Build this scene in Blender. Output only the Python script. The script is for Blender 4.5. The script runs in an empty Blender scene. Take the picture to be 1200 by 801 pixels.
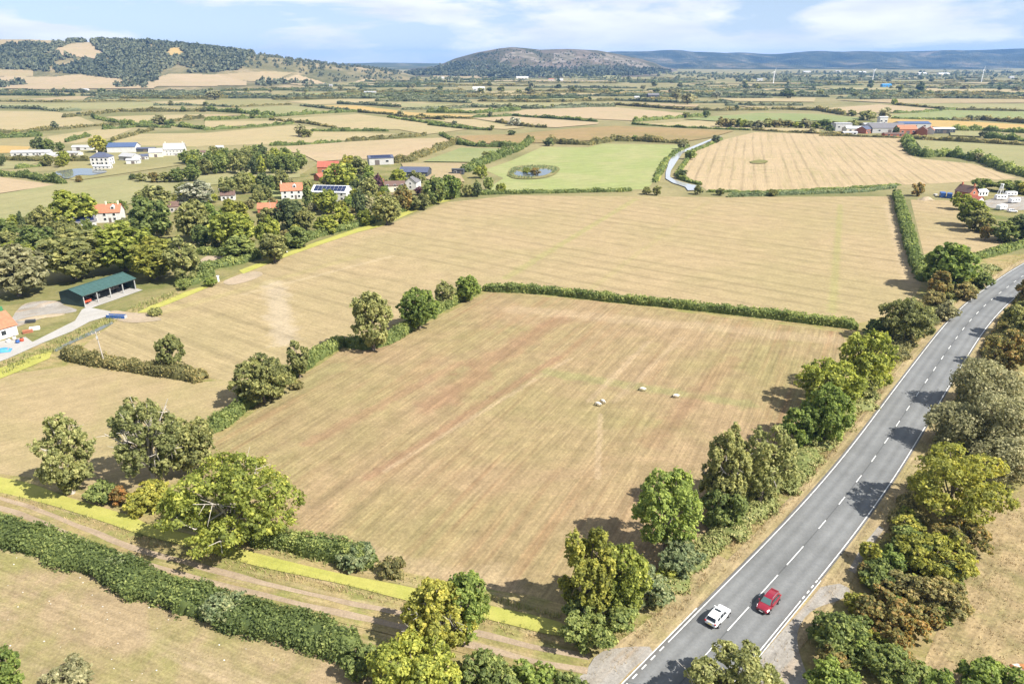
import bpy, bmesh, math, random
import numpy as np
from mathutils import Vector, Matrix

# ------------------------------------------------------------------ camera, sky, sun, exposure
scene = bpy.context.scene
COL = scene.collection
CAM_H, FPX, VH = 69.2, 850.0, 69.0          # height of the drone (m), focal length and horizon row in photo pixels
PITCH = math.atan((400.5 - VH) / FPX)
cam = bpy.data.cameras.new('camera')
cam.sensor_width = 36.0
cam.lens = 36.0 * FPX / 1200.0
cam.clip_start = 0.5
cam.clip_end = 60000.0
cam_o = bpy.data.objects.new('camera', cam)
COL.objects.link(cam_o)
cam_o.location = (0, 0, CAM_H)
cam_o.rotation_euler = (math.pi / 2 - PITCH, 0, 0)
scene.camera = cam_o

SUN_EL = math.radians(47)
SUN_DIR = Vector((0.87, -0.49, 0)).normalized()          # horizontal direction towards the sun
world = bpy.data.worlds.new('World')
scene.world = world
world.use_nodes = True
wn, wl = world.node_tree.nodes, world.node_tree.links
wn.clear()
sky = wn.new('ShaderNodeTexSky')
sky.sky_type = 'NISHITA'
sky.sun_disc = False
sky.sun_elevation = SUN_EL
sky.sun_rotation = math.atan2(SUN_DIR.x, SUN_DIR.y)
sky.altitude = 60
sky.air_density = 1.0
sky.dust_density = 0.15
sky.ozone_density = 2.0
bg = wn.new('ShaderNodeBackground')
bg.inputs['Strength'].default_value = 0.115
out = wn.new('ShaderNodeOutputWorld')
tc = wn.new('ShaderNodeTexCoord')
# clouds: a layer seen at a low angle, the same all round the horizon
mp = wn.new('ShaderNodeMapping')
mp.inputs['Scale'].default_value = (3.4, 3.4, 17.0)
mp.inputs['Location'].default_value = (0.9, 0.0, 0.1)
n1 = wn.new('ShaderNodeTexNoise')
n1.inputs['Scale'].default_value = 1.0
n1.inputs['Detail'].default_value = 9.0
n1.inputs['Roughness'].default_value = 0.55
n1.inputs['Distortion'].default_value = 0.25
r1 = wn.new('ShaderNodeValToRGB')
r1.color_ramp.elements[0].position = 0.465
r1.color_ramp.elements[0].color = (0, 0, 0, 1)
r1.color_ramp.elements[1].position = 0.535
r1.color_ramp.elements[1].color = (1, 1, 1, 1)
n2 = wn.new('ShaderNodeTexNoise')
n2.inputs['Scale'].default_value = 2.2
n2.inputs['Detail'].default_value = 6.0
r2 = wn.new('ShaderNodeValToRGB')
r2.color_ramp.elements[0].position = 0.35
r2.color_ramp.elements[0].color = (3.1, 3.3, 3.65, 1)
r2.color_ramp.elements[1].position = 0.62
r2.color_ramp.elements[1].color = (4.2, 4.25, 4.3, 1)
cm = wn.new('ShaderNodeMixRGB')
ms = wn.new('ShaderNodeMath'); ms.operation = 'MULTIPLY'; ms.inputs[1].default_value = 0.86
wl.new(tc.outputs['Generated'], mp.inputs['Vector'])
wl.new(mp.outputs['Vector'], n1.inputs['Vector'])
wl.new(mp.outputs['Vector'], n2.inputs['Vector'])
wl.new(n1.outputs['Fac'], r1.inputs['Fac'])
wl.new(n2.outputs['Fac'], r2.inputs['Fac'])
wl.new(r1.outputs['Color'], ms.inputs[0])
wl.new(ms.outputs[0], cm.inputs['Fac'])
gm = wn.new('ShaderNodeGamma'); gm.inputs['Gamma'].default_value = 0.62      # the whole sky evened out: a bright, thinly veiled summer sky
hs_ = wn.new('ShaderNodeHueSaturation'); hs_.inputs['Saturation'].default_value = 0.55; hs_.inputs['Value'].default_value = 0.95
wl.new(sky.outputs['Color'], gm.inputs['Color'])
wl.new(gm.outputs['Color'], hs_.inputs['Color'])
tn = wn.new('ShaderNodeMixRGB'); tn.blend_type = 'MULTIPLY'; tn.inputs['Fac'].default_value = 1.0; tn.inputs['Color2'].default_value = (0.80, 0.95, 1.21, 1)
wl.new(hs_.outputs['Color'], tn.inputs['Color1'])
wl.new(tn.outputs['Color'], cm.inputs['Color1'])
wl.new(r2.outputs['Color'], cm.inputs['Color2'])
wl.new(cm.outputs['Color'], bg.inputs['Color'])
wl.new(bg.outputs['Background'], out.inputs['Surface'])

sun = bpy.data.lights.new('sun', 'SUN')
sun.energy = 4.8
sun.angle = math.radians(0.53)
sun.color = (1.0, 0.955, 0.88)
sun_o = bpy.data.objects.new('sun', sun)
COL.objects.link(sun_o)
to_sun = Vector((SUN_DIR.x * math.cos(SUN_EL), SUN_DIR.y * math.cos(SUN_EL), math.sin(SUN_EL)))
sun_o.rotation_euler = to_sun.to_track_quat('Z', 'Y').to_euler()
sun_o.location = (200, 20, 300)

scene.view_settings.view_transform = 'Standard'
scene.view_settings.look = 'None'
scene.view_settings.exposure = 1.22
scene.view_settings.gamma = 1.0
scene.view_settings.use_curve_mapping = False
scene.cycles.max_bounces = 6
scene.cycles.diffuse_bounces = 3
scene.cycles.glossy_bounces = 2
scene.cycles.transmission_bounces = 4
scene.cycles.volume_bounces = 0
scene.cycles.use_denoising = True
scene.cycles.sample_clamp_indirect = 6.0

# ------------------------------------------------------------------ helpers: the photograph's ground points
def ray(u, v):
    x = (u - 600.0) / FPX
    y = (400.5 - v) / FPX
    return np.array([x, math.cos(PITCH) + y * math.sin(PITCH), -(math.sin(PITCH) - y * math.cos(PITCH))])

def G(u, v, z=0.0):
    r = ray(u, v)
    k = (CAM_H - z) / -r[2]
    return np.array([r[0] * k, r[1] * k])

def Ztop(vt, yd):
    r = ray(600, vt)
    return CAM_H + r[2] / r[1] * yd

def GP(pts):
    return [G(*p) for p in pts]

def tag(o, label=None, cat=None, group=None, kind=None):
    if label: o['label'] = label
    if cat: o['category'] = cat
    if group: o['group'] = group
    if kind: o['kind'] = kind
    return o

def empty(name, loc=(0, 0, 0), rz=0.0, scale=(1, 1, 1)):
    o = bpy.data.objects.new(name, None)
    o.empty_display_size = 0.5
    COL.objects.link(o)
    o.location = loc
    o.rotation_euler = (0, 0, rz)
    o.scale = scale
    return o

def link(name, me, parent=None, mat=None, loc=None):
    if mat is not None and len(me.materials) == 0:
        me.materials.append(mat)
    o = bpy.data.objects.new(name, me)
    COL.objects.link(o)
    if parent is not None: o.parent = parent
    if loc is not None: o.location = loc
    return o

def np_mesh(name, V, F, tint=None, smooth=False):
    V = np.asarray(V, dtype=np.float32); F = np.asarray(F, dtype=np.int32)
    me = bpy.data.meshes.new(name)
    k = F.shape[1]
    me.vertices.add(len(V)); me.vertices.foreach_set('co', V.ravel())
    me.loops.add(F.size); me.loops.foreach_set('vertex_index', F.ravel())
    me.polygons.add(len(F))
    me.polygons.foreach_set('loop_start', np.arange(0, F.size, k, dtype=np.int32))
    try: me.polygons.foreach_set('loop_total', np.full(len(F), k, dtype=np.int32))
    except Exception: pass
    if smooth: me.polygons.foreach_set('use_smooth', np.ones(len(F), dtype=bool))
    if tint is not None:
        a = me.attributes.new('tint', 'FLOAT', 'POINT')
        a.data.foreach_set('value', np.asarray(tint, dtype=np.float32))
    me.update(calc_edges=True)
    return me

def py_mesh(name, V, F, smooth=False):
    me = bpy.data.meshes.new(name)
    me.from_pydata([tuple(map(float, v)) for v in V], [], [tuple(map(int, f)) for f in F])
    if smooth:
        for p in me.polygons: p.use_smooth = True
    me.update()
    return me

class MB:
    """collects boxes, tubes and prisms for one part"""
    def __init__(s): s.V = []; s.F = []
    def add(s, V, F):
        b = len(s.V)
        s.V += [tuple(map(float, v)) for v in V]
        s.F += [tuple(b + i for i in f) for f in F]
        return s
    def box(s, c, d, rz=0.0, taper=1.0):
        cx, cy, cz = c; dx, dy, dz = d[0] / 2, d[1] / 2, d[2] / 2
        cs, sn = math.cos(rz), math.sin(rz)
        P = []
        for z, t in ((-dz, 1.0), (dz, taper)):
            for x, y in ((-dx, -dy), (dx, -dy), (dx, dy), (-dx, dy)):
                x *= t; y *= t
                P.append((cx + x * cs - y * sn, cy + x * sn + y * cs, cz + z))
        return s.add(P, [(3, 2, 1, 0), (4, 5, 6, 7), (0, 1, 5, 4), (1, 2, 6, 5), (2, 3, 7, 6), (3, 0, 4, 7)])
    def tube(s, path, rad, n=6):
        path = [Vector(p) for p in path]
        if not hasattr(rad, '__len__'): rad = [rad] * len(path)
        P = []; F = []
        for i, p in enumerate(path):
            d = (path[min(i + 1, len(path) - 1)] - path[max(i - 1, 0)])
            if d.length < 1e-6: d = Vector((0, 0, 1))
            d.normalize()
            a = d.cross(Vector((0, 0, 1)))
            if a.length < 1e-3: a = Vector((1, 0, 0))
            a.normalize(); b = d.cross(a)
            for k in range(n):
                t = 2 * math.pi * k / n
                P.append(p + (a * math.cos(t) + b * math.sin(t)) * rad[i])
        for i in range(len(path) - 1):
            for k in range(n):
                k2 = (k + 1) % n
                F.append((i * n + k, i * n + k2, (i + 1) * n + k2, (i + 1) * n + k))
        F.append(tuple(range(n - 1, -1, -1)))
        F.append(tuple((len(path) - 1) * n + k for k in range(n)))
        return s.add(P, F)
    def disc(s, c, r, axis, th, n=16):
        a = Vector(axis).normalized() * th / 2
        c = Vector(c)
        return s.tube([c - a, c + a], r, n)
    def slab(s, quad, th):
        """a plate of thickness th under four corner points"""
        q = [Vector(p) for p in quad]
        nrm = (q[1] - q[0]).cross(q[2] - q[0]).normalized() * th
        return s.add([p for p in q] + [p - nrm for p in q],
                     [(0, 1, 2, 3), (7, 6, 5, 4), (0, 4, 5, 1), (1, 5, 6, 2), (2, 6, 7, 3), (3, 7, 4, 0)])
    def mesh(s, name, smooth=False): return py_mesh(name, s.V, s.F, smooth)
    def build(s, name, mat, parent=None, smooth=False, bevel=0.0):
        o = link(name, s.mesh(name, smooth), parent, mat)
        if bevel:
            m = o.modifiers.new('bevel', 'BEVEL'); m.width = bevel; m.segments = 2
        return o

# ------------------------------------------------------------------ materials
def new_mat(name):
    m = bpy.data.materials.new(name)
    m.use_nodes = True
    nt = m.node_tree
    return m, nt, nt.nodes, nt.links, nt.nodes['Principled BSDF']

def lin(c):
    return tuple((x / 12.92 if x <= 0.04045 else ((x + 0.055) / 1.055) ** 2.4) for x in c)

def plain(name, col, rough=0.7, spec=0.3, metal=0.0, var=0.12, scale=3.0, bump=0.0, coat=0.0):
    m, nt, N, L, b = new_mat(name)
    t = N.new('ShaderNodeTexCoord')
    n = N.new('ShaderNodeTexNoise'); n.inputs['Scale'].default_value = scale; n.inputs['Detail'].default_value = 5
    mr = N.new('ShaderNodeMapRange'); mr.inputs['To Min'].default_value = 1 - var; mr.inputs['To Max'].default_value = 1 + var
    mr.inputs['From Min'].default_value = 0.3; mr.inputs['From Max'].default_value = 0.7
    mx = N.new('ShaderNodeVectorMath'); mx.operation = 'MULTIPLY'
    mx.inputs[0].default_value = col
    L.new(t.outputs['Object'], n.inputs['Vector']); L.new(n.outputs['Fac'], mr.inputs['Value'])
    L.new(mr.outputs['Result'], mx.inputs[1]); L.new(mx.outputs['Vector'], b.inputs['Base Color'])
    b.inputs['Roughness'].default_value = rough
    b.inputs['Specular IOR Level'].default_value = spec
    b.inputs['Metallic'].default_value = metal
    b.inputs['Coat Weight'].default_value = coat
    if bump:
        bp = N.new('ShaderNodeBump'); bp.inputs['Strength'].default_value = bump; bp.inputs['Distance'].default_value = 0.03
        L.new(n.outputs['Fac'], bp.inputs['Height']); L.new(bp.outputs['Normal'], b.inputs['Normal'])
    return m

LEAF, SOIL = 2.55, 0.68      # overall leaf and grassland reflectance
def foliage(name, c0, c1, c2, trans=0.5, hue=0.0):
    """leaf colours spread by the tint of each leaf and a little per plant"""
    c0, c1, c2 = [(c[0] * LEAF * 1.05, c[1] * LEAF * 1.02, c[2] * LEAF * 1.12) for c in (c0, c1, c2)]
    m, nt, N, L, b = new_mat(name)
    at = N.new('ShaderNodeAttribute'); at.attribute_name = 'tint'
    oi = N.new('ShaderNodeObjectInfo')
    mm = N.new('ShaderNodeMath'); mm.operation = 'MULTIPLY_ADD'; mm.inputs[1].default_value = 0.22; mm.inputs[2].default_value = -0.11
    ad = N.new('ShaderNodeMath'); ad.operation = 'ADD'
    cr = N.new('ShaderNodeValToRGB')
    e = cr.color_ramp.elements
    e[0].position = 0.08; e[0].color = (*c0, 1)
    e[1].position = 0.95; e[1].color = (*c2, 1)
    k = e.new(0.52); k.color = (*c1, 1)
    L.new(oi.outputs['Random'], mm.inputs[0]); L.new(mm.outputs[0], ad.inputs[0]); L.new(at.outputs['Fac'], ad.inputs[1])
    L.new(ad.outputs[0], cr.inputs['Fac'])
    L.new(cr.outputs['Color'], b.inputs['Base Color'])
    b.inputs['Roughness'].default_value = 0.62
    b.inputs['Specular IOR Level'].default_value = 0.22
    tr = N.new('ShaderNodeBsdfTranslucent')
    hs = N.new('ShaderNodeHueSaturation'); hs.inputs['Saturation'].default_value = 1.1; hs.inputs['Value'].default_value = 1.3
    L.new(cr.outputs['Color'], hs.inputs['Color']); L.new(hs.outputs['Color'], tr.inputs['Color'])
    mix = N.new('ShaderNodeMixShader'); mix.inputs['Fac'].default_value = trans
    L.new(b.outputs['BSDF'], mix.inputs[1]); L.new(tr.outputs['BSDF'], mix.inputs[2])
    L.new(mix.outputs['Shader'], N['Material Output'].inputs['Surface'])
    return m

def field_mat(name, base, alt, alt2=None, ang=0.0, period=4.0, stripe=0.25, patch=40.0, patch_amt=0.6, grain=0.25, gscale=2.2, streak=0.0, warp=1.5, cov=(0.42, 0.62), marks=()):
    """cropped or mown grass: broad patches, swath lines running at angle ang, and fine grain"""
    base, alt, alt2 = [None if c is None else tuple(x * SOIL for x in c) for c in (base, alt, alt2)]
    m, nt, N, L, b = new_mat(name)
    geo = N.new('ShaderNodeNewGeometry')
    def noise(vec, scale, detail=5, rough=0.6, dist=0.0):
        n = N.new('ShaderNodeTexNoise'); n.inputs['Scale'].default_value = scale; n.inputs['Detail'].default_value = detail
        n.inputs['Roughness'].default_value = rough; n.inputs['Distortion'].default_value = dist
        L.new(vec, n.inputs['Vector']); return n.outputs['Fac']
    def rng(x, a, c, lo, hi):
        r = N.new('ShaderNodeMapRange'); r.inputs['From Min'].default_value = a; r.inputs['From Max'].default_value = c
        r.inputs['To Min'].default_value = lo; r.inputs['To Max'].default_value = hi
        L.new(x, r.inputs['Value']); return r.outputs['Result']
    def mixc(f, a, c):
        x = N.new('ShaderNodeMixRGB')
        if isinstance(f, float): x.inputs['Fac'].default_value = f
        else: L.new(f, x.inputs['Fac'])
        for s, q in (('Color1', a), ('Color2', c)):
            if isinstance(q, tuple): x.inputs[s].default_value = (*q, 1)
            else: L.new(q, x.inputs[s])
        return x.outputs['Color']
    def mul(a, c):
        x = N.new('ShaderNodeMath'); x.operation = 'MULTIPLY'
        L.new(a, x.inputs[0])
        if isinstance(c, float): x.inputs[1].default_value = c
        else: L.new(c, x.inputs[1])
        return x.outputs[0]
    pos = geo.outputs['Position']
    rot = N.new('ShaderNodeVectorRotate'); rot.rotation_type = 'Z_AXIS'; rot.inputs['Angle'].default_value = -ang
    L.new(pos, rot.inputs['Vector'])
    st = N.new('ShaderNodeMapping'); st.inputs['Scale'].default_value = (0.035, 1.0, 1.0)
    L.new(rot.outputs['Vector'], st.inputs['Vector'])
    p1 = rng(noise(pos, 1.0 / patch, 6, 0.62, 0.4), cov[0], cov[1], 0.0, patch_amt)
    col = mixc(p1, base, alt)
    # streaks of a third colour, drawn out along the swaths
    if alt2:
        s2 = rng(noise(st.outputs['Vector'], 2.0 / period, 4, 0.6), 0.50, 0.66, 0.0, 0.75)
        p2 = rng(noise(pos, 0.8 / patch, 3, 0.5), 0.40, 0.60, 0.15, 1.0)
        col = mixc(mul(s2, p2), col, alt2)
    # worn lines and patches of the soil itself, and weed shadows painted on the stubble: (photo end points, half width in m, colour, strength)
    for (pa, pb, hwid, mc, amt) in marks:
        a_, b_ = G(*pa), G(*pb); dr = (b_ - a_) / np.linalg.norm(b_ - a_); ln = float(np.linalg.norm(b_ - a_))
        sbv = N.new('ShaderNodeVectorMath'); sbv.operation = 'SUBTRACT'; sbv.inputs[1].default_value = (float(a_[0]), float(a_[1]), 0); L.new(pos, sbv.inputs[0])
        def dot(vx, vy):
            dn = N.new('ShaderNodeVectorMath'); dn.operation = 'DOT_PRODUCT'; dn.inputs[1].default_value = (float(vx), float(vy), 0); L.new(sbv.outputs['Vector'], dn.inputs[0]); return dn.outputs['Value']
        def m2(op, x, y):
            q_ = N.new('ShaderNodeMath'); q_.operation = op
            for i_, z_ in ((0, x), (1, y)):
                if isinstance(z_, float): q_.inputs[i_].default_value = z_
                else: L.new(z_, q_.inputs[i_])
            return q_.outputs[0]
        al = dot(dr[0], dr[1]); ac_ = dot(-dr[1], dr[0])
        over = m2('MAXIMUM', m2('MAXIMUM', m2('MULTIPLY', al, -1.0), m2('SUBTRACT', al, ln)), 0.0)
        dd = m2('ADD', m2('ABSOLUTE', ac_, 0.0), over)
        wob = rng(noise(pos, 0.9 / max(hwid, 1.2), 4, 0.6), 0.3, 0.7, 0.45, 1.7)
        fa = rng(m2('DIVIDE', m2('MULTIPLY', dd, wob), float(hwid)), 0.35, 1.0, amt, 0.0)
        col = mixc(fa, col, tuple(x * SOIL for x in mc))
    # swath lines
    wv = N.new('ShaderNodeTexWave'); wv.wave_type = 'BANDS'; wv.bands_direction = 'Y'; wv.wave_profile = 'SIN'
    wv.inputs['Scale'].default_value = 0.314 / period; wv.inputs['Distortion'].default_value = warp
    wv.inputs['Detail'].default_value = 2.5; wv.inputs['Detail Scale'].default_value = 0.6 / 1.0
    L.new(rot.outputs['Vector'], wv.inputs['Vector'])
    wmask = rng(noise(st.outputs['Vector'], 1.3 / period, 4, 0.65), 0.35, 0.62, 0.0, 1.0)
    pw = N.new('ShaderNodeMath'); pw.operation = 'POWER'; pw.inputs[1].default_value = 6.0; L.new(wv.outputs['Fac'], pw.inputs[0])
    sfac = rng(mul(pw.outputs[0], wmask), 0.0, 1.0, 1.0 + stripe * 0.3, 1.0 - stripe)
    g1 = rng(noise(pos, gscale, 6, 0.75), 0.28, 0.72, 1.0 - grain, 1.0 + grain)
    g2 = rng(noise(pos, gscale * 0.14, 5, 0.7), 0.3, 0.7, 1.0 - grain * 0.55, 1.0 + grain * 0.55)
    g3 = rng(noise(st.outputs['Vector'], 1.6, 5, 0.7), 0.3, 0.7, 1.0 - grain * 0.5 - streak, 1.0 + grain * 0.5 + streak)
    k = mul(mul(g1, g2), mul(g3, sfac))
    vm = N.new('ShaderNodeVectorMath'); vm.operation = 'SCALE'
    L.new(col, vm.inputs[0]); L.new(k, vm.inputs['Scale'])
    L.new(vm.outputs['Vector'], b.inputs['Base Color'])
    b.inputs['Roughness'].default_value = 0.95
    b.inputs['Specular IOR Level'].default_value = 0.05
    bp = N.new('ShaderNodeBump'); bp.inputs['Strength'].default_value = 0.55; bp.inputs['Distance'].default_value = 0.12
    L.new(noise(pos, gscale * 0.9, 6, 0.75), bp.inputs['Height']); L.new(bp.outputs['Normal'], b.inputs['Normal'])
    return m

ANG_MAIN = math.atan2(0.8947, 0.4466)      # swath direction of the big brown field
ANG_FAR = math.atan2(-0.5816, 0.8135)      # mown lines of the field behind it
M = {}
# dry meadow colours
RED, GRN, PAL = (0.285, 0.165, 0.10), (0.27, 0.25, 0.11), (0.43, 0.325, 0.20)
M['main'] = field_mat('brown_meadow', (0.335, 0.243, 0.136), (0.272, 0.238, 0.104), (0.285, 0.172, 0.092), ANG_MAIN, 6.5, 0.12, 48, 0.7, 0.34, 1.9, 0.10, 4.0,
    marks=[((430, 560), (655, 418), 1.7, RED, 0.55), ((450, 552), (668, 420), 0.9, PAL, 0.5), ((505, 475), (565, 438), 5.0, RED, 0.55), ((560, 430), (660, 372), 5.0, RED, 0.5), ((360, 520), (540, 425), 2.2, RED, 0.45), ((640, 436), (880, 474), 3.2, GRN, 0.7),
           ((300, 475), (390, 430), 5.0, GRN, 0.5), ((700, 560), (704, 485), 0.9, PAL, 0.5), ((600, 362), (980, 398), 5.0, PAL, 0.45), ((360, 640), (600, 690), 4.0, PAL, 0.45), ((760, 520), (860, 420), 3.0, RED, 0.35), ((690, 470), (760, 400), 1.2, PAL, 0.5), ((720, 470), (800, 395), 1.2, PAL, 0.4)])
M['second'] = field_mat('mown_meadow', (0.375, 0.288, 0.162), (0.318, 0.268, 0.132), None, ANG_FAR, 9.0, 0.17, 70, 0.55, 0.24, 1.2, 0.06, 2.5,
    marks=[((592, 326), (745, 233), 2.6, (0.33, 0.29, 0.13), 0.8), ((985, 240), (975, 366), 2.0, (0.32, 0.285, 0.125), 0.8), ((690, 340), (830, 236), 1.8, (0.35, 0.29, 0.14), 0.5), ((320, 330), (335, 400), 5.0, (0.46, 0.38, 0.27), 0.6), ((170, 372), (420, 300), 3.0, (0.36, 0.30, 0.14), 0.5), ((1040, 240), (1066, 330), 3.0, (0.45, 0.35, 0.22), 0.6), ((285, 345), (460, 300), 2.0, (0.45, 0.36, 0.22), 0.5)])
M['left'] = field_mat('grazed_meadow', (0.375, 0.29, 0.16), (0.32, 0.275, 0.125), None, 0.6, 7.0, 0.05, 26, 0.7, 0.24, 1.9)
M['paddock'] = field_mat('worn_paddock', (0.35, 0.265, 0.155), (0.24, 0.235, 0.075), (0.44, 0.34, 0.22), -0.4, 6.0, 0.03, 14, 0.75, 0.34, 2.6)
M['paddock_right'] = field_mat('tussock_paddock', (0.345, 0.26, 0.14), (0.20, 0.185, 0.075), None, 0.8, 6.0, 0.03, 5, 0.62, 0.42, 1.7, 0.0, 1.5, (0.45, 0.66))
rgs = np.random.default_rng(3)
WEED_SHADOWS = [((u, v), (u + w, v + 0.1), 1.3, (0.26, 0.235, 0.11), 0.8) for u, v, w in zip(rgs.uniform(815, 1080, 26), rgs.uniform(166, 214, 26), rgs.uniform(7, 16, 26)) if u > 800 + (v - 175) * -0.5]  # short olive dashes: shadows of weed strips, painted into the stubble colour
M['stubble'] = field_mat('stubble', (0.43, 0.33, 0.20), (0.38, 0.295, 0.165), (0.29, 0.25, 0.12), math.radians(73), 7.0, 0.22, 60, 0.5, 0.14, 0.6, 0.10, 1.0, marks=WEED_SHADOWS)
M['lush'] = field_mat('lush_grass', (0.29, 0.32, 0.125), (0.36, 0.345, 0.165), None, 0.5, 9.0, 0.10, 40, 0.7, 0.16, 0.8, 0.08)
M['ground'] = field_mat('plain_ground', (0.31, 0.265, 0.135), (0.17, 0.175, 0.07), None, 0.3, 30.0, 0.05, 120, 0.8, 0.18, 0.4)
M['garden'] = field_mat('garden_grass', (0.27, 0.235, 0.105), (0.145, 0.165, 0.05), None, 0.3, 9.0, 0.03, 16, 0.85, 0.25, 1.0)
M['verge'] = field_mat('dry_verge', (0.375, 0.29, 0.165), (0.27, 0.235, 0.105), (0.23, 0.175, 0.10), math.radians(50), 1.6, 0.22, 9, 0.7, 0.34, 2.6, 0.1)
M['dirt'] = field_mat('track_dirt', (0.40, 0.31, 0.215), (0.33, 0.25, 0.165), None, -0.35, 3.0, 0.05, 5, 0.7, 0.22, 3.0)
M['bank'] = field_mat('grassy_bank', (0.34, 0.265, 0.125), (0.20, 0.215, 0.06), (0.42, 0.33, 0.19), -0.35, 2.0, 0.10, 6, 0.75, 0.34, 2.4)
M['gravel'] = field_mat('pale_gravel', (0.36, 0.335, 0.30), (0.29, 0.26, 0.215), (0.40, 0.29, 0.18), 0.8, 4.0, 0.04, 5, 0.75, 0.25, 3.0)
M['concrete'] = field_mat('concrete_yard', (0.46, 0.44, 0.41), (0.40, 0.375, 0.33), None, 0.9, 4.0, 0.05, 9, 0.6, 0.10, 2.0)
M['bare'] = field_mat('bare_earth', (0.43, 0.34, 0.24), (0.36, 0.30, 0.20), None, 0.2, 4.0, 0.04, 10, 0.7, 0.20, 1.5)
FC = {
 'S': ((0.41, 0.33, 0.185), (0.37, 0.315, 0.165), 0.05), 'T': ((0.39, 0.30, 0.175), (0.345, 0.285, 0.155), 0.05),
 'P': ((0.43, 0.33, 0.205), (0.39, 0.315, 0.18), 0.05), 'G': ((0.285, 0.275, 0.13), (0.33, 0.295, 0.15), 0.06),
 'B': ((0.23, 0.265, 0.11), (0.28, 0.285, 0.13), 0.07), 'Y': ((0.47, 0.325, 0.125), (0.44, 0.32, 0.14), 0.04),
 'R': ((0.33, 0.235, 0.115), (0.25, 0.205, 0.09), 0.04), 'O': ((0.27, 0.25, 0.115), (0.33, 0.285, 0.14), 0.05)}
for k, (a, c, s) in FC.items():
    for j in range(3):
        M['f' + k + str(j)] = field_mat('far_field_%s_%d' % (k, j), a, c, None, (0.25, -0.5, 1.1)[j], 14.0, s, 80, 0.8, 0.12, 0.35, 0.03)

# foliage colours
M['oak'] = foliage('leaf_oak', (0.050, 0.062, 0.014), (0.112, 0.128, 0.024), (0.215, 0.215, 0.042))
M['bright'] = foliage('leaf_bright', (0.040, 0.058, 0.014), (0.088, 0.114, 0.026), (0.165, 0.190, 0.044))
M['olive'] = foliage('leaf_olive', (0.044, 0.050, 0.018), (0.098, 0.104, 0.034), (0.185, 0.180, 0.062))
M['dark'] = foliage('leaf_dark', (0.026, 0.036, 0.015), (0.056, 0.070, 0.026), (0.115, 0.128, 0.044))
M['yellow'] = foliage('leaf_yellow', (0.056, 0.062, 0.014), (0.125, 0.130, 0.025), (0.225, 0.205, 0.042))
M['ash'] = foliage('leaf_ash', (0.050, 0.058, 0.020), (0.112, 0.120, 0.040), (0.200, 0.195, 0.075))
M['willow'] = foliage('leaf_willow', (0.062, 0.064, 0.028), (0.128, 0.126, 0.060), (0.215, 0.200, 0.105))
M['silver'] = foliage('leaf_silver', (0.065, 0.075, 0.042), (0.14, 0.145, 0.09), (0.27, 0.26, 0.20))
M['russet'] = foliage('leaf_russet', (0.050, 0.054, 0.018), (0.106, 0.096, 0.030), (0.205, 0.128, 0.042))
M['orange'] = foliage('leaf_orange', (0.055, 0.05, 0.016), (0.12, 0.075, 0.022), (0.20, 0.095, 0.03))
M['purple'] = foliage('leaf_purple', (0.028, 0.014, 0.018), (0.058, 0.030, 0.032), (0.11, 0.06, 0.055))
M['hedge'] = foliage('leaf_hedge', (0.038, 0.052, 0.016), (0.084, 0.104, 0.030), (0.160, 0.172, 0.050))
M['hedge_dry'] = foliage('leaf_hedge_dry', (0.046, 0.048, 0.018), (0.104, 0.098, 0.036), (0.195, 0.160, 0.062))
M['far'] = foliage('leaf_far', (0.030, 0.037, 0.019), (0.060, 0.068, 0.032), (0.112, 0.114, 0.052), 0.25)
M['hillwood'] = foliage('leaf_hillwood', (0.022, 0.027, 0.014), (0.038, 0.044, 0.022), (0.066, 0.068, 0.034), 0.15)
M['reed'] = foliage('leaf_reed', (0.050, 0.068, 0.030), (0.105, 0.124, 0.056), (0.19, 0.19, 0.085))
M['grass_dry'] = foliage('grass_dry', (0.085, 0.066, 0.030), (0.14, 0.108, 0.052), (0.195, 0.15, 0.076), 0.2)
M['grass_green'] = foliage('grass_green', (0.044, 0.056, 0.015), (0.094, 0.100, 0.032), (0.155, 0.138, 0.056), 0.25)
M['bark'] = plain('bark', (0.16, 0.13, 0.10), 0.9, 0.1, 0, 0.3, 4.0)
M['bark_pale'] = plain('bark_pale', (0.36, 0.325, 0.28), 0.9, 0.1, 0, 0.25, 4.0)
M['bark_far'] = plain('bark_grey', (0.12, 0.10, 0.08), 0.9, 0.1, 0, 0.2, 4.0)
# ------------------------------------------------------------------ generators
def noise1(rng, n, step):
    """smooth random curve of n samples"""
    k = max(4, int(n / step) + 4)
    a = rng.uniform(-1, 1, k)
    x = np.linspace(0, k - 2.001, n)
    i = x.astype(int); f = x - i; f = f * f * (3 - 2 * f)
    return a[i] * (1 - f) + a[i + 1] * f

def unit(a):
    return a / np.maximum(np.linalg.norm(a, axis=-1, keepdims=True), 1e-9)

def leaf_quads(P, Nn, size, rng, aspect=1.5):
    n = len(P)
    t = rng.normal(size=(n, 3)); t -= Nn * (t * Nn).sum(1, keepdims=True); t = unit(t)
    b = np.cross(Nn, t)
    s = (size * rng.uniform(0.65, 1.35, n))[:, None]
    bend = Nn * s * 0.12
    V = np.stack([P - t * s * aspect * 0.5 - bend, P - b * s * 0.5, P + t * s * aspect * 0.5 - bend, P + b * s * 0.5], 1).reshape(-1, 3)
    F = np.arange(n * 4).reshape(-1, 4)
    return V, F

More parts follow.
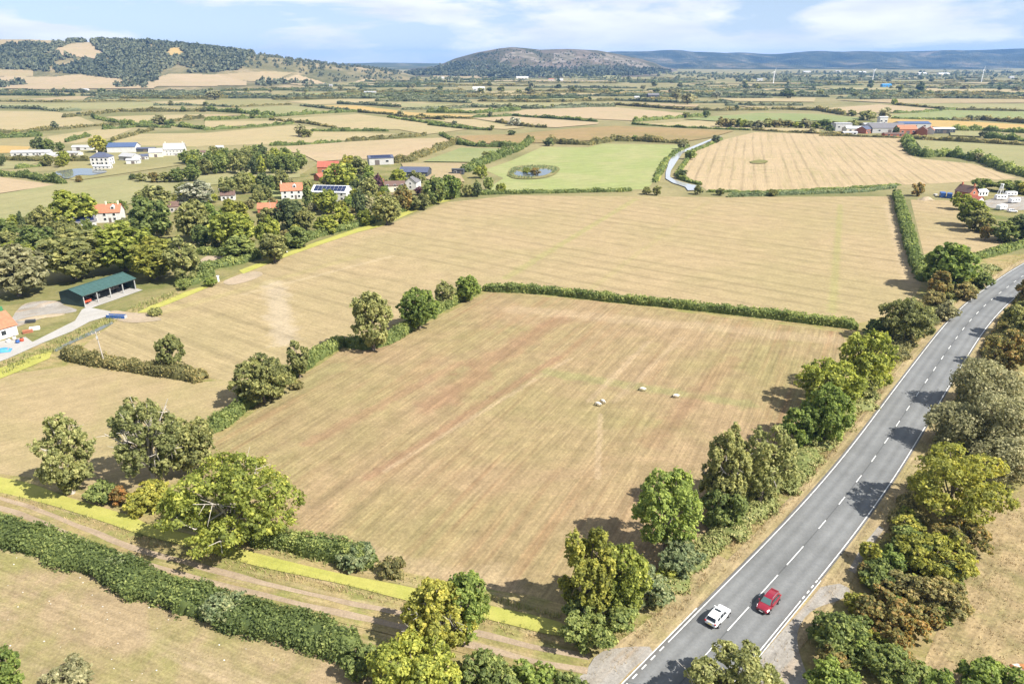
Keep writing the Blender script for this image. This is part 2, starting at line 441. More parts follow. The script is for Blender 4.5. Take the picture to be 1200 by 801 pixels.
def cube_sphere():
    V = []; F = []; idx = {}
    def vid(p):
        k = tuple(np.round(p, 4))
        if k not in idx:
            idx[k] = len(V); V.append(np.array(p) / np.linalg.norm(p))
        return idx[k]
    g = (-1, 0, 1)
    for ax in range(3):
        for sgn in (-1, 1):
            for i in range(2):
                for j in range(2):
                    q = []
                    for a, c in ((i, j), (i + 1, j), (i + 1, j + 1), (i, j + 1)):
                        p = [0, 0, 0]; p[ax] = sgn; p[(ax + 1) % 3] = g[a]; p[(ax + 2) % 3] = g[c]
                        q.append(vid(p))
                    F.append(q if sgn > 0 else q[::-1])
    return np.array(V), np.array(F)
CS_V, CS_F = cube_sphere()

def crown_np(rng, W, b, H, nl, leaf, lobes=14, core=0.74, conic=0.0, lobe_r=0.40, droop=0.0, jit=0.10, soft=0.0):
    """a crown of leafy lobes between heights b and H, W wide. Returns V, F, tint, lobe list"""
    rh, rv = W / 2, (H - b) / 2
    zc = b + rv
    L = []; spin = rng.uniform(0, 6.28)
    for i in range(lobes):
        nf = lobes - 2                                   # outer lobes spread evenly, two fill the middle
        zf = 1 - 2 * (i + 0.5) / nf; af = i * 2.39996 + spin
        d = np.array([math.cos(af) * math.sqrt(max(0, 1 - zf * zf)), math.sin(af) * math.sqrt(max(0, 1 - zf * zf)), zf]) if i < nf else unit(rng.normal(size=3))
        d = unit(d + rng.normal(size=3) * 0.22)
        r = lobe_r * rng.uniform(0.70, 1.25)
        k = (1.0 - r * 0.92) * rng.uniform(0.95 - jit, 0.98 + jit) if i < nf else rng.uniform(0.0, 0.25)
        c = d * k
        if conic:
            t = (c[2] + 1) / 2
            s = 1.0 - conic * t
            c[0] *= s; c[1] *= s; r *= (0.55 + 0.45 * s)
        L.append((c, r))
    # angular gaps: even the lobes out a little
    rs = np.array([r for _, r in L]); cs = np.array([c for c, _ in L])
    ncl = 22 if not soft else 46
    per = rs ** 2 / (rs ** 2).sum()
    P = []; Nn = []; T = []
    lt = rng.uniform(-0.13, 0.13, lobes)
    for i in range(lobes):
        n = int(nl * per[i] * 1.5)
        cd = unit(rng.normal(size=(ncl, 3)) + np.array([0, 0, 0.25]))
        cr = rng.uniform(0.80, 1.16, ncl); ct = rng.uniform(-0.17, 0.17, ncl)
        j = rng.integers(0, ncl, n)
        od = unit(rng.normal(size=(n, 3)) + cd[j] * 0.7)
        orad = rs[i] * (0.30 + soft) * np.where(rng.random(n) < 0.14, rng.uniform(1.0, 1.7, n), rng.uniform(0.5, 1.05, n))
        p = cs[i] + cd[j] * (rs[i] * cr[j] * 0.86)[:, None] + od * orad[:, None]
        d = unit(od * 0.75 + cd[j] * 0.55)
        keep = np.ones(n, bool)
        for m in range(lobes):
            if m != i:
                keep &= np.linalg.norm(p - cs[m], axis=1) > rs[m] * 0.80
        keep |= rng.random(n) < 0.06
        p = p[keep]; d = d[keep]
        P.append(p); Nn.append(unit(d * 0.9 + np.array([0, 0, 0.35]) + rng.normal(size=p.shape) * 0.55))
        T.append(np.clip(0.47 + lt[i] + ct[j][keep] + rng.normal(size=len(p)) * 0.20, 0, 1))
    P = np.concatenate(P); Nn = np.concatenate(Nn); T = np.concatenate(T)
    if droop: P[:, 2] -= droop * (P[:, 0] ** 2 + P[:, 1] ** 2)
    S = np.array([rh * 0.94, rh * 0.94, rv * 0.95])
    P = P * S + np.array([0, 0, zc])
    V, F = leaf_quads(P, Nn, leaf, rng)
    tint = np.repeat(T, 4)
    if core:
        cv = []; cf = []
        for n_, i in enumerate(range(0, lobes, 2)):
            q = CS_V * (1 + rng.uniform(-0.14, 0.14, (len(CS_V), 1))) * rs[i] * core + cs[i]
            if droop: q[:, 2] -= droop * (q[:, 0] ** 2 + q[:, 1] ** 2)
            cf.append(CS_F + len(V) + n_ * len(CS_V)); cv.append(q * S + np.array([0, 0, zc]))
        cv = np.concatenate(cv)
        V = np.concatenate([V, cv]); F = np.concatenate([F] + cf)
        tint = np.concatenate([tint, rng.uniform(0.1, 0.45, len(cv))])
    lob = [(cs[i] * S + np.array([0, 0, zc]), rs[i] * rh) for i in range(lobes)]
    V[:, 2] = np.maximum(V[:, 2], 0.02)
    return V, F, tint, lob

def trunk_mb(rng, W, b, H, lob, r0=None, limbs=7, sides=7):
    mb = MB()
    r0 = r0 or max(0.16, H * 0.024)
    top = b + (H - b) * 0.45
    lean = rng.uniform(-0.03, 0.03, 2) * H
    path = [(0, 0, -0.1), (lean[0] * 0.2, lean[1] * 0.2, top * 0.35), (lean[0] * 0.6, lean[1] * 0.6, top * 0.7), (lean[0], lean[1], top)]
    mb.tube(path, [r0 * 1.35, r0, r0 * 0.8, r0 * 0.5], sides)
    for c, r in lob[:limbs]:
        z0 = min(top * rng.uniform(0.45, 0.95), c[2] * 0.9)
        k = z0 / top
        a = np.array([lean[0] * k, lean[1] * k, z0])
        e = np.array(c) + (np.array(c) - a) * 0.18
        m = (a + e) / 2 + np.array([0, 0, 0.08 * np.linalg.norm(e - a)])
        mb.tube([a, m, e], [r0 * 0.5, r0 * 0.32, r0 * 0.1], 5)
    return mb

def dead_limbs(rng, W, b, H, n, reach=0.62):
    """bare pale branches that stick out of the crown"""
    mb = MB()
    zc = b + (H - b) * 0.5
    for i in range(n):
        az = rng.uniform(0, 2 * math.pi); el = rng.uniform(-0.25, 0.75)
        d = np.array([math.cos(az) * math.cos(el), math.sin(az) * math.cos(el), math.sin(el)])
        e = np.array([0, 0, zc]) + d * np.array([W / 2, W / 2, (H - b) / 2]) * rng.uniform(reach, reach + 0.36)
        a = np.array([0, 0, H * rng.uniform(0.15, 0.45)])
        m = (a + e) / 2 + rng.normal(size=3) * 0.05 * W
        r = H * 0.008
        mb.tube([a, m, e], [r * 1.5, r, r * 0.35], 4)
        for k in range(4):
            s = a * 0.0 + m + (e - m) * rng.uniform(0.1, 0.9)
            t = s + unit(rng.normal(size=3) + d * 0.8) * W * rng.uniform(0.06, 0.16)
            mb.tube([s, t], [r * 0.5, r * 0.18], 4)
    return mb

STY = {  # lobes, lobe radius, core, conic, crown base fraction, droop
 'round': dict(lobes=29, lobe_r=0.285, core=0.27, conic=0.05, bf=0.05),
 'bush': dict(lobes=25, lobe_r=0.27, core=0.27, conic=0.0, bf=0.0, jit=0.24),
 'loose': dict(lobes=30, lobe_r=0.25, core=0.30, conic=0.15, bf=0.05),
 'willow': dict(lobes=20, lobe_r=0.36, core=0.40, conic=0.0, bf=0.0, jit=0.16, soft=0.12),
 'sparse': dict(lobes=26, lobe_r=0.22, core=0.0, conic=0.1, bf=0.08),
 'conifer': dict(lobes=22, lobe_r=0.30, core=0.5, conic=0.8, bf=0.03),
 'tall': dict(lobes=18, lobe_r=0.36, core=0.45, conic=0.35, bf=0.04)}
PROTO = {}
def proto(sp, style, lod, k):
    key = (sp, style, lod, k)
    if key not in PROTO:
        rng = np.random.default_rng(abs(hash((style, lod, k))) % 100000 if False else (len(style) * 131 + ord(style[0]) * 17 + lod * 7 + k * 1009))
        s = STY[style]
        H, W = 10.0, 8.0
        nl, leaf = ((2700, 0.54), (1400, 0.63), (380, 1.05), (90, 2.0))[lod]
        if style == 'sparse': nl = int(nl * 0.5)
        V, F, t, lob = crown_np(rng, W, s['bf'] * H, H, nl, leaf, s['lobes'] if lod < 2 else 12, s['core'] if lod < 2 else 0.5, s['conic'], s['lobe_r'] if lod < 2 else 0.38, 0.0, s.get('jit', 0.12))
        me = np_mesh('crown', V, F, t); me.materials.append(M[sp])
        tm = trunk_mb(rng, W, s['bf'] * H, H, lob, 0.26, 6 if lod < 2 else 3, 6 if lod < 2 else 4).mesh('trunk')
        tm.materials.append(M['bark'] if lod < 2 else M['bark_far'])
        PROTO[key] = (me, tm)
    return PROTO[key]

SEED = [11]
ALL_TREES = []
def solve_box(u0, v0, u1, v1, bf):
    """real size and base of a crown that fills this photo rectangle"""
    uc, vm = (u0 + u1) / 2, (v0 + v1) / 2
    zc, rv = 3.0, 3.0
    for _ in range(12):
        g = G(uc, vm, zc)
        dv = math.hypot(g[1], CAM_H - zc)
        d = g[1] * math.cos(PITCH) + (CAM_H - zc) * math.sin(PITCH)
        ph = math.atan2(CAM_H - zc, g[1])
        rh = (u1 - u0) / 2 * d / FPX
        # local vertical scale of the picture at this height
        S = (v1 - v0) / 2 * d / FPX * math.cos(ph - PITCH)
        q = S * S - (rh * math.sin(ph)) ** 2
        rv = math.sqrt(max(q, (0.42 * rh) ** 2)) / math.cos(ph)
        rv = min(max(rv, 0.42 * rh), 3.2 * rh)
        H = 2 * rv / (1 - bf)
        zc = bf * H + rv
    return g, rh * 2, H, dv

def tree(box, sp, label, cat='tree', style='round', name='broadleaf_tree', group=None, dens=1.0, dead=0, pale=False, near=None):
    SEED[0] += 1
    rng = np.random.default_rng(SEED[0] * 77 + 5)
    s = STY[style]
    g, W, H, dist = solve_box(*box, s['bf'])
    root = empty(name, (g[0], g[1], 0), 0)
    tag(root, label, cat, group)
    is_near = dist < 215 if near is None else near
    if is_near:
        leaf = 0.29 + 0.0012 * max(0, dist - 95) + max(0.0, W - 13) * 0.005
        area = 4 * math.pi * ((W / 2) ** 2 * 0.5 + (W / 2) * (H / 2) * 0.5)
        nl = int(min(9500 * max(1.0, dens), max(700, 2.0 * dens * area / (leaf * leaf * 0.75))))
        V, F, t, lob = crown_np(rng, W, s['bf'] * H, H, nl, leaf, s['lobes'] + (5 if W > 11 else 0), s['core'], s['conic'], s['lobe_r'] * (0.92 if W > 11 else 1.0), 0.0, s.get('jit', 0.12), s.get('soft', 0.0))
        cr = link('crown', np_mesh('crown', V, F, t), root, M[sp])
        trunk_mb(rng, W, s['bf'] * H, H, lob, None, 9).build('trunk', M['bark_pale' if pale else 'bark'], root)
        if dead:
            dead_limbs(rng, W, s['bf'] * H, H, dead).build('dead_branch', M['bark_pale'], root)
    else:
        lod = 0 if dist < 330 else (1 if dist < 620 else 2)
        cm_, tm_ = proto(sp, style, lod, SEED[0] % 2)
        root.scale = (W / 8.0, W / 8.0, H / 10.0)
        root.rotation_euler.z = rng.uniform(0, 6.28)
        link('crown', cm_, root); link('trunk', tm_, root)
    ALL_TREES.append((g[0], g[1], W))
    return root

def resample(pts, ds):
    pts = np.asarray(pts, float)
    seg = np.linalg.norm(np.diff(pts, axis=0), axis=1)
    s = np.concatenate([[0], np.cumsum(seg)])
    n = max(3, int(s[-1] / ds) + 1)
    q = np.linspace(0, s[-1], n)
    return np.stack([np.interp(q, s, pts[:, i]) for i in range(pts.shape[1])], 1), s[-1]

def smooth_line(pts, ds):
    """round the corners of a polyline (Catmull-Rom), then space it evenly"""
    p = np.asarray(pts, float)
    if len(p) < 3: return resample(p, ds)[0]
    e = np.concatenate([[2 * p[0] - p[1]], p, [2 * p[-1] - p[-2]]])
    o = []
    for i in range(1, len(e) - 2):
        for t in np.linspace(0, 1, 12, endpoint=False):
            a, b, c, d = e[i - 1], e[i], e[i + 1], e[i + 2]
            o.append(0.5 * (2 * b + (c - a) * t + (2 * a - 5 * b + 4 * c - d) * t * t + (3 * b - a - 3 * c + d) * t ** 3))
    o.append(p[-1])
    return resample(np.array(o), ds)[0]

def hedge_np(pts, w, h, leaf, seed, wild=0.15, dens=1.0, boxy=0.6, zf=None):
    rng = np.random.default_rng(seed)
    C, Ltot = resample(pts, max(0.7, leaf * 1.2))
    n = len(C)
    T = unit(np.gradient(C, axis=0)); Nl = np.stack([-T[:, 1], T[:, 0]], 1)
    hh = h * (1 + wild * (noise1(rng, n, 6) * 0.7 + noise1(rng, n, 2.5) * 0.45))
    ww = w * (1 + wild * 0.7 * noise1(rng, n, 5))
    off = wild * w * 0.35 * noise1(rng, n, 5)
    e = np.minimum(np.arange(n), np.arange(n)[::-1]) / max(1.0, 2.0 / max(0.7, leaf * 1.2))
    end = np.sqrt(np.clip(0.3 + e, 0, 1)); hh = hh * end; ww = ww * end
    tl = noise1(rng, n, 5) * 0.16 + noise1(rng, n, 14) * 0.14
    # hull
    prof = [(-0.46, 0.0), (-0.47, 0.5), (-0.36, 0.83), (0, 0.90), (0.36, 0.83), (0.47, 0.5), (0.46, 0.0)]
    V = np.zeros((n, 7, 3)); k = 0.90
    for i, (a, z) in enumerate(prof):
        V[:, i, :2] = C + Nl * (off + a * ww * k)[:, None]; V[:, i, 2] = z * hh * k
    V += rng.uniform(-1, 1, V.shape) * np.array([0.06 * w, 0.06 * w, 0.05 * h]); V[:, 0, 2] = 0; V[:, 6, 2] = 0
    V = V.reshape(-1, 3)
    i = np.arange(n - 1)[:, None] * 7 + np.arange(6)[None, :]
    F = np.stack([i, i + 7, i + 8, i + 1], -1).reshape(-1, 4)
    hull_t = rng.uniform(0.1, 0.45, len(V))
    # leaves
    m = int(dens * Ltot * (w * 0.9 + 2 * h) / (leaf * leaf * 0.62))
    s = rng.uniform(0, n - 1.001, m)
    ncl = max(8, int(Ltot * (w + 2 * h) / (max(leaf * 2.6, 0.8) ** 2)))
    # snap leaves to clumps
    cls = rng.uniform(0, n - 1.001, ncl); clt = rng.uniform(0, math.pi, ncl); clr = rng.uniform(0.88, 1.14, ncl); clc = rng.uniform(-0.15, 0.15, ncl)
    j = rng.integers(0, ncl, m)
    ds = Ltot / max(n - 1, 1)
    s = np.clip(cls[j] + rng.normal(size=m) * leaf * 1.1 / ds, 0, n - 1.001)
    th = np.clip(clt[j] + rng.normal(size=m) * 0.25, 0.0, math.pi)
    a0 = s.astype(int); f = (s - a0)[:, None]
    c = C[a0] * (1 - f) + C[a0 + 1] * f
    nl = Nl[a0]; f1 = f[:, 0]
    hs = hh[a0] * (1 - f1) + hh[a0 + 1] * f1; ws = ww[a0] * (1 - f1) + ww[a0 + 1] * f1
    cy = np.sign(np.cos(th)) * np.abs(np.cos(th)) ** boxy; cz = np.abs(np.sin(th)) ** boxy
    rr = clr[j] * rng.uniform(0.88, 1.06, m)
    P = np.zeros((m, 3))
    P[:, :2] = c + nl * (off[a0] + cy * ws / 2 * rr)[:, None]; P[:, 2] = np.maximum(cz * hs * rr, 0.05)
    Nn = np.zeros((m, 3)); Nn[:, :2] = nl * np.cos(th)[:, None]; Nn[:, 2] = np.sin(th) + 0.2
    Nn = unit(Nn * 0.9 + rng.normal(size=(m, 3)) * 0.7)
    LV, LF = leaf_quads(P, Nn, leaf, rng)
    tint = np.clip(0.46 + tl[a0] + clc[j] + rng.normal(size=m) * 0.19, 0, 1)
    VV = np.concatenate([V, LV]); FF = np.concatenate([F, LF + len(V)])
    return VV, FF, np.concatenate([hull_t, np.repeat(tint, 4)])

def hedge(px, w, h, mat, label, wild=0.15, group=None, dens=1.0, leaf=None, cat='hedge', name='hedge', boxy=0.6, world=False):
    SEED[0] += 1
    pts = np.array(px if world else GP(px))
    d = math.hypot(np.linalg.norm(pts.mean(0)), CAM_H)
    if leaf is None: leaf = max(0.24, 0.0013 * d + 0.10 + max(0.0, d - 600) * 0.0004)
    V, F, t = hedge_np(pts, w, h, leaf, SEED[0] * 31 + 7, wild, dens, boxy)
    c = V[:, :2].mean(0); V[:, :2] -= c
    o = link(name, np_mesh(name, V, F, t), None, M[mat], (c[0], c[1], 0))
    return tag(o, label, cat, group)

def inside(poly, P):
    poly = np.asarray(poly, float); x, y = P[:, 0], P[:, 1]
    r = np.zeros(len(P), bool); j = len(poly) - 1
    for i in range(len(poly)):
        xi, yi = poly[i]; xj, yj = poly[j]
        c = ((yi > y) != (yj > y)) & (x < (xj - xi) * (y - yi) / (yj - yi + 1e-12) + xi)
        r ^= c; j = i
    return r

def tufts(name, polys, dens, hgt, width, mat, label, cat, world=False, spread=0.18, clump=0.5):
    """long grass or reeds: blades standing in the given ground polygons"""
    SEED[0] += 1
    rng = np.random.default_rng(SEED[0])
    VV = []; TT = []
    for poly in polys:
        q = np.array(poly if world else GP(poly))
        lo, hi = q.min(0), q.max(0)
        n = int(dens * (hi - lo).prod())
        P = rng.uniform(lo, hi, (n, 2)); P = P[inside(q, P)]
        if clump:
            k = np.sin(P[:, 0] * 0.9 + 1.3) * np.sin(P[:, 1] * 0.8 + P[:, 0] * 0.4) + np.sin(P[:, 0] * 2.3 - P[:, 1] * 1.7) * 0.6
            P = P[rng.uniform(-1.2, 1.2, len(P)) < k + (1 - clump)]
        n = len(P); hh = hgt * rng.uniform(0.5, 1.25, n); tn = rng.uniform(-0.2, 0.2, n)
        for b in range(3):
            az = rng.uniform(0, 6.283, n); ln = rng.uniform(0.1, 0.9, n) * hh * 0.6
            o = rng.normal(size=(n, 2)) * spread
            w = width * rng.uniform(0.6, 1.4, n)
            a = np.stack([np.cos(az), np.sin(az)], 1); pr = np.stack([-a[:, 1], a[:, 0]], 1)
            v = np.zeros((n, 4, 3))
            v[:, 0, :2] = P + o - pr * w[:, None] * 0.5
            v[:, 1, :2] = P + o + pr * w[:, None] * 0.5
            v[:, 2, :2] = P + o + a * ln[:, None] + pr * w[:, None] * 0.15; v[:, 2, 2] = hh
            v[:, 3, :2] = P + o + a * ln[:, None] * 0.9 - pr * w[:, None] * 0.15; v[:, 3, 2] = hh * 0.97
            VV.append(v.reshape(-1, 3)); TT.append(np.repeat(np.clip(0.5 + tn + rng.normal(size=n) * 0.16, 0, 1), 4))
    V = np.concatenate(VV); T = np.concatenate(TT)
    o = link(name, np_mesh(name, V, np.arange(len(V)).reshape(-1, 4), T), None, M[mat])
    return tag(o, label, cat, None, 'stuff')

ZL = [0.0]
def sheet(name, pts, mat, label, z=None, world=False, smooth=0.0, step=0.004, grow=None):
    """one flat piece of ground"""
    if z is None:
        ZL[0] += step; z = ZL[0]
    q = np.array(pts if world else GP(pts))
    if smooth:
        q = smooth_line(np.concatenate([q, q[:1]]), smooth)[:-1]
    a = 0.5 * np.sum(q[:, 0] * np.roll(q[:, 1], -1) - q[:, 1] * np.roll(q[:, 0], -1))
    if a < 0: q = q[::-1]
    c = q.mean(0)
    me = py_mesh(name, [(x - c[0], y - c[1], 0) for x, y in q], [tuple(range(len(q)))])
    o = link(name, me, None, mat if not isinstance(mat, str) else M[mat], (c[0], c[1], z))
    return tag(o, label, None, None, 'structure')

def ribbon_np(line, w0, w1):
    """left and right edges of a strip along a ground line (offsets to the right of travel)"""
    C = np.asarray(line); T = unit(np.gradient(C, axis=0)); R = np.stack([T[:, 1], -T[:, 0]], 1)
    return C + R * (np.asarray(w0)[..., None] if np.ndim(w0) else w0), C + R * (np.asarray(w1)[..., None] if np.ndim(w1) else w1)

def ribbon(name, line, w0, w1, mat, label=None, z=None, parent=None, kind='structure', step=0.004):
    if z is None:
        ZL[0] += step; z = ZL[0]
    A, B = ribbon_np(line, w0, w1)
    n = len(A)
    V = np.zeros((2 * n, 3)); V[0::2, :2] = A; V[1::2, :2] = B; V[:, 2] = z
    i = np.arange(n - 1) * 2
    F = np.stack([i, i + 1, i + 3, i + 2], 1)
    o = link(name, np_mesh(name, V, F), parent, M[mat])
    if parent is None: tag(o, label, None, None, kind)
    return o
# ------------------------------------------------------------------ the setting: ground, hills, fields, road, track, ditches
g_me = py_mesh('ground', [(-14000, -3000, 0), (14000, -3000, 0), (14000, 13000, 0), (-14000, 13000, 0)], [(0, 1, 2, 3)])
tag(link('ground', g_me, None, M['ground']), 'flat dry grassland plain reaching to the hills', None, None, 'structure')

# --- hills: height fields along the horizon
COSP = math.cos(PITCH)
def hill_fn(sil, base, crest, amp, seed, foot=0.25):
    su, sv = zip(*sil); bu, bd = zip(*base); cu, cd = zip(*crest)
    rg = np.random.default_rng(seed)
    wv = [(rg.uniform(0.002, 0.014), rg.uniform(0, 6.28), rg.uniform(0, 6.28)) for _ in range(14)]
    def h(X, Y):
        u = 600 + FPX * (X / Y) / COSP
        yb = np.interp(u, bu, bd); yc = np.interp(u, cu, cd)
        v = np.interp(u, su, sv)
        ry = (400.5 - v) / FPX
        Hc = CAM_H - (math.sin(PITCH) - ry * COSP) / (COSP + ry * math.sin(PITCH)) * yc
        t = np.clip((Y - yb) / (yc - yb), 0, 1)
        k = np.clip((t - 0.3) / 0.7, 0, 1); k = k * k * (3 - 2 * k)
        prof = foot * t + (1 - foot) * k
        b = np.clip((Y - yc) / (yc * 0.6), 0, 1)
        prof = np.where(Y > yc, 1 - 0.8 * b * b * (3 - 2 * b), prof)
        nz = sum(np.sin(X * f * math.cos(a) + Y * f * math.sin(a) + p) * (0.006 / f) ** 0.7 for f, a, p in wv) / 5.0
        return Hc * prof + nz * amp * np.clip(t * 3, 0, 1) * np.clip((1.25 - t) * 2, 0.25, 1) - 0.5 * (t <= 0)
    return h

HILLS = {
 'left': dict(sil=[(-500, 60), (-250, 52), (-80, 47), (0, 46.5), (40, 46), (100, 49), (180, 51), (205, 52.5), (240, 57), (300, 63.5), (350, 70.5), (400, 77), (440, 81), (470, 86), (500, 94)],
              base=[(-500, 1500), (0, 1660), (150, 1720), (300, 1850), (400, 2150), (470, 2600), (500, 2700)],
              crest=[(-500, 2500), (0, 2650), (200, 2600), (350, 2700), (470, 3100), (500, 3200)], amp=5.0, seed=3, u=(-500, 500, 4), y=(1480, 4200, 90)),
 'mid': dict(sil=[(380, 90), (470, 86), (500, 80), (513, 77.5), (533, 69), (560, 61.5), (585, 57), (600, 55.5), (615, 56.5), (633, 58.5), (645, 58), (667, 57.5), (700, 59), (720, 62.5), (750, 68.5), (765, 73), (780, 80), (800, 86), (830, 92)],
             base=[(380, 3400), (560, 3000), (700, 3000), (830, 3400)], crest=[(380, 4300), (600, 4200), (830, 4500)], amp=6.0, seed=8, u=(380, 832, 3), y=(2950, 6000, 80)),
 'far_left': dict(sil=[(150, 84), (300, 80), (400, 75.5), (443, 74), (480, 74.5), (513, 75.5), (560, 78), (620, 86)],
                  base=[(150, 5200), (620, 5200)], crest=[(150, 8000), (620, 8200)], amp=9.0, seed=5, u=(150, 620, 6), y=(5100, 11000, 50)),
 'far_right': dict(sil=[(560, 84), (640, 72), (700, 62), (717, 60.3), (760, 60.5), (800, 60.5), (825, 62), (843, 63.2), (900, 63.5), (935, 63), (967, 61.3), (1067, 60.2), (1120, 59.5), (1187, 58.3), (1300, 58), (1500, 62), (1700, 66)],
                   base=[(560, 5600), (1700, 5000)], crest=[(560, 8200), (900, 8000), (1700, 7600)], amp=34.0, seed=21, u=(560, 1700, 6), y=(4950, 12500, 70))}
for k, d in HILLS.items(): d['h'] = hill_fn(d['sil'], d['base'], d['crest'], d['amp'], d['seed'])

def hill_mat(name, cols, scale, dist=0.6, pos=(0.36, 0.48, 0.57, 0.68), bd=7.0):
    m, nt, N, L, b = new_mat(name)
    geo = N.new('ShaderNodeNewGeometry')
    mpn = N.new('ShaderNodeMapping'); mpn.inputs['Scale'].default_value = (1, 0.55, 1.6)
    n = N.new('ShaderNodeTexNoise'); n.inputs['Scale'].default_value = 1 / scale; n.inputs['Detail'].default_value = 9
    n.inputs['Roughness'].default_value = 0.66; n.inputs['Distortion'].default_value = dist
    cr = N.new('ShaderNodeValToRGB'); e = cr.color_ramp.elements
    e[0].position = pos[0]; e[0].color = (*cols[0], 1); e[1].position = pos[3]; e[1].color = (*cols[3], 1)
    for p, c in ((pos[1], cols[1]), (pos[2], cols[2])):
        q = e.new(p); q.color = (*c, 1)
    L.new(geo.outputs['Position'], mpn.inputs['Vector']); L.new(mpn.outputs['Vector'], n.inputs['Vector'])
    L.new(n.outputs['Fac'], cr.inputs['Fac']); L.new(cr.outputs['Color'], b.inputs['Base Color'])
    b.inputs['Roughness'].default_value = 0.95; b.inputs['Specular IOR Level'].default_value = 0.05
    bp = N.new('ShaderNodeBump'); bp.inputs['Strength'].default_value = 0.9; bp.inputs['Distance'].default_value = bd
    n3 = N.new('ShaderNodeTexNoise'); n3.inputs['Scale'].default_value = 0.05; n3.inputs['Detail'].default_value = 5
    L.new(geo.outputs['Position'], n3.inputs['Vector'])
    L.new(n3.outputs['Fac'], bp.inputs['Height']); L.new(bp.outputs['Normal'], b.inputs['Normal'])
    return m
M['hill_left'] = hill_mat('hill_scrub', ((0.08, 0.08, 0.036), (0.12, 0.11, 0.055), (0.18, 0.15, 0.08), (0.27, 0.21, 0.13)), 130)
M['hill_mid'] = hill_mat('hill_heath', ((0.045, 0.05, 0.024), (0.085, 0.075, 0.045), (0.125, 0.10, 0.072), (0.21, 0.175, 0.145)), 240, 1.2)
M['hill_far_left'] = hill_mat('hill_fields', ((0.035, 0.045, 0.02), (0.06, 0.068, 0.032), (0.09, 0.09, 0.045), (0.17, 0.14, 0.08)), 330)
M['hill_far_right'] = hill_mat('hill_woods', ((0.016, 0.022, 0.011), (0.036, 0.044, 0.022), (0.075, 0.076, 0.042), (0.17, 0.14, 0.09)), 260, bd=26.0)
M['rock'] = field_mat('bare_rock', (0.30, 0.25, 0.205), (0.15, 0.135, 0.085), None, 0.4, 30.0, 0.1, 45, 0.95, 0.25, 0.1, 0.05, 2.0, (0.40, 0.55))
HL = {'left': 'long wooded hill with tan fields on its slopes', 'mid': 'bare rocky whale-backed hill beyond the plain',
      'far_left': 'low blue hill seen between the two nearer hills', 'far_right': 'long blue wooded ridge along the right horizon'}
for k, d in HILLS.items():
    us = np.arange(d['u'][0], d['u'][1] + 0.1, d['u'][2]); ys = np.linspace(*d['y'])
    U, Y = np.meshgrid(us, ys)
    X = (U - 600) / FPX * COSP * Y
    Z = d['h'](X, Y)
    n, m = U.shape
    V = np.stack([X, Y, Z], -1).reshape(-1, 3)
    i = (np.arange(n - 1)[:, None] * m + np.arange(m - 1)[None, :])
    F = np.stack([i, i + 1, i + m + 1, i + m], -1).reshape(-1, 4)
    o = link('hill', np_mesh('hill', V, F, None, True), None, M['hill_' + k])
    tag(o, HL[k], None, None, 'structure')

def hit_hill(k, u, v):
    r = ray(u, v); h = HILLS[k]['h']
    ys = np.linspace(HILLS[k]['y'][0], HILLS[k]['y'][1], 700)
    X = r[0] / r[1] * ys; Z = CAM_H + r[2] / r[1] * ys
    b = np.nonzero(h(X, ys) > Z)[0]
    if len(b) == 0: return None
    i = b[0]
    return np.array([X[i], ys[i], h(X[i], ys[i])])

def px_of(X, Y, Z):
    dz = Z - CAM_H
    d = Y * COSP - dz * math.sin(PITCH)
    w = Y * math.sin(PITCH) + dz * COSP
    return 600 + X / d * FPX, 400.5 - w / d * FPX

def hill_field(k, px, mat, label, lift=1.2):
    """a field lying on the hillside"""
    q = np.array(px, float); lo, hi = q.min(0), q.max(0)
    us = np.arange(lo[0] - 1, hi[0] + 2, 2.0); vs = np.arange(lo[1] - 0.5, hi[1] + 1, 0.8)
    P = {}
    for i, u in enumerate(us):
        for j, v in enumerate(vs):
            p = hit_hill(k, u, v)
            if p is not None: P[(i, j)] = p + np.array([0, 0, lift])
    V = []; F = []; ix = {}
    def vid(c):
        if c not in ix: ix[c] = len(V); V.append(P[c])
        return ix[c]
    cc = np.array([[us[i] + 1, vs[j] + 0.4] for i in range(len(us) - 1) for j in range(len(vs) - 1)])
    ins = inside(q, cc); t = 0
    for i in range(len(us) - 1):
        for j in range(len(vs) - 1):
            if ins[t] and all(c in P for c in ((i, j), (i + 1, j), (i + 1, j + 1), (i, j + 1))):
                ycs = [P[c][1] for c in ((i, j), (i + 1, j), (i + 1, j + 1), (i, j + 1))]
                if max(ycs) - min(ycs) < 260:
                    F.append([vid((i, j + 1)), vid((i + 1, j + 1)), vid((i + 1, j)), vid((i, j))])
            t += 1
    if F:
        o = link('hill_field', py_mesh('hill_field', V, F, True), None, M[mat])
        tag(o, label, None, None, 'structure')

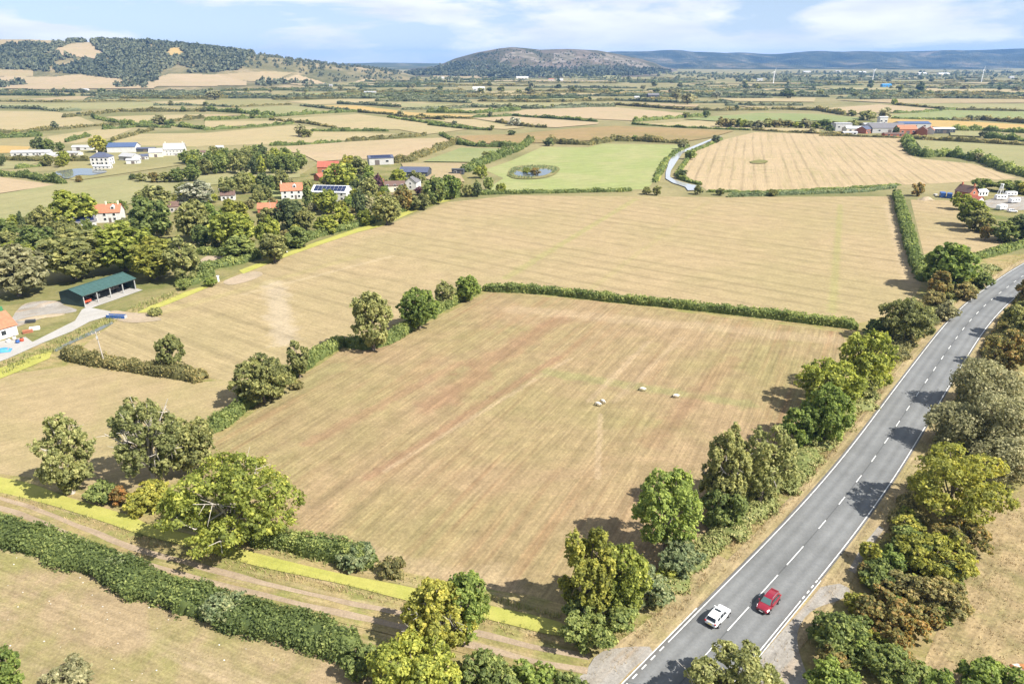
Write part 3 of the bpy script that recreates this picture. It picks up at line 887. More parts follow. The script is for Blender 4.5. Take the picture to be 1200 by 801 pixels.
for k, px, mt, lb in [
 ('left', [(-30, 104), (-30, 91), (20, 90), (60, 91), (90, 88), (130, 92), (190, 98), (180, 104), (60, 105)], 'fP0', 'tan field at the foot of the wooded hill'),
 ('left', [(186, 91), (200, 87), (252, 88), (290, 96), (290, 101), (176, 102)], 'fP1', 'pale tan field under the quarry on the hill'),
 ('left', [(252, 88), (316, 84), (344, 86), (318, 97), (292, 96), (266, 92)], 'fT0', 'tan hillside field framed by dark hedges'),
 ('left', [(320, 97), (348, 88), (382, 98), (360, 101)], 'fP2', 'pinkish field on the lower hill slope'),
 ('left', [(-20, 88), (0, 82), (40, 83), (38, 90), (-20, 91)], 'fT1', 'small tan field at the left edge of the hill'),
 ('left', [(64, 57), (84, 52), (106, 50), (112, 56), (126, 67), (110, 69.5), (88, 67), (72, 65)], 'fP0', 'pale clearing field high on the wooded hill'),
 ('left', [(-30, 60), (-30, 46), (44, 46.3), (80, 50), (60, 53), (20, 52), (0, 57)], 'fT2', 'tan grass on the crest of the left hill'),
 ('left', [(194, 66), (198, 57), (212, 56), (216, 66), (204, 69)], 'fY0', 'ochre quarry face in the wooded hill'),
 ('left', [(410, 98), (430, 92), (452, 97), (440, 101)], 'fP1', 'small tan field at the right end of the hill'),
 ('mid', [(505, 90), (520, 85), (570, 86), (572, 92), (520, 93)], 'fT0', 'tan field at the foot of the rocky hill'),
 ('mid', [(660, 91), (670, 87), (720, 86), (728, 92), (700, 94)], 'fG1', 'pale green field under the rocky hill'),
 ('mid', [(585, 75), (592, 64), (606, 60), (624, 62), (636, 70), (640, 77), (626, 72), (606, 66)], 'rock', 'pale bare rock face near the top of the rocky hill'),
 ('mid', [(646, 76), (650, 63), (668, 60), (676, 68), (664, 73)], 'rock', 'pale scree patch on the rocky hill'),
 ('mid', [(690, 66), (710, 63), (745, 72), (770, 80), (750, 81), (715, 72)], 'rock', 'stony brown slope at the right of the rocky hill')]:
    hill_field(k, px, mt, lb)

# --- haze: the air over the plain
hz = MB(); hz.box((0, 5000, 98), (28200, 16200, 200))
hzo = hz.build('haze', None)
hm = bpy.data.materials.new('haze'); hm.use_nodes = True
hn, hl = hm.node_tree.nodes, hm.node_tree.links
hn.clear()
ho = hn.new('ShaderNodeOutputMaterial'); hv = hn.new('ShaderNodeVolumePrincipled')
hv.inputs['Color'].default_value = (0.24, 0.50, 1.0, 1)
hv.inputs['Density'].default_value = 0.000062
hv.inputs['Anisotropy'].default_value = 0.1
hl.new(hv.outputs['Volume'], ho.inputs['Volume'])
hzo.data.materials.append(hm)
tag(hzo, 'thin blue summer haze over the distant plain', None, None, 'stuff')

# --- the near ground: rough grass under the hedges and scrub, then each field as a sheet
sheet('grass_margin', [(-200, 300), (1150, 300), (1400, 290), (1700, 900), (-500, 900)], 'bank', 'rough grass between the fields, the ditch and the road')
sheet('hay_field', [(255, 514), (345, 447), (400, 410), (455, 404), (520, 369), (572, 342), (700, 353), (985, 389), (1003, 420), (968, 470), (935, 520), (865, 590), (800, 645), (745, 685), (690, 715), (620, 697), (560, 688), (440, 662), (345, 640), (270, 600), (232, 555)], 'main',
      'large brown mown hay field in the middle with four sheep', smooth=0)
sheet('grazing_field', [(-90, 560), (0, 555), (60, 562), (140, 585), (215, 560), (250, 510), (300, 462), (332, 440), (240, 447), (90, 427), (0, 440), (-90, 455)], 'left', 'pale grazing field left of the hay field')
sheet('mown_field', [(92, 410), (140, 373), (200, 350), (250, 335), (300, 313), (372, 285), (455, 263), (525, 237), (600, 229), (840, 231), (1046, 230), (1062, 280), (1080, 332), (1065, 362), (1005, 379), (850, 358), (700, 344), (578, 332), (540, 346), (460, 380), (400, 399), (345, 431), (310, 455), (245, 442), (92, 417)], 'second',
      'wide pale mown field with faint swath lines behind the clipped hedge')
sheet('paddock', [(-200, 610), (0, 640), (100, 668), (200, 708), (300, 742), (420, 775), (480, 830), (500, 900), (-300, 900)], 'paddock', 'worn dry paddock in the bottom left corner')
sheet('paddock', [(1150, 600), (1205, 570), (1300, 560), (1500, 900), (1050, 900), (1085, 770), (1115, 700), (1140, 650)], 'paddock_right', 'tussocky dry paddock in the bottom right corner')
sheet('strip_field', [(1067, 234), (1121, 235), (1138, 262), (1190, 290), (1150, 302), (1094, 316), (1083, 300)], 'second', 'narrow pale field beside the brick cottage')
sheet('garden_ground', [(-200, 262), (60, 258), (240, 214), (350, 206), (372, 192), (470, 190), (560, 205), (565, 226), (520, 236), (455, 262), (372, 284), (300, 311), (240, 335), (190, 345), (130, 372), (60, 400), (-60, 425), (-260, 420)], 'garden', 'gardens and rough grass under the village trees')
sheet('garden_ground', [(1128, 236), (1145, 222), (1200, 218), (1300, 222), (1320, 275), (1200, 290), (1150, 264)], 'garden', 'mown lawn and yard behind the brick cottage')
sheet('garden_ground', [(250, 296), (290, 288), (300, 302), (262, 312), (235, 306)], 'bare', 'bare brown clearing among the village trees', smooth=2)
sheet('lawn', [(295, 224), (318, 219), (336, 226), (330, 238), (300, 240)], 'lush', 'green lawn beside the orange-roofed cottage', smooth=2)
sheet('lawn', [(365, 275), (380, 266), (420, 258), (440, 254), (425, 262), (385, 276)], 'lush', 'orchard lawn beside the mown field', smooth=2)
sheet('stubble_field', [(884, 155), (960, 157), (1056, 161), (1064, 180), (1080, 186), (1140, 192), (1192, 209), (1100, 215), (1000, 219), (896, 224), (828, 223), (818, 215), (790, 209), (808, 179), (848, 164)], 'stubble', 'large pinkish stubble field with a dark pit near its middle')
sheet('pasture', [(568, 223), (590, 209), (568, 199), (600, 188), (636, 172), (688, 173), (706, 168.5), (806, 170), (786, 181), (764, 215), (758, 222), (660, 224)], 'lush', 'bright green pasture with a small pond')

FIELDS = [
 ('S', 'straw field at the left edge behind the farmhouses', [(-60, 130), (0, 130), (66, 131), (96, 138), (112, 145), (60, 150), (0, 154), (-60, 157)]),
 ('S', 'narrow straw field above the blue-roofed barn', [(56, 160), (112, 152), (156, 151), (128, 162), (90, 168), (60, 167)]),
 ('S', 'straw field stretching right from the blue-roofed barn', [(132, 166), (166, 157), (240, 156), (340, 147), (372, 149), (364, 154), (400, 155), (466, 157), (400, 165), (320, 169), (240, 171), (200, 178), (150, 172)]),
 ('S', 'small straw field between dark hedges far left', [(124, 137), (180, 135), (240, 134), (240, 140), (200, 143), (172, 144), (164, 146)]),
 ('G', 'long pale green field far left', [(-40, 123), (176, 120), (220, 125), (140, 128), (-40, 128)]),
 ('T', 'thin tan strip under the wooded hill', [(34, 116), (84, 113), (134, 113), (134, 116), (60, 118)]),
 ('B', 'small dark green field under the wooded hill', [(170, 114), (206, 112), (206, 116), (174, 117)]),
 ('S', 'thin straw strip under the wooded hill', [(176, 120), (240, 117), (250, 123), (200, 122)]),
 ('Y', 'small golden field beside the left farm', [(-40, 171), (0, 171), (36, 172), (30, 179), (-40, 181)]),
 ('G', 'small green field left of the farm pond', [(-40, 190), (48, 190), (20, 198), (-40, 200)]),
 ('P', 'pale field at the left edge below the farm pond', [(-60, 207), (0, 208), (66, 217), (0, 227), (-60, 232)]),
 ('G', 'large yellow-green meadow behind the village trees', [(-80, 236), (0, 228), (80, 214), (150, 206), (240, 201), (350, 197), (352, 208), (240, 218), (160, 237), (60, 264), (-80, 290)]),
 ('O', 'rough paddock around the left farm', [(60, 205), (100, 170), (230, 172), (238, 190), (150, 203), (90, 212)]),
 ('G', 'pale green field with two bushes', [(272, 128), (340, 124), (368, 127), (380, 130), (320, 135), (300, 133)]),
 ('O', 'dull field under the hill', [(240, 118), (320, 117), (334, 122), (280, 125), (240, 124)]),
 ('S', 'long straw strip before the rocky hill', [(336, 119), (380, 117), (450, 116), (456, 118), (392, 122), (368, 123)]),
 ('Y', 'golden ripe field in the distance', [(376, 124), (416, 124), (460, 129), (480, 132), (562, 136), (520, 139), (480, 136), (430, 131)]),
 ('S', 'wide straw field beyond the shed', [(320, 140), (420, 134), (460, 139), (548, 152), (500, 158), (466, 152), (412, 152), (392, 149), (360, 145)]),
 ('S', 'narrow straw field with a dark hedge below', [(240, 142), (326, 142), (340, 145), (240, 150)]),
 ('T', 'small tan strip behind a bushy hedge', [(240, 134), (286, 135), (240, 138)]),
 ('P', 'large straw field behind the grey sheds', [(330, 176), (336, 172), (420, 166), (480, 163), (528, 162), (530, 168), (500, 179), (478, 186), (460, 186), (400, 188), (372, 190), (356, 182)]),
 ('S', 'pale strip beyond the golden field', [(440, 122), (490, 120), (520, 123), (470, 127)]),
 ('B', 'dark green strip under the hill end', [(340, 109), (426, 110), (420, 114), (350, 114)]),
 ('S', 'straw wedge field in the middle distance', [(492, 139), (554, 140), (580, 145), (616, 150), (592, 152), (568, 151), (540, 146)]),
 ('P', 'straw field with a pale willow on its edge', [(554, 139), (600, 137), (660, 141), (702, 144), (700, 146), (652, 150), (610, 148), (580, 143)]),
 ('P', 'broad pinkish straw field in the middle distance', [(590, 134), (616, 129), (670, 126), (720, 126), (824, 135), (786, 138), (744, 142), (720, 141), (660, 138)]),
 ('R', 'rough tawny moor field behind the green pasture', [(534, 160), (600, 158), (660, 152), (720, 148), (860, 154), (832, 162), (800, 167), (720, 164), (640, 168), (560, 169)]),
 ('B', 'green strip field beside the dark cabin', [(540, 174), (594, 175), (570, 186), (556, 191), (496, 190)]),
 ('T', 'dry strip around the dark cabin', [(470, 192), (546, 192), (536, 200), (545, 214), (505, 212), (476, 204)]),
 ('G', 'pale green strip in the middle distance', [(552, 121), (694, 121), (690, 124), (620, 126), (564, 124)]),
 ('S', 'straw strip beside the pale shed', [(544, 109), (600, 107), (670, 106), (648, 110), (620, 113), (592, 114)]),
 ('G', 'pale green strip behind the golden field', [(470, 121), (536, 123), (500, 127), (470, 126)]),
 ('S', 'small straw strip between hedges', [(516, 129), (580, 127), (576, 131), (540, 133)]),
 ('S', 'straw strip under the rocky hill', [(652, 108), (720, 106), (800, 107), (800, 110), (660, 112)]),
 ('G', 'thin green strip in the distance', [(620, 115), (710, 116), (680, 119)]),
 ('S', 'straw strip before the line of trees', [(760, 146), (820, 142), (884, 149), (876, 152), (800, 150)]),
 ('B', 'long green field behind the line of trees', [(800, 140), (888, 133), (960, 134), (1010, 139), (1000, 145), (960, 142), (896, 145), (830, 142)]),
 ('S', 'straw strip right of the dark barn', [(844, 116), (956, 115), (954, 120), (860, 119)]),
 ('T', 'thin tan strip left of the lone tree', [(744, 121), (820, 123), (816, 126), (760, 124)]),
 ('S', 'thin strip above the stubble field', [(896, 150), (960, 152), (960, 156), (890, 153)]),
 ('T', 'tiny tan field in the distance', [(860, 124), (904, 126), (896, 129)]),
 ('S', 'far straw strip under the blue ridge', [(814, 102), (890, 101), (890, 105), (814, 107)]),
 ('T', 'far tan strip beside the dark barn', [(740, 108), (784, 106), (782, 111), (744, 111)]),
 ('P', 'pinkish field behind the right farm', [(964, 128), (1030, 123), (1118, 130), (1060, 132), (996, 134)]),
 ('B', 'long green field at the right edge', [(1044, 136), (1110, 130), (1230, 132), (1230, 141), (1160, 140), (1116, 142), (1110, 139), (1046, 139)]),
 ('Y', 'straw field right of the farm buildings', [(1030, 145), (1040, 140), (1110, 142), (1230, 149), (1230, 153), (1120, 151), (1084, 149)]),
 ('G', 'pale green field at the right edge', [(1060, 122), (1230, 122), (1230, 130), (1120, 128)]),
 ('T', 'tan strip at the far right', [(980, 118), (1088, 116), (1230, 117), (1230, 121), (1056, 122)]),
 ('B', 'thin bright green strip at the far right', [(994, 112), (1096, 112), (1094, 115), (992, 114)]),
 ('G', 'green field right of the stubble field', [(1072, 165), (1084, 181), (1112, 179), (1146, 185), (1210, 201), (1230, 200), (1230, 174)]),
 ('G', 'small green plot beside the right farm', [(1112, 154), (1156, 156), (1150, 161), (1114, 160)]),
 ('S', 'far straw strip at the right edge', [(1082, 103), (1230, 106), (1230, 110), (1088, 109)]),
 ('G', 'far green strip beside the blue shed', [(996, 104), (1060, 104), (1068, 108), (1004, 109)]),
 ('S', 'far straw strip left of the blue shed', [(930, 106), (985, 105), (980, 109), (930, 110)])]
for i, (k, lb, px) in enumerate(FIELDS):
    sheet('field', px, 'f%s%d' % (k, i % 3), lb, step=0.02)
# farther strips of field under the hills, too thin to trace
rg = np.random.default_rng(4)
FAR_EDGES = []
for i in range(70):
    Y0 = rg.uniform(1750, 4300); uu = rg.uniform(-100, 1320)
    X0 = (uu - 600) / FPX * COSP * Y0
    if Y0 > np.interp(uu, [-200, 300, 470, 560, 2000], [1560, 1750, 2450, 2850, 4600]) - 60: continue
    w, dpt = rg.uniform(180, 420), rg.uniform(50, 130); a = rg.uniform(-0.25, 0.25)
    ca, sa = math.cos(a), math.sin(a)
    q = [(X0 + x * ca - y * sa + rg.uniform(-15, 15), Y0 + x * sa + y * ca) for x, y in ((-w / 2, -dpt / 2), (w / 2, -dpt / 2), (w / 2, dpt / 2), (-w / 2, dpt / 2))]
    sheet('field', q, 'f%s%d' % (rg.choice(list('SSSPTGGBO')), i % 3), 'thin pale field strip far off under the hills', step=0.02, world=True)
    FAR_EDGES.append(((q[0], q[1])))

# --- road
CL = [(865, 725), (901, 685.6), (932, 651), (964, 614.4), (987, 586.3), (1007, 560.5), (1024, 537.5), (1038.8, 516.3), (1052.3, 496.2), (1075, 462), (1095, 432.7), (1112.5, 407.5), (1128.6, 385.6), (1144.9, 367), (1161.7, 351.2), (1179.6, 337.4)]
cl = np.array(GP(CL))
d0 = unit(cl[3] - cl[0])
pre = [cl[0] - d0 * s for s in (75, 50, 25)]
d1 = unit(cl[-1] - cl[-3]); ext = []; p = cl[-1].copy(); a = math.atan2(d1[1], d1[0])
for i in range(20):
    a -= 0.022; p = p + 14 * np.array([math.cos(a), math.sin(a)]); ext.append(p.copy())
ROAD = smooth_line(np.array(pre + list(cl) + ext), 1.0)
# even out hand-traced wobble
for _ in range(60):
    ROAD[1:-1] = 0.25 * ROAD[:-2] + 0.5 * ROAD[1:-1] + 0.25 * ROAD[2:]
ROAD = resample(ROAD, 1.0)[0]
m, nt, N, L, b = new_mat('asphalt')
at = N.new('ShaderNodeAttribute'); at.attribute_name = 'tint'
geo = N.new('ShaderNodeNewGeometry')
def _n(s, d=5, r=0.65):
    n = N.new('ShaderNodeTexNoise'); n.inputs['Scale'].default_value = s; n.inputs['Detail'].default_value = d; n.inputs['Roughness'].default_value = r
    L.new(geo.outputs['Position'], n.inputs['Vector']); return n.outputs['Fac']
def _r(x, a, c, lo, hi):
    r = N.new('ShaderNodeMapRange'); r.inputs['From Min'].default_value = a; r.inputs['From Max'].default_value = c
    r.inputs['To Min'].default_value = lo; r.inputs['To Max'].default_value = hi; L.new(x, r.inputs['Value']); return r.outputs['Result']
cr = N.new('ShaderNodeValToRGB'); e = cr.color_ramp.elements   # across the road: polished wheel paths, darker oil lines, dark joint
e[0].position = 0.0; e[0].color = (0.10, 0.095, 0.088, 1); e[1].position = 1.0; e[1].color = (0.10, 0.095, 0.088, 1)
for ps, c in ((0.10, 0.118), (0.17, 0.140), (0.25, 0.112), (0.33, 0.142), (0.42, 0.118), (0.488, 0.105), (0.50, 0.060), (0.512, 0.105), (0.58, 0.118), (0.67, 0.142), (0.75, 0.112), (0.83, 0.140), (0.90, 0.118)):
    q = e.new(ps); q.color = (c * 1.10, c * 1.12, c * 1.11, 1)
L.new(at.outputs['Fac'], cr.inputs['Fac'])
mm = N.new('ShaderNodeMath'); mm.operation = 'MULTIPLY'
L.new(_r(_n(0.13, 6, 0.7), 0.3, 0.7, 0.80, 1.16), mm.inputs[0]); L.new(_r(_n(3.0), 0.25, 0.75, 0.86, 1.12), mm.inputs[1])
vm = N.new('ShaderNodeVectorMath'); vm.operation = 'SCALE'
L.new(cr.outputs['Color'], vm.inputs[0]); L.new(mm.outputs[0], vm.inputs['Scale']); L.new(vm.outputs['Vector'], b.inputs['Base Color'])
b.inputs['Roughness'].default_value = 0.82; b.inputs['Specular IOR Level'].default_value = 0.3
M['asphalt'] = m
HW = 5.0
T = unit(np.gradient(ROAD, axis=0)); Rn = np.stack([T[:, 1], -T[:, 0]], 1)
ac = np.linspace(-HW, HW, 41)
V = np.zeros((len(ROAD), len(ac), 3)); V[:, :, :2] = ROAD[:, None, :] + Rn[:, None, :] * ac[None, :, None]; V[:, :, 2] = 0.11
k = len(ac); i = np.arange(len(ROAD) - 1)[:, None] * k + np.arange(k - 1)[None, :]
F = np.stack([i, i + 1, i + k + 1, i + k], -1).reshape(-1, 4)
road = tag(link('road', np_mesh('road', V.reshape(-1, 3), F, np.tile((ac + HW) / (2 * HW), len(ROAD))), None, M['asphalt']),
           'grey two-lane country road curving away to the right', None, None, 'structure')
M['paint'] = plain('road_paint', (0.58, 0.58, 0.56), 0.7, 0.3, 0, 0.30, 1.3)
RS = np.concatenate([[0], np.cumsum(np.linalg.norm(np.diff(ROAD, axis=0), axis=1))])
def road_at(s, off):
    i = np.clip(np.searchsorted(RS, s), 1, len(ROAD) - 1)
    f = (s - RS[i - 1]) / (RS[i] - RS[i - 1])
    p = ROAD[i - 1] * (1 - f) + ROAD[i] * f
    t = unit(ROAD[i] - ROAD[i - 1])
    return p + np.array([t[1], -t[0]]) * off, t
def road_s(u, v):
    g = G(u, v, 0.11)
    return RS[np.argmin(np.linalg.norm(ROAD - g, axis=1))]
def mark(s0, s1, off, w, name, z=0.116):
    ss = np.linspace(s0, s1, max(2, int((s1 - s0) / 1.5) + 2))
    line = np.array([road_at(x, 0)[0] for x in ss])
    line = np.array([road_at(x, off)[0] for x in ss])
    return ribbon(name, line, -w / 2, w / 2, 'paint', z=z, parent=road)
SL = RS[-1]
sj = road_s(630 / 2.85 + 560, 660 / 2.85 + 520)          # where the edge line starts after the track mouth
mark(sj, SL - 2, -4.55, 0.14, 'edge_line')
for k_ in range(14): mark(sj - 2.0 - k_ * 2.0, sj - 1.0 - k_ * 2.0, -4.55, 0.17, 'edge_dash')
mark(2, sj + 8, -5.02, 0.13, 'edge_line', 0.120)
sr0, sr1 = road_s(941, 703), road_s(962, 677)
mark(2, sr0, 4.62, 0.14, 'edge_line')
for k_ in range(4):
    a_ = sr0 + (k_ + 0.35) * (sr1 - sr0) / 4; mark(a_, a_ + (sr1 - sr0) / 8, 4.62, 0.16, 'edge_dash')
mark(sr1, SL - 2, 4.62, 0.14, 'edge_line')
mark(2, sr1, 5.0, 0.10, 'edge_line', 0.120)
s1 = road_s(852.6, 738.6)
for k_ in range(-8, 3): mark(s1 + 9 * k_, s1 + 9 * k_ + 6.0, 0, 0.14, 'centre_dash')
s2 = road_s(959.6, 619.3)
for k_ in range(0, 44):
    if s2 + 9 * k_ + 4 < SL: mark(s2 + 9 * k_, s2 + 9 * k_ + 3.0, 0, 0.14, 'centre_dash')
# kerbless verge strips
ribbon('verge', ROAD, -6.9, -4.8, 'verge', 'brown mown verge along the left side of the road', z=0.085)
ribbon('verge', ROAD, 4.9, 8.2, 'verge', 'narrow dry verge along the right side of the road', z=0.088)
sheet('verge', [(707, 762), (735, 745), (775, 715), (800, 690), (815, 660), (824, 640), (850, 655), (862, 668), (800, 726), (765, 758), (735, 780)], 'verge', 'wide worn verge with old mowing tracks beside the road', z=0.094)
sheet('gravel_apron', [(684, 790), (707, 763), (767, 759), (740, 785), (715, 812), (690, 830), (660, 806)], 'gravel', 'broken grey gravel where the track meets the road', z=0.100, smooth=1.5)
sheet('lay_by', [(962, 688), (986, 684), (998, 694), (984, 703), (951, 716), (934, 744), (944, 787), (962, 820), (900, 850), (880, 790), (895, 765)], 'gravel', 'grey gravel lay-by beside the red car', z=0.102, smooth=1.5)
sheet('footpath', [(994, 668), (1010, 640), (1030, 616), (1036, 620), (1016, 646), (1002, 672)], 'gravel', 'worn grey path beside the right verge', z=0.098)

# --- ditches, track
def water_mat(name, col, rough):
    m, nt, N, L, b = new_mat(name)
    b.inputs['Base Color'].default_value = (*col, 1); b.inputs['Roughness'].default_value = rough; b.inputs['IOR'].default_value = 1.33
    b.inputs['Specular IOR Level'].default_value = 0.5
    geo = N.new('ShaderNodeNewGeometry'); n = N.new('ShaderNodeTexNoise'); n.inputs['Scale'].default_value = 1.2; n.inputs['Detail'].default_value = 3
    bp = N.new('ShaderNodeBump'); bp.inputs['Strength'].default_value = 0.08; bp.inputs['Distance'].default_value = 0.05
    L.new(geo.outputs['Position'], n.inputs['Vector']); L.new(n.outputs['Fac'], bp.inputs['Height']); L.new(bp.outputs['Normal'], b.inputs['Normal'])
    return m
M['water'] = water_mat('still_water', (0.12, 0.13, 0.12), 0.06)
M['river'] = water_mat('pale_river', (0.30, 0.31, 0.31), 0.10)
M['duckweed'] = field_mat('duckweed', (0.43, 0.405, 0.11), (0.36, 0.365, 0.085), None, -0.35, 3.0, 0.05, 5, 0.7, 0.14, 3.5)
top = [(-120, 536), (0, 559), (40, 568), (81, 583), (151, 604), (179, 616), (246, 632), (300, 648), (385, 669), (480, 688), (574, 709.5), (658, 730)]
bot = [(655, 745), (581, 728), (470, 702), (403, 685), (300, 663), (242, 646), (165, 626), (123, 612), (63, 593), (0, 577), (-120, 552)]
sheet('ditch', top + bot, 'duckweed', 'long ditch covered in yellow-green duckweed beside the track', z=0.105, smooth=1.0)
TRK = smooth_line(np.array(GP([(-150, 556), (0, 590), (45.6, 605), (93, 625), (140, 644), (196, 661), (290, 686), (375, 706), (455, 724), (560, 750), (623, 766), (690, 778)])), 1.0)
ribbon('track', TRK, -2.6, 2.6, 'bank', 'grassy farm track along the ditch', z=0.090)
rgt = np.random.default_rng(9)
for o_, lb in ((-1.15, 'upper pale wheel rut of the farm track'), (1.05, 'lower pale wheel rut of the farm track')):
    j_ = noise1(rgt, len(TRK), 7) * 0.18
    ribbon('wheel_rut', TRK, o_ - 0.48 + j_, o_ + 0.48 - noise1(rgt, len(TRK), 5) * 0.15, 'dirt', lb, z=0.108)
# narrow ditch along the left of the mown field
sheet('ditch', [(285, 321), (330, 303), (372, 288), (420, 272), (448, 265), (470, 255), (500, 242), (530, 234.5), (515, 235), (490, 243), (466, 251), (445, 260), (415, 269), (370, 284), (328, 299), (280, 317)], 'duckweed', 'thin yellow duckweed ditch along the village gardens', z=0.105)
sheet('ditch', [(-20, 437), (10, 428), (40, 417), (62, 410), (58, 420), (30, 432), (0, 444), (-20, 452)], 'duckweed', 'short duckweed ditch beside the farm drive', z=0.105)
sheet('ditch', [(62, 410), (90, 396), (120, 382), (131, 377), (133, 379), (110, 391), (85, 402), (66, 412)], 'water', 'dark open ditch beside the farm drive', z=0.104)
sheet('ditch', [(160, 367), (175, 359), (196, 351), (215, 343), (246, 333), (246, 336), (218, 348), (196, 357), (172, 366)], 'duckweed', 'yellow-green ditch running past the open barn', z=0.105)
sheet('river', [(847, 160), (842, 161.3), (813, 174.5), (800, 180), (793, 190), (786, 201), (785, 208), (791, 212), (806, 216), (821, 219), (821, 223.5), (806, 224), (803, 220), (788, 215), (780, 210), (780, 203), (784, 190), (790, 181), (802, 176), (828, 165.5), (842, 160.3)], 'river', 'pale river bend between the pasture and the stubble field', z=0.5)
sheet('ditch', [(802, 176), (787, 183), (778, 198), (773, 213), (771, 213), (774, 198), (782, 184), (796, 176)], 'duckweed', 'yellow-green strip beside the pale river', z=0.46)
sheet('pond', [(602, 204), (606, 201), (614, 203), (628, 201), (632, 199), (642, 198.5), (647, 201), (640, 205.5), (628, 207.5), (614, 207.5), (605, 206)], 'water', 'small pond ringed by rushes in the green pasture', z=0.5, smooth=1.0)
sheet('rushes_margin', [(594, 206), (600, 197), (620, 194), (648, 195), (656, 199), (648, 206), (630, 210), (605, 210)], 'garden', 'rushy ground around the pasture pond', z=0.45, smooth=2.0)
sheet('pond', [(62, 207), (66, 202), (84, 199), (100, 198), (122, 200), (124, 203), (108, 206), (92, 206), (84, 209), (76, 210), (70, 206)], 'water', 'shallow farm pond reflecting the sky', z=0.5, smooth=2.0)
# yards and drives
sheet('farm_drive', [(0, 417), (40, 400), (68, 386), (88, 376), (96, 363), (102, 360), (130, 365), (125, 371), (105, 377), (85, 388), (50, 402), (10, 420), (-60, 445), (-60, 432)], 'concrete', 'pale concrete drive leading to the open barn', z=0.11)
sheet('yard', [(126, 372), (132, 364), (150, 366), (170, 368), (190, 374), (176, 377), (150, 378)], 'bare', 'bare brown gateway beside the barn yard', z=0.112, smooth=1.5)
sheet('earth_heap_ground', [(18, 366), (30, 356), (55, 353), (82, 360), (90, 365), (60, 370), (35, 378), (10, 385)], 'gravel', 'stony grey ground left of the open barn', z=0.103, smooth=2.0)
sheet('yard', [(-20, 410), (0, 400), (30, 395), (40, 402), (10, 416), (-20, 428)], 'concrete', 'cluttered yard beside the white house', z=0.106)
sheet('lawn', [(82, 384), (94, 364), (62, 372), (36, 380), (28, 392), (50, 396)], 'garden', 'rough lawn between the drive and the stony ground', z=0.1005)
sheet('yard', [(1152, 236), (1175, 229), (1230, 232), (1230, 245), (1180, 247), (1158, 243)], 'gravel', 'grey yard full of caravans behind the cottage', z=0.12)
sheet('yard', [(510, 205), (530, 202), (540, 204), (530, 209), (512, 208)], 'concrete', 'pale yard in front of the dark cabin', z=0.46)
sheet('footpath', [(280, 322), (300, 318), (308, 322), (290, 330), (270, 334), (262, 330)], 'bare', 'pale stony patch at the corner of the mown field', z=0.11, smooth=1.5)
sheet('pit', [(878, 190), (890, 188), (900, 189.5), (895, 192), (882, 192)], 'garden', 'dark weedy hollow in the stubble field', z=0.47, smooth=3)
# ------------------------------------------------------------------ near trees, scrub and hedges
# left, along the ditch
tree((36, 484, 110, 578), 'ash', 'thin pale olive ash tree standing at the left beside the ditch', style='loose', dens=0.85, dead=5, pale=True)
tree((124, 456, 216, 566), 'ash', 'tall ragged tree with bare pale branches left of the big oak', style='sparse', dens=1.1, dead=22, pale=True)
tree((184, 482, 252, 556), 'olive', 'green tree growing against the right side of the ragged tree', style='round')
tree((188, 522, 350, 652), 'oak', 'big bright yellow-green oak overhanging the duckweed ditch', style='round', dead=8, dens=1.6)
tree((100, 560, 140, 592), 'hedge', 'low dark bramble bush on the ditch bank left', 'bush', 'bush', 'bramble_bush')
tree((128, 568, 150, 592), 'orange', 'small rusty orange bush on the ditch bank', 'bush', 'bush', 'shrub')
tree((142, 562, 202, 604), 'yellow', 'yellow-green scrub bush under the ragged tree by the ditch', 'bush', 'bush', 'shrub')
tree((196, 580, 236, 614), 'hedge', 'dark green bush at the left foot of the big oak', 'bush', 'bush', 'shrub')
tree((66, 548, 98, 578), 'olive', 'small dull shrub at the foot of the ash by the ditch', 'bush', 'bush', 'shrub')
hedge([(292, 630), (330, 639), (370, 648), (440, 664)], 3.0, 2.6, 'hedge', 'bramble hedge on the field side of the ditch right of the oak', 0.3)
tree((394, 636, 442, 668), 'reed', 'pale green reed clump on the ditch bank right of the oak', 'reeds', 'bush', 'reed_clump')
tree((442, 652, 478, 676), 'hedge_dry', 'low scrub bush on the ditch edge of the hay field', 'bush', 'bush', 'shrub')
# bottom centre
tree((512, 664, 578, 752), 'bright', 'bushy green tree at the bottom centre beside the ditch', style='round', dens=1.0)
tree((462, 670, 560, 772), 'yellow', 'yellowish half-bare tree leaning over the track at the bottom', style='loose', dens=0.9, dead=14, pale=True)
tree((424, 732, 546, 838), 'oak', 'round yellow-green tree at the bottom edge left of centre', style='round')
tree((532, 762, 612, 830), 'hedge', 'dark bramble thicket at the bottom edge right of the round tree', 'bush', 'bush', 'bramble_bush')
tree((590, 768, 660, 830), 'bright', 'green bramble thicket at the bottom edge beside the gravel', 'bush', 'bush', 'bramble_bush')
tree((640, 785, 700, 835), 'hedge', 'low bramble thicket at the bottom edge nearest the road', 'bush', 'bush', 'bramble_bush')
tree((400, 752, 448, 800), 'hedge', 'dark bush at the end of the track hedge', 'bush', 'bush', 'shrub')
tree((-18, 752, 24, 815), 'bright', 'leafy sapling at the bottom left corner', style='loose', name='sapling')
tree((50, 772, 108, 815), 'willow', 'grey-green bush at the bottom edge near the left corner', 'bush', 'bush', 'shrub')
hedge([(-60, 598), (0, 628), (60, 642), (110, 663), (160, 685), (220, 707), (280, 725), (350, 742), (420, 765)], 5.0, 2.5, 'hedge', 'long dense green hedge between the track and the left paddock', 0.24, boxy=0.75, dens=1.25)
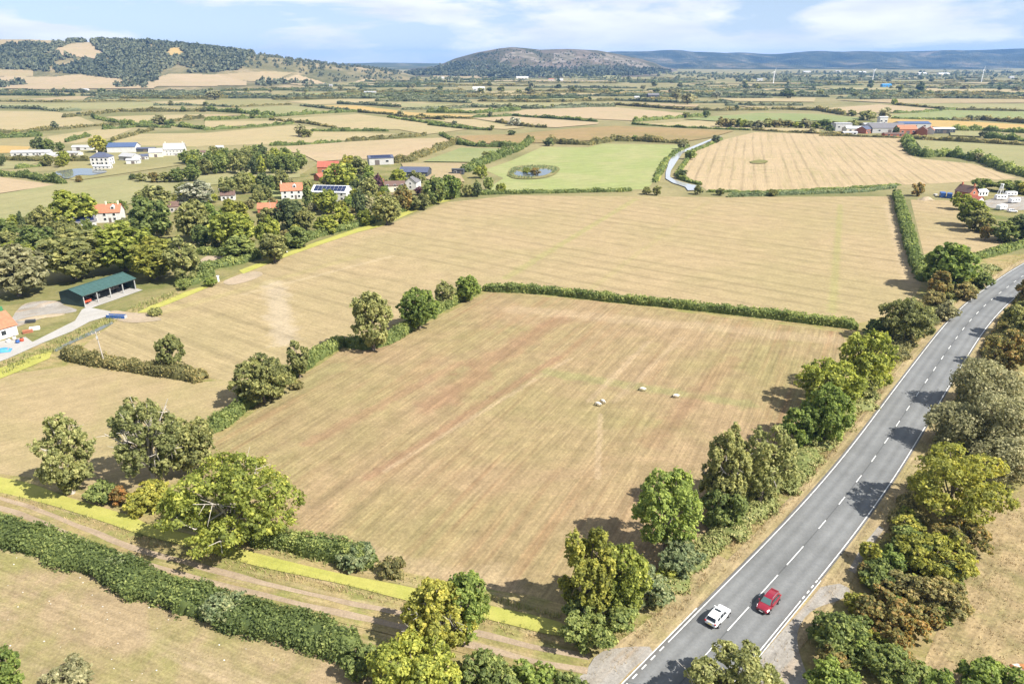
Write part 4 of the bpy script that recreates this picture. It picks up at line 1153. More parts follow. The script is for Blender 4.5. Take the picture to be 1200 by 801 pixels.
for bx, lb in [((62, 626, 92, 648), 'blue-green reed patch in the track hedge, leftmost'), ((120, 650, 160, 676), 'blue-green reed patch in the track hedge, second from the left'), ((186, 680, 216, 702), 'blue-green reed patch in the track hedge, third from the left'), ((236, 692, 290, 728), 'blue-green reed patch in the track hedge, rightmost and largest')]:
    tree(bx, 'reed', lb, 'reeds', 'willow', 'reed_clump')
# left side of the road, bottom to top
tree((652, 608, 726, 728), 'yellow', 'yellow-leaved tree at the corner of the hay field by the track', style='loose', dens=1.25)
tree((690, 628, 768, 722), 'oak', 'yellow-green tree beside the yellow-leaved corner tree', style='round')
tree((738, 545, 829, 650), 'bright', 'dense bright green round tree on the verge left of the road', style='round', dens=1.15)
tree((650, 690, 745, 758), 'hedge', 'dark ivy thicket under the yellow-leaved corner tree', 'bush', 'bush', 'bramble_bush')
tree((728, 660, 790, 716), 'reed', 'grey-green tall reeds below the bright green tree', 'reeds', 'bush', 'reed_clump')
tree((770, 630, 824, 680), 'reed', 'pale reed clump at the foot of the bright green tree', 'reeds', 'bush', 'reed_clump')
tree((818, 498, 884, 604), 'olive', 'scrubby olive tree with dead twigs beside the bright green tree', style='loose', dens=1.1, dead=12, pale=True)
tree((856, 492, 938, 596), 'ash', 'thin straggly tree with bare branches on the road verge', style='loose', dens=1.0, dead=10)
tree((820, 560, 880, 622), 'hedge', 'dark green shrub under the straggly verge trees', 'bush', 'bush', 'shrub')
tree((866, 552, 910, 590), 'olive', 'olive shrub at the road side of the straggly tree', 'bush', 'bush', 'shrub')
tree((912, 476, 960, 526), 'bright', 'small lime green bush between the straggly tree and the round trees', 'bush', 'bush', 'shrub')
tree((938, 448, 1002, 520), 'bright', 'dark-bottomed green tree at the right edge of the hay field', style='round')
tree((930, 413, 1016, 480), 'oak', 'broad flat-topped yellow-green tree casting a shadow on the hay field', style='round')
tree((980, 383, 1052, 458), 'oak', 'round yellow-green tree above the broad one by the road', style='round')
tree((988, 440, 1026, 468), 'olive', 'olive shrub between the two round yellow-green trees and the road', 'bush', 'bush', 'shrub')
tree((1030, 347, 1098, 402), 'olive', 'dark olive bush tree where the clipped hedge meets the road', style='round')
tree((1012, 372, 1044, 398), 'hedge', 'green bush at the end of the long clipped hedge', 'bush', 'bush', 'shrub')
tree((1084, 282, 1146, 338), 'bright', 'dense green tree at the corner of the mown field by the road', style='round')
tree((1108, 308, 1140, 338), 'yellow', 'yellowing bush at the foot of the corner tree', 'bush', 'bush', 'shrub')
tree((1088, 318, 1118, 350), 'russet', 'russet bush left of the yellowing bush', 'bush', 'bush', 'shrub')
for i, (bx, sp, lb) in enumerate([
 ((1080, 340, 1112, 366), 'hedge_dry', 'dull scrub bush on the verge below the corner tree'), ((1096, 352, 1124, 376), 'willow', 'grey-green scrub bush on the verge inside the bend'),
 ((1116, 330, 1146, 352), 'hedge_dry', 'dull scrub bush beside the bend of the road'), ((1060, 366, 1088, 388), 'olive', 'small olive scrub bush left of the bend'),
 ((1138, 318, 1164, 338), 'hedge', 'low green bush on the outside of the strip field corner'), ((1100, 336, 1120, 352), 'olive', 'low dark scrub bush under the corner tree'),
 ((1066, 352, 1084, 370), 'hedge_dry', 'low dry scrub bush at the mown field corner')]):
    tree(bx, sp, lb, 'bush', 'bush', 'scrub_bush', 'scrub bushes along the left verge')
def along(u0, v0, u1, v1, off, n=14):
    a, b_ = road_s(u0, v0), road_s(u1, v1)
    return [tuple(road_at(x, off)[0]) for x in np.linspace(a, b_, n)]
for seg, off, w, h, mt, lb in [((838, 720, 905, 650), -11.0, 5.0, 1.2, 'grass_green', 'tall pale weeds on the wide verge below the bright green tree'), ((905, 655, 960, 590), -10.2, 5.4, 1.5, 'grass_green', 'tall yellow-green grass on the verge below the straggly trees'),
  ((960, 592, 1010, 520), -9.8, 5.6, 1.4, 'grass_green', 'tall yellow-green grass below the small lime bush'), ((1010, 522, 1065, 440), -9.6, 5.4, 1.5, 'grass_green', 'rough green bank below the round verge trees'),
  ((1065, 442, 1120, 372), -10.5, 6.5, 1.8, 'hedge_dry', 'rough scrubby bank where the clipped hedge ends'), ((1115, 378, 1185, 318), -10.5, 6.5, 1.6, 'grass_green', 'rough grassy bank inside the road bend')]:
    hedge(along(*seg, off), w, h, mt, lb, 0.6, boxy=0.9, dens=0.9, cat='undergrowth', name='undergrowth', world=True)
# right side of the road
for pts, w, h, mt, lb in [([(1040, 650), (1062, 612), (1085, 560)], 4.0, 1.6, 'hedge_dry', 'brown undergrowth beside the grey path'), ([(1096, 545), (1125, 480), (1150, 430), (1180, 380), (1215, 330)], 3.5, 1.7, 'russet', 'brown undergrowth along the right road edge')]:
    hedge(pts, w, h, mt, lb, 0.5, boxy=0.9, dens=1.0, cat='undergrowth', name='undergrowth')
tree((1062, 514, 1182, 616), 'yellow', 'large round yellow-green tree casting its shadow across the road', style='round', dens=1.1)
tree((1088, 470, 1160, 530), 'willow', 'pale sage willow bush leaning over the right road edge', style='willow', name='willow_tree')
tree((1118, 420, 1200, 486), 'willow', 'pale sage willow behind the right road edge', style='willow', name='willow_tree')
tree((1138, 455, 1222, 540), 'willow', 'grey-green willow right of the large yellow-green tree', style='willow', name='willow_tree')
tree((1146, 510, 1215, 572), 'willow', 'low grey willow at the right edge of the picture', style='willow', name='willow_tree')
tree((1158, 385, 1216, 434), 'russet', 'brown bush above the willows at the right edge', 'bush', 'bush', 'shrub')
tree((1176, 350, 1226, 398), 'olive', 'dark olive bush at the right edge inside the bend', 'bush', 'bush', 'shrub')
tree((1150, 408, 1180, 436), 'hedge_dry', 'dull small bush between the road and the brown bush', 'bush', 'bush', 'shrub')
tree((1192, 325, 1226, 356), 'russet', 'brown bush at the right edge where the road leaves', 'bush', 'bush', 'shrub')
tree((1044, 616, 1108, 662), 'hedge', 'dark green bush below the large yellow-green tree', 'bush', 'bush', 'shrub')
tree((1052, 622, 1136, 684), 'yellow', 'yellow-green hawthorn beside the right paddock', 'bush', 'bush', 'hawthorn_bush')
tree((1096, 606, 1160, 652), 'russet', 'russet-tipped hawthorn at the paddock edge', 'bush', 'bush', 'hawthorn_bush')
tree((1064, 672, 1136, 726), 'hedge_dry', 'olive and brown hawthorn on the paddock boundary', 'bush', 'bush', 'hawthorn_bush')
tree((1008, 656, 1058, 694), 'hedge', 'leafy green bush beside the grey path', 'bush', 'bush', 'shrub')
tree((1018, 700, 1090, 754), 'russet', 'rusty brown and green thicket beside the lay-by', 'bush', 'bush', 'bramble_bush')
tree((950, 712, 1030, 774), 'hedge', 'dense green bramble mound behind the lay-by', 'bush', 'bush', 'bramble_bush')
tree((1010, 752, 1080, 804), 'hedge', 'dark green thicket at the bottom right of the lay-by', 'bush', 'bush', 'bramble_bush')
tree((946, 772, 1010, 822), 'bright', 'bright bramble mound at the bottom edge beside the lay-by', 'bush', 'bush', 'bramble_bush')
tree((1072, 784, 1130, 828), 'bright', 'low leafy bush at the bottom edge of the right paddock', 'bush', 'bush', 'shrub')
tree((1124, 780, 1216, 836), 'bright', 'row of leafy shoots at the bottom right corner', 'bush', 'bush', 'shrub')
rg = np.random.default_rng(19); q_ = np.array(GP([(1012, 640), (1060, 606), (1125, 640), (1140, 690), (1095, 765), (1080, 800), (960, 800), (950, 735), (1000, 712)])); k_ = 0
for i in range(900):
    P = rg.uniform(q_.min(0), q_.max(0), (1, 2))
    if k_ >= 46 or not inside(q_, P)[0]: continue
    W = rg.uniform(2.4, 4.8); H = W * rg.uniform(0.6, 1.0)
    cm_, tm_ = proto(str(rg.choice(['hedge', 'russet', 'hedge_dry', 'oak', 'bright', 'yellow'])), 'bush', 1, k_ % 3)
    r = empty('scrub_bush', (P[0, 0], P[0, 1], 0.02), rg.uniform(0, 6.28), (W / 8, W / 8, H / 10)); link('crown', cm_, r); link('trunk', tm_, r)
    tag(r, 'low scrub bush in the thicket between the lay-by and the right paddock', 'bush', 'low scrub beside the lay-by'); k_ += 1
q_ = np.array(GP([(668, 742), (740, 690), (790, 648), (838, 600), (900, 545), (945, 500), (985, 455), (1030, 402), (1070, 376), (1076, 384), (1040, 422), (1000, 470), (955, 528), (912, 578), (860, 625), (815, 668), (770, 705), (700, 750)])); k_ = 0
for i in range(1500):
    P = rg.uniform(q_.min(0), q_.max(0), (1, 2))
    if k_ >= 42 or not inside(q_, P)[0]: continue
    W = rg.uniform(1.8, 3.8); H = W * rg.uniform(0.55, 0.9)
    cm_, tm_ = proto(str(rg.choice(['hedge', 'grass_green', 'hedge_dry', 'oak', 'reed', 'grass_green'])), 'bush', 1, k_ % 2)
    r = empty('scrub_bush', (P[0, 0], P[0, 1], 0.02), rg.uniform(0, 6.28), (W / 8, W / 8, H / 10)); link('crown', cm_, r); link('trunk', tm_, r)
    tag(r, 'low bramble bush in the scrub under the trees left of the road', 'bush', 'low scrub left of the road'); k_ += 1
tree((796, 742, 928, 860), 'ash', 'pale leafy treetop at the bottom edge in front of the road', style='loose', dens=1.2, dead=4)
# left boundary of the hay field
HB = 'clipped green hedge along the left side of the hay field'
hedge([(246, 508), (270, 492), (305, 465), (345, 440), (372, 421), (402, 402)], 3.0, 2.6, 'hedge', HB + ', lower stretch', 0.22, boxy=0.55, dens=1.2)
hedge([(405, 404), (430, 408), (455, 402), (480, 385), (520, 362), (562, 341)], 3.0, 2.6, 'hedge', HB + ', upper stretch', 0.25, boxy=0.55, dens=1.2)
hedge([(566, 340), (640, 344), (720, 353), (800, 361), (900, 372), (1005, 385)], 2.8, 2.5, 'hedge', 'long straight clipped hedge behind the hay field', 0.18, boxy=0.5, dens=1.2)
tree((264, 412, 348, 474), 'olive', 'spreading olive tree over the clipped hedge left', style='loose', dens=1.3)
tree((334, 398, 364, 440), 'ash', 'thin yellowing sapling beside the spreading hedge tree', style='sparse', dens=1.4, name='sapling')
tree((406, 337, 464, 408), 'ash', 'tall pale hedge tree at the kink of the clipped hedge', style='loose', dens=1.2)
tree((464, 336, 518, 384), 'bright', 'dark green round hedge tree right of the tall pale one', style='round')
tree((506, 327, 536, 358), 'ash', 'small pale hedge tree near the top corner of the hay field', style='loose', dens=1.2)
tree((532, 321, 564, 352), 'bright', 'small round green tree at the top corner of the hay field', style='round')
tree((180, 390, 216, 432), 'ash', 'small airy yellow-green tree on the short left hedge', style='sparse', dens=1.6)
hedge([(74, 417), (120, 428), (170, 435), (240, 446)], 3.8, 2.6, 'hedge_dry', 'short bramble hedge beside the utility pole', 0.30, boxy=0.7)
hedge([(1050, 229), (1060, 262), (1070, 300), (1082, 330)], 4.2, 3.2, 'hedge', 'thick clipped hedge between the mown field and the strip field', 0.22, boxy=0.55)
hedge([(1094, 316), (1130, 306), (1160, 300), (1210, 286)], 3.2, 2.4, 'hedge', 'clipped hedge between the strip field and the road bend', 0.15, boxy=0.5)
hedge([(852, 231), (900, 229), (960, 227), (1010, 225), (1050, 220)], 3.0, 1.8, 'reed', 'reedy bank behind the mown field', 0.3, cat='reeds', name='reed_bank')
hedge([(828, 225), (900, 226), (1000, 221), (1056, 217)], 2.0, 1.2, 'hedge', 'low hedge along the near edge of the stubble field', 0.25)
hedge([(545, 229), (600, 227), (660, 226), (740, 224)], 3.2, 2.0, 'hedge', 'low hedge between the mown field and the green pasture', 0.22)
for bx, lb in [((752, 218, 764, 228), 'small bush at the pasture gateway'), ((764, 217, 776, 229), 'round bush left of the river bend'), ((812, 216, 824, 228), 'small bush right of the river bend'), ((838, 220, 850, 229), 'small bush on the bank below the stubble field'), ((900, 221, 912, 230), 'bush on the reedy bank behind the mown field')]:
    tree(bx, 'olive', lb, 'bush', 'bush', 'shrub')
tree((1068, 213, 1084, 230), 'russet', 'brown bush left of the brick cottage', 'bush', 'bush', 'shrub')
# cottage hedge and trees at the right
for bx, sp, st, lb in [((1116, 225, 1140, 246), 'oak', 'bush', 'yellow-green bush at the top of the cottage hedge'), ((1124, 232, 1158, 264), 'oak', 'round', 'round tree in the cottage hedge casting a long shadow'),
    ((1132, 244, 1166, 272), 'olive', 'bush', 'olive tree at the lower end of the cottage hedge'), ((1148, 262, 1164, 281), 'russet', 'loose', 'small dying tree at the foot of the cottage hedge'),
    ((1160, 258, 1196, 284), 'hedge', 'bush', 'dark bushes behind the dying tree'), ((1180, 248, 1222, 282), 'dark', 'round', 'dark tree at the right edge below the caravans'),
    ((1166, 210, 1200, 226), 'hedge', 'bush', 'green bush behind the caravans'), ((1190, 212, 1216, 228), 'yellow', 'bush', 'yellow-green bush at the right edge behind the caravans'), ((1138, 208, 1166, 222), 'hedge', 'bush', 'green bush behind the brick cottage')]:
    tree(bx, sp, lb, 'tree', st)
# grass, reeds and weeds
tufts('verge_grass', [[(700, 752), (735, 742), (780, 706), (822, 664), (880, 612), (930, 560), (990, 490), (1040, 428), (1052, 436), (1000, 505), (945, 575), (890, 632), (850, 668), (800, 715), (760, 748)]], 3.0, 0.6, 0.09, 'grass_dry', 'tall dry seed grass on the left verge nearest the road', 'grass', clump=0.6)
tufts('pond_rushes', [[(596, 206), (600, 198), (620, 195), (646, 195.5), (654, 199.5), (646, 205), (648, 201), (640, 198), (628, 199.5), (614, 201.5), (606, 200), (601, 204), (604, 207.5), (630, 209), (628, 210), (604, 209.5)]], 0.9, 1.5, 0.5, 'reed', 'rushes growing round the pasture pond', 'rushes', clump=0.3)
tufts('verge_grass', [[(655, 752), (720, 735), (780, 690), (815, 655), (900, 590), (960, 520), (1005, 470), (1050, 420), (1090, 372), (1080, 365), (1030, 400), (985, 470), (935, 530), (870, 605), (790, 670), (720, 720), (650, 740)]], 3.2, 0.75, 0.10, 'grass_green', 'long pale green grass along the left verge', 'grass')
vl, vr = ribbon_np(ROAD[40:330], -10.5, -6.2)
tufts('dry_grass', [np.concatenate([vl, vr[::-1]])], 1.6, 0.45, 0.07, 'grass_dry', 'dry yellow grass along the left road verge', 'grass', world=True)
vl, vr = ribbon_np(ROAD[60:330], 5.6, 9.0)
tufts('dry_grass', [np.concatenate([vl, vr[::-1]])], 1.6, 0.45, 0.07, 'grass_dry', 'dry brown grass along the right road verge', 'grass', world=True)
tufts('bank_grass', [[(-60, 566), (0, 579), (63, 595), (165, 629), (242, 648), (300, 665), (403, 687), (470, 704), (581, 730), (655, 747), (655, 755), (581, 741), (470, 714), (400, 697), (300, 676), (242, 659), (160, 638), (63, 602), (0, 584), (-60, 571)]], 4.5, 0.4, 0.09, 'grass_dry', 'straw-coloured grass on the bank between ditch and track', 'grass')
tufts('bank_grass', [[(-60, 562), (0, 576), (63, 592), (165, 625), (242, 645), (300, 662), (403, 684), (470, 701), (581, 727), (655, 744), (655, 748), (581, 731), (470, 705), (403, 688), (300, 666), (242, 649), (165, 629), (63, 596), (0, 580), (-60, 566)]], 7.0, 0.45, 0.08, 'grass_green', 'green rushes along the lower edge of the ditch', 'grass', clump=0.2)
tufts('bank_grass', [[(300, 634), (385, 654), (480, 674), (574, 698), (660, 720), (658, 727), (574, 706), (480, 684), (385, 665), (300, 644)]], 3.5, 0.7, 0.12, 'grass_green', 'weeds along the field edge of the ditch', 'grass')
tufts('bank_grass', [[(-40, 440), (40, 412), (90, 388), (130, 371), (150, 372), (120, 384), (80, 406), (20, 432), (-40, 460)]], 2.5, 0.8, 0.14, 'grass_green', 'rank green grass along the farm drive ditch', 'grass')
tufts('bank_grass', [[(150, 362), (175, 351), (205, 342), (212, 346), (185, 357), (160, 367)]], 2.5, 0.8, 0.16, 'grass_green', 'weedy bank between the barn and the ditch', 'grass')
tufts('paddock_grass', [[(-60, 640), (100, 668), (200, 708), (300, 742), (420, 775), (460, 830), (-160, 830)]], 1.1, 0.16, 0.07, 'grass_dry', 'thin dry tussocks in the left paddock', 'grass', clump=0.7)
tufts('paddock_grass', [[(1140, 640), (1205, 580), (1300, 600), (1350, 830), (1070, 830), (1085, 770), (1115, 700)]], 2.6, 0.28, 0.10, 'grass_dry', 'dry tussocks in the right paddock', 'grass', clump=0.8)

# pale stones lying about the left paddock
rg = np.random.default_rng(88); q_ = np.array(GP([(0, 645), (100, 672), (200, 712), (300, 748), (410, 785), (420, 801), (-20, 801)])); VV = []; FF = []; o_ = 0
for i in range(700):
    P = rg.uniform(q_.min(0), q_.max(0), (1, 2))
    if not inside(q_, P)[0] or rg.random() < 0.86: continue
    r_ = rg.uniform(0.05, 0.13)
    VV.append(CS_V * np.array([r_, r_ * 0.8, r_ * 0.5]) * (1 + rg.uniform(-0.2, 0.2, (len(CS_V), 1))) + np.array([P[0, 0], P[0, 1], 0.06])); FF.append(CS_F + o_); o_ += len(CS_V)
M['stone'] = plain('pale_stone', (0.52, 0.49, 0.44), 0.9, 0.1, 0, 0.2)
tag(link('stones', np_mesh('stones', np.concatenate(VV), np.concatenate(FF)), None, M['stone']), 'small pale stones scattered over the left paddock', 'stones', None, 'stuff')
# ------------------------------------------------------------------ vehicles, animals, buildings, poles
M['car_white'] = plain('white_paint', (0.80, 0.80, 0.80), 0.25, 0.5, 0, 0.02, 1.0, coat=0.8)
M['car_red'] = plain('red_paint', (0.24, 0.008, 0.022), 0.28, 0.5, 0.25, 0.03, 1.0, coat=0.9)
M['glass'] = plain('dark_glass', (0.02, 0.026, 0.03), 0.06, 0.7, 0, 0.05, 1.0)
M['glass_green'] = plain('windscreen_glass', (0.06, 0.12, 0.12), 0.06, 0.7, 0, 0.05, 1.0)
M['tyre'] = plain('tyre', (0.02, 0.02, 0.02), 0.85, 0.2)
M['alloy'] = plain('alloy', (0.5, 0.5, 0.51), 0.35, 0.5, 0.8)
M['trim'] = plain('black_trim', (0.025, 0.025, 0.027), 0.6, 0.3)
M['lamp'] = plain('lamp_glass', (0.75, 0.76, 0.78), 0.15, 0.6)
M['tail'] = plain('tail_lamp', (0.45, 0.015, 0.015), 0.2, 0.6)
M['plate'] = plain('plate_white', (0.75, 0.75, 0.72), 0.5)
M['plate_y'] = plain('plate_yellow', (0.70, 0.55, 0.10), 0.5)

def car(name, label, pos, heading, paint, rails, glass, cat='car'):
    """x forwards; a tall five-door hatchback"""
    root = empty(name, (pos[0], pos[1], 0.112), heading)
    tag(root, label, cat)
    xs = [-2.18, -2.12, -1.85, -1.35, -0.6, 0.2, 0.9, 1.45, 1.85, 2.10, 2.18]
    zt = [0.70, 0.94, 1.02, 1.03, 1.02, 1.00, 0.98, 0.92, 0.84, 0.70, 0.52]
    zb = [0.42, 0.32, 0.26, 0.24, 0.22, 0.22, 0.22, 0.24, 0.26, 0.30, 0.36]
    hw = [0.66, 0.78, 0.88, 0.92, 0.92, 0.92, 0.92, 0.91, 0.87, 0.76, 0.62]
    V = []; F = []
    for x, t, b_, w in zip(xs, zt, zb, hw):
        m_ = (t + b_) / 2
        ring = [(-w * 0.86, b_), (-w * 0.99, b_ + (m_ - b_) * 0.5), (-w, m_), (-w * 0.985, t - 0.13), (-w * 0.86, t), (-w * 0.4, t + 0.03), (w * 0.4, t + 0.03), (w * 0.86, t), (w * 0.985, t - 0.13), (w, m_), (w * 0.99, b_ + (m_ - b_) * 0.5), (w * 0.86, b_)]
        V += [(x, y, z) for y, z in ring]
    n = 12
    for i in range(len(xs) - 1):
        for k in range(n):
            k2 = (k + 1) % n
            F.append((i * n + k, i * n + k2, (i + 1) * n + k2, (i + 1) * n + k))
    F.append(tuple(range(n - 1, -1, -1))); F.append(tuple((len(xs) - 1) * n + k for k in range(n)))
    body = link('body', py_mesh('body', V, F, True), root, M[paint])
    s_ = body.modifiers.new('smooth', 'SUBSURF'); s_.levels = 1; s_.render_levels = 2
    # cabin
    st = [(-2.02, 1.02, 0.74), (-1.72, 1.50, 0.64), (-1.40, 1.595, 0.62), (-0.6, 1.64, 0.63), (0.05, 1.62, 0.62), (0.38, 1.54, 0.63), (1.10, 0.98, 0.76)]
    V = []; F = []
    for x, z, w in st: V += [(x, -0.83, 1.0), (x, -w, z - 0.05), (x, -w * 0.82, z), (x, w * 0.82, z), (x, w, z - 0.05), (x, 0.83, 1.0)]
    for i in range(len(st) - 1):
        for k in range(5): F.append((i * 6 + k, (i + 1) * 6 + k, (i + 1) * 6 + k + 1, i * 6 + k + 1))
    F = [f[::-1] for f in F]
    link('roof', py_mesh('roof', V, F, False), root, M[paint])
    g = MB(); g.add([(0.43, -0.57, 1.535), (1.06, -0.69, 1.035), (1.06, 0.69, 1.035), (0.43, 0.57, 1.535)], [(0, 1, 2, 3)]); g.build('windscreen', M[glass], root)
    g = MB(); g.add([(-1.755, -0.55, 1.49), (-2.035, -0.66, 1.07), (-2.035, 0.66, 1.07), (-1.755, 0.55, 1.49)], [(3, 2, 1, 0)]); g.build('rear_window', M['glass'], root)
    for sg in (-1, 1):
        def sp_(x, z):     # a point on the flank of the cabin
            w0, w1 = 0.835, 0.645
            return (x, sg * (w0 + (w1 - w0) * (z - 1.0) / 0.56 + 0.012), z)
        for q in ([(0.05, 1.06), (0.86, 1.06), (0.36, 1.44), (0.05, 1.50)], [(-0.92, 1.06), (-0.03, 1.06), (-0.03, 1.50), (-0.85, 1.50)], [(-1.72, 1.10), (-1.02, 1.06), (-0.96, 1.48), (-1.42, 1.44)]):
            g = MB(); g.add([sp_(*p) for p in q], [(0, 1, 2, 3)]); g.build('side_window', M['glass'], root)
        g = MB(); g.box((0.82, sg * 0.98, 1.06), (0.16, 0.20, 0.14), 0, 0.8); g.build('mirror', M[paint], root, bevel=0.02)
        if rails:
            g = MB(); g.tube([(-1.5, sg * 0.56, 1.60), (-1.3, sg * 0.56, 1.68), (0.0, sg * 0.56, 1.70), (0.2, sg * 0.56, 1.62)], 0.028, 6); g.build('roof_rail', M['alloy'], root)
        g = MB(); g.slab([(2.02, sg * 0.80, 0.60), (1.62, sg * 0.905, 0.66), (1.60, sg * 0.86, 0.86), (1.98, sg * 0.70, 0.76)][::sg], 0.05); g.build('headlight', M['lamp'], root)
        g = MB(); g.box((-2.12, sg * 0.70, 0.86), (0.14, 0.24, 0.16)); g.build('tail_light', M['tail'], root, bevel=0.02)
        for x in (-1.33, 1.36):
            w = MB(); w.disc((x, sg * 0.86, 0.335), 0.335, (0, 1, 0), 0.22, 20); wo = w.build('wheel', M['tyre'], root)
            r_ = MB(); r_.disc((x, sg * 0.965, 0.335), 0.22, (0, 1, 0), 0.03, 14); r_.build('rim', M['alloy'], wo)
            a_ = MB(); a_.tube([(x + 0.40 * math.cos(t), sg * 0.925, 0.335 + 0.40 * math.sin(t)) for t in np.linspace(-0.2, math.pi + 0.2, 9)], 0.035, 5); a_.build('wheel_arch', M['trim'], root)
    g = MB(); g.box((2.17, 0, 0.36), (0.10, 1.25, 0.18)); g.build('front_bumper', M['trim'], root, bevel=0.03)
    g = MB(); g.box((-2.18, 0, 0.36), (0.10, 1.3, 0.20)); g.build('rear_bumper', M['trim'], root, bevel=0.03)
    g = MB(); g.box((2.235, 0, 0.47), (0.02, 0.52, 0.11)); g.build('number_plate', M['plate'], root)
    g = MB(); g.box((-2.235, 0, 0.66), (0.02, 0.52, 0.11)); g.build('number_plate', M['plate_y'], root)
    g = MB(); g.box((2.14, 0, 0.62), (0.10, 0.9, 0.10)); g.build('grille', M['trim'], root)
    g = MB(); g.box((-1.80, 0, 1.545), (0.16, 1.05, 0.035)); g.build('spoiler', M[paint], root)
    if paint == 'car_white':
        g = MB(); g.box((-0.25, 0, 1.635), (0.45, 0.9, 0.02)); g.build('sunroof', M['glass'], root)
    return root
def on_road(u, v, off):
    s = road_s(u, v); p, t = road_at(s, off); return p, math.atan2(t[1], t[0])
p, a = on_road(843, 727, -1.95)
car('white_car', 'white hatchback driving away in the left lane', p, a, 'car_white', False, 'glass')
p, a = on_road(909, 713, 1.75)
car('red_car', 'dark red hatchback with roof rails coming towards the camera', p, a + math.pi, 'car_red', True, 'glass_green')

# --- animals
def animal_mat(name, cols, kind):
    m, nt, N, L, b = new_mat(name)
    t = N.new('ShaderNodeTexCoord'); sx = N.new('ShaderNodeSeparateXYZ'); L.new(t.outputs['Object'], sx.inputs[0])
    n = N.new('ShaderNodeTexNoise'); n.inputs['Scale'].default_value = 1.1 if kind == 'cow' else 9.0; n.inputs['Detail'].default_value = 3
    L.new(t.outputs['Object'], n.inputs['Vector'])
    cr = N.new('ShaderNodeValToRGB'); e = cr.color_ramp.elements
    e[0].position = 0.46; e[0].color = (*cols[0], 1); e[1].position = 0.50 if kind == 'cow' else 0.7; e[1].color = (*cols[1], 1)
    L.new(n.outputs['Fac'], cr.inputs['Fac'])
    mx = N.new('ShaderNodeMixRGB'); mx.inputs['Color2'].default_value = (*cols[2], 1)
    g1 = N.new('ShaderNodeMath'); g1.operation = 'GREATER_THAN'; g1.inputs[1].default_value = 0.60 if kind == 'sheep' else 9.0
    g2 = N.new('ShaderNodeMath'); g2.operation = 'LESS_THAN'; g2.inputs[1].default_value = 0.30 if kind == 'sheep' else -9.0
    ad = N.new('ShaderNodeMath'); ad.operation = 'MAXIMUM'
    L.new(sx.outputs['X'], g1.inputs[0]); L.new(sx.outputs['Z'], g2.inputs[0]); L.new(g1.outputs[0], ad.inputs[0]); L.new(g2.outputs[0], ad.inputs[1])
    L.new(ad.outputs[0], mx.inputs['Fac']); L.new(cr.outputs['Color'], mx.inputs['Color1']); L.new(mx.outputs['Color'], b.inputs['Base Color'])
    b.inputs['Roughness'].default_value = 0.95; b.inputs['Specular IOR Level'].default_value = 0.1
    return m
M['sheep'] = animal_mat('wool', ((0.62, 0.57, 0.48), (0.76, 0.72, 0.63), (0.03, 0.026, 0.024)), 'sheep')
M['cow'] = animal_mat('cow_hide', ((0.33, 0.15, 0.06), (0.60, 0.55, 0.48), (0.33, 0.15, 0.06)), 'cow')
def beast(name, label, cat, pos, rz, mat, s=1.0, grazing=True, cow=False):
    k = 1.0
    if not cow:
        J = [((-0.42, 0, 0.62), 0.24), ((0.0, 0, 0.60), 0.30), ((0.38, 0, 0.63), 0.25), ((0.58, 0, 0.66 if not grazing else 0.52), 0.13), ((0.74, 0, 0.78 if not grazing else 0.30), 0.10), ((0.90, 0, 0.70 if not grazing else 0.14), 0.06)]
        legs = [(0, -0.40, 0.11, 0.40), (0, -0.40, -0.11, 0.40), (2, 0.36, 0.11, 0.40), (2, 0.36, -0.11, 0.40)]; r = (0.075, 0.045, 0.04); ft = 0.02
        tail = [((-0.66, 0, 0.62), 0.06), ((-0.70, 0, 0.42), 0.04)]; ear = 0.11
    else:
        J = [((-0.75, 0, 1.12), 0.30), ((-0.05, 0, 1.05), 0.40), ((0.62, 0, 1.10), 0.32), ((0.98, 0, 1.05), 0.19), ((1.28, 0, 0.92), 0.15), ((1.55, 0, 0.70), 0.09)]
        legs = [(0, -0.72, 0.20, 0.72), (0, -0.72, -0.20, 0.72), (2, 0.60, 0.20, 0.72), (2, 0.60, -0.20, 0.72)]; r = (0.13, 0.07, 0.06); ft = 0.04
        tail = [((-1.06, 0, 1.22), 0.05), ((-1.12, 0, 0.62), 0.035)]; ear = 0.2
    V = [p for p, _ in J]; R = [q for _, q in J]; E = [(i, i + 1) for i in range(len(J) - 1)]
    def add(p, q, par): V.append(p); R.append(q); E.append((par, len(V) - 1)); return len(V) - 1
    for par, x, y, z in legs:
        kx = -0.05 if par == 0 else 0.02
        a = add((x, y, z), r[0], par); b_ = add((x + kx, y, z * 0.5), r[1], a); c = add((x, y, ft), r[2], b_)
    a = 0
    for p_, q in tail: a = add(p_, q, a)
    hd = J[4][0]
    for sg in (-1, 1): add((hd[0] - 0.05, sg * (J[4][1] + ear), hd[2] + 0.06), 0.03, 4)
    me = bpy.data.meshes.new(name); me.from_pydata(V, E, [])
    o = link(name, me, None, M[mat], (pos[0], pos[1], 0.04)); o.rotation_euler.z = rz; o.scale = (s, s, s)
    sk = o.modifiers.new('skin', 'SKIN'); sk.use_smooth_shade = True
    for i, v in enumerate(me.skin_vertices[0].data): v.radius = (R[i], R[i]); v.use_root = (i == 0)
    sb = o.modifiers.new('smooth', 'SUBSURF'); sb.levels = 2; sb.render_levels = 2
    return tag(o, label, cat, 'sheep grazing the hay field' if not cow else None)
for (u, v, rz, lb) in [(701, 475.5, 2.6, 'white sheep nearest the camera of the close pair in the hay field'), (706.5, 472.5, 2.2, 'white sheep behind its neighbour of the close pair in the hay field'), (753, 458, 2.9, 'white sheep alone between the pair and the rightmost sheep'), (792, 466, 3.05, 'rightmost white sheep in the hay field')]:
    beast('sheep', lb, 'sheep', G(u, v), rz, 'sheep', 1.12, True)
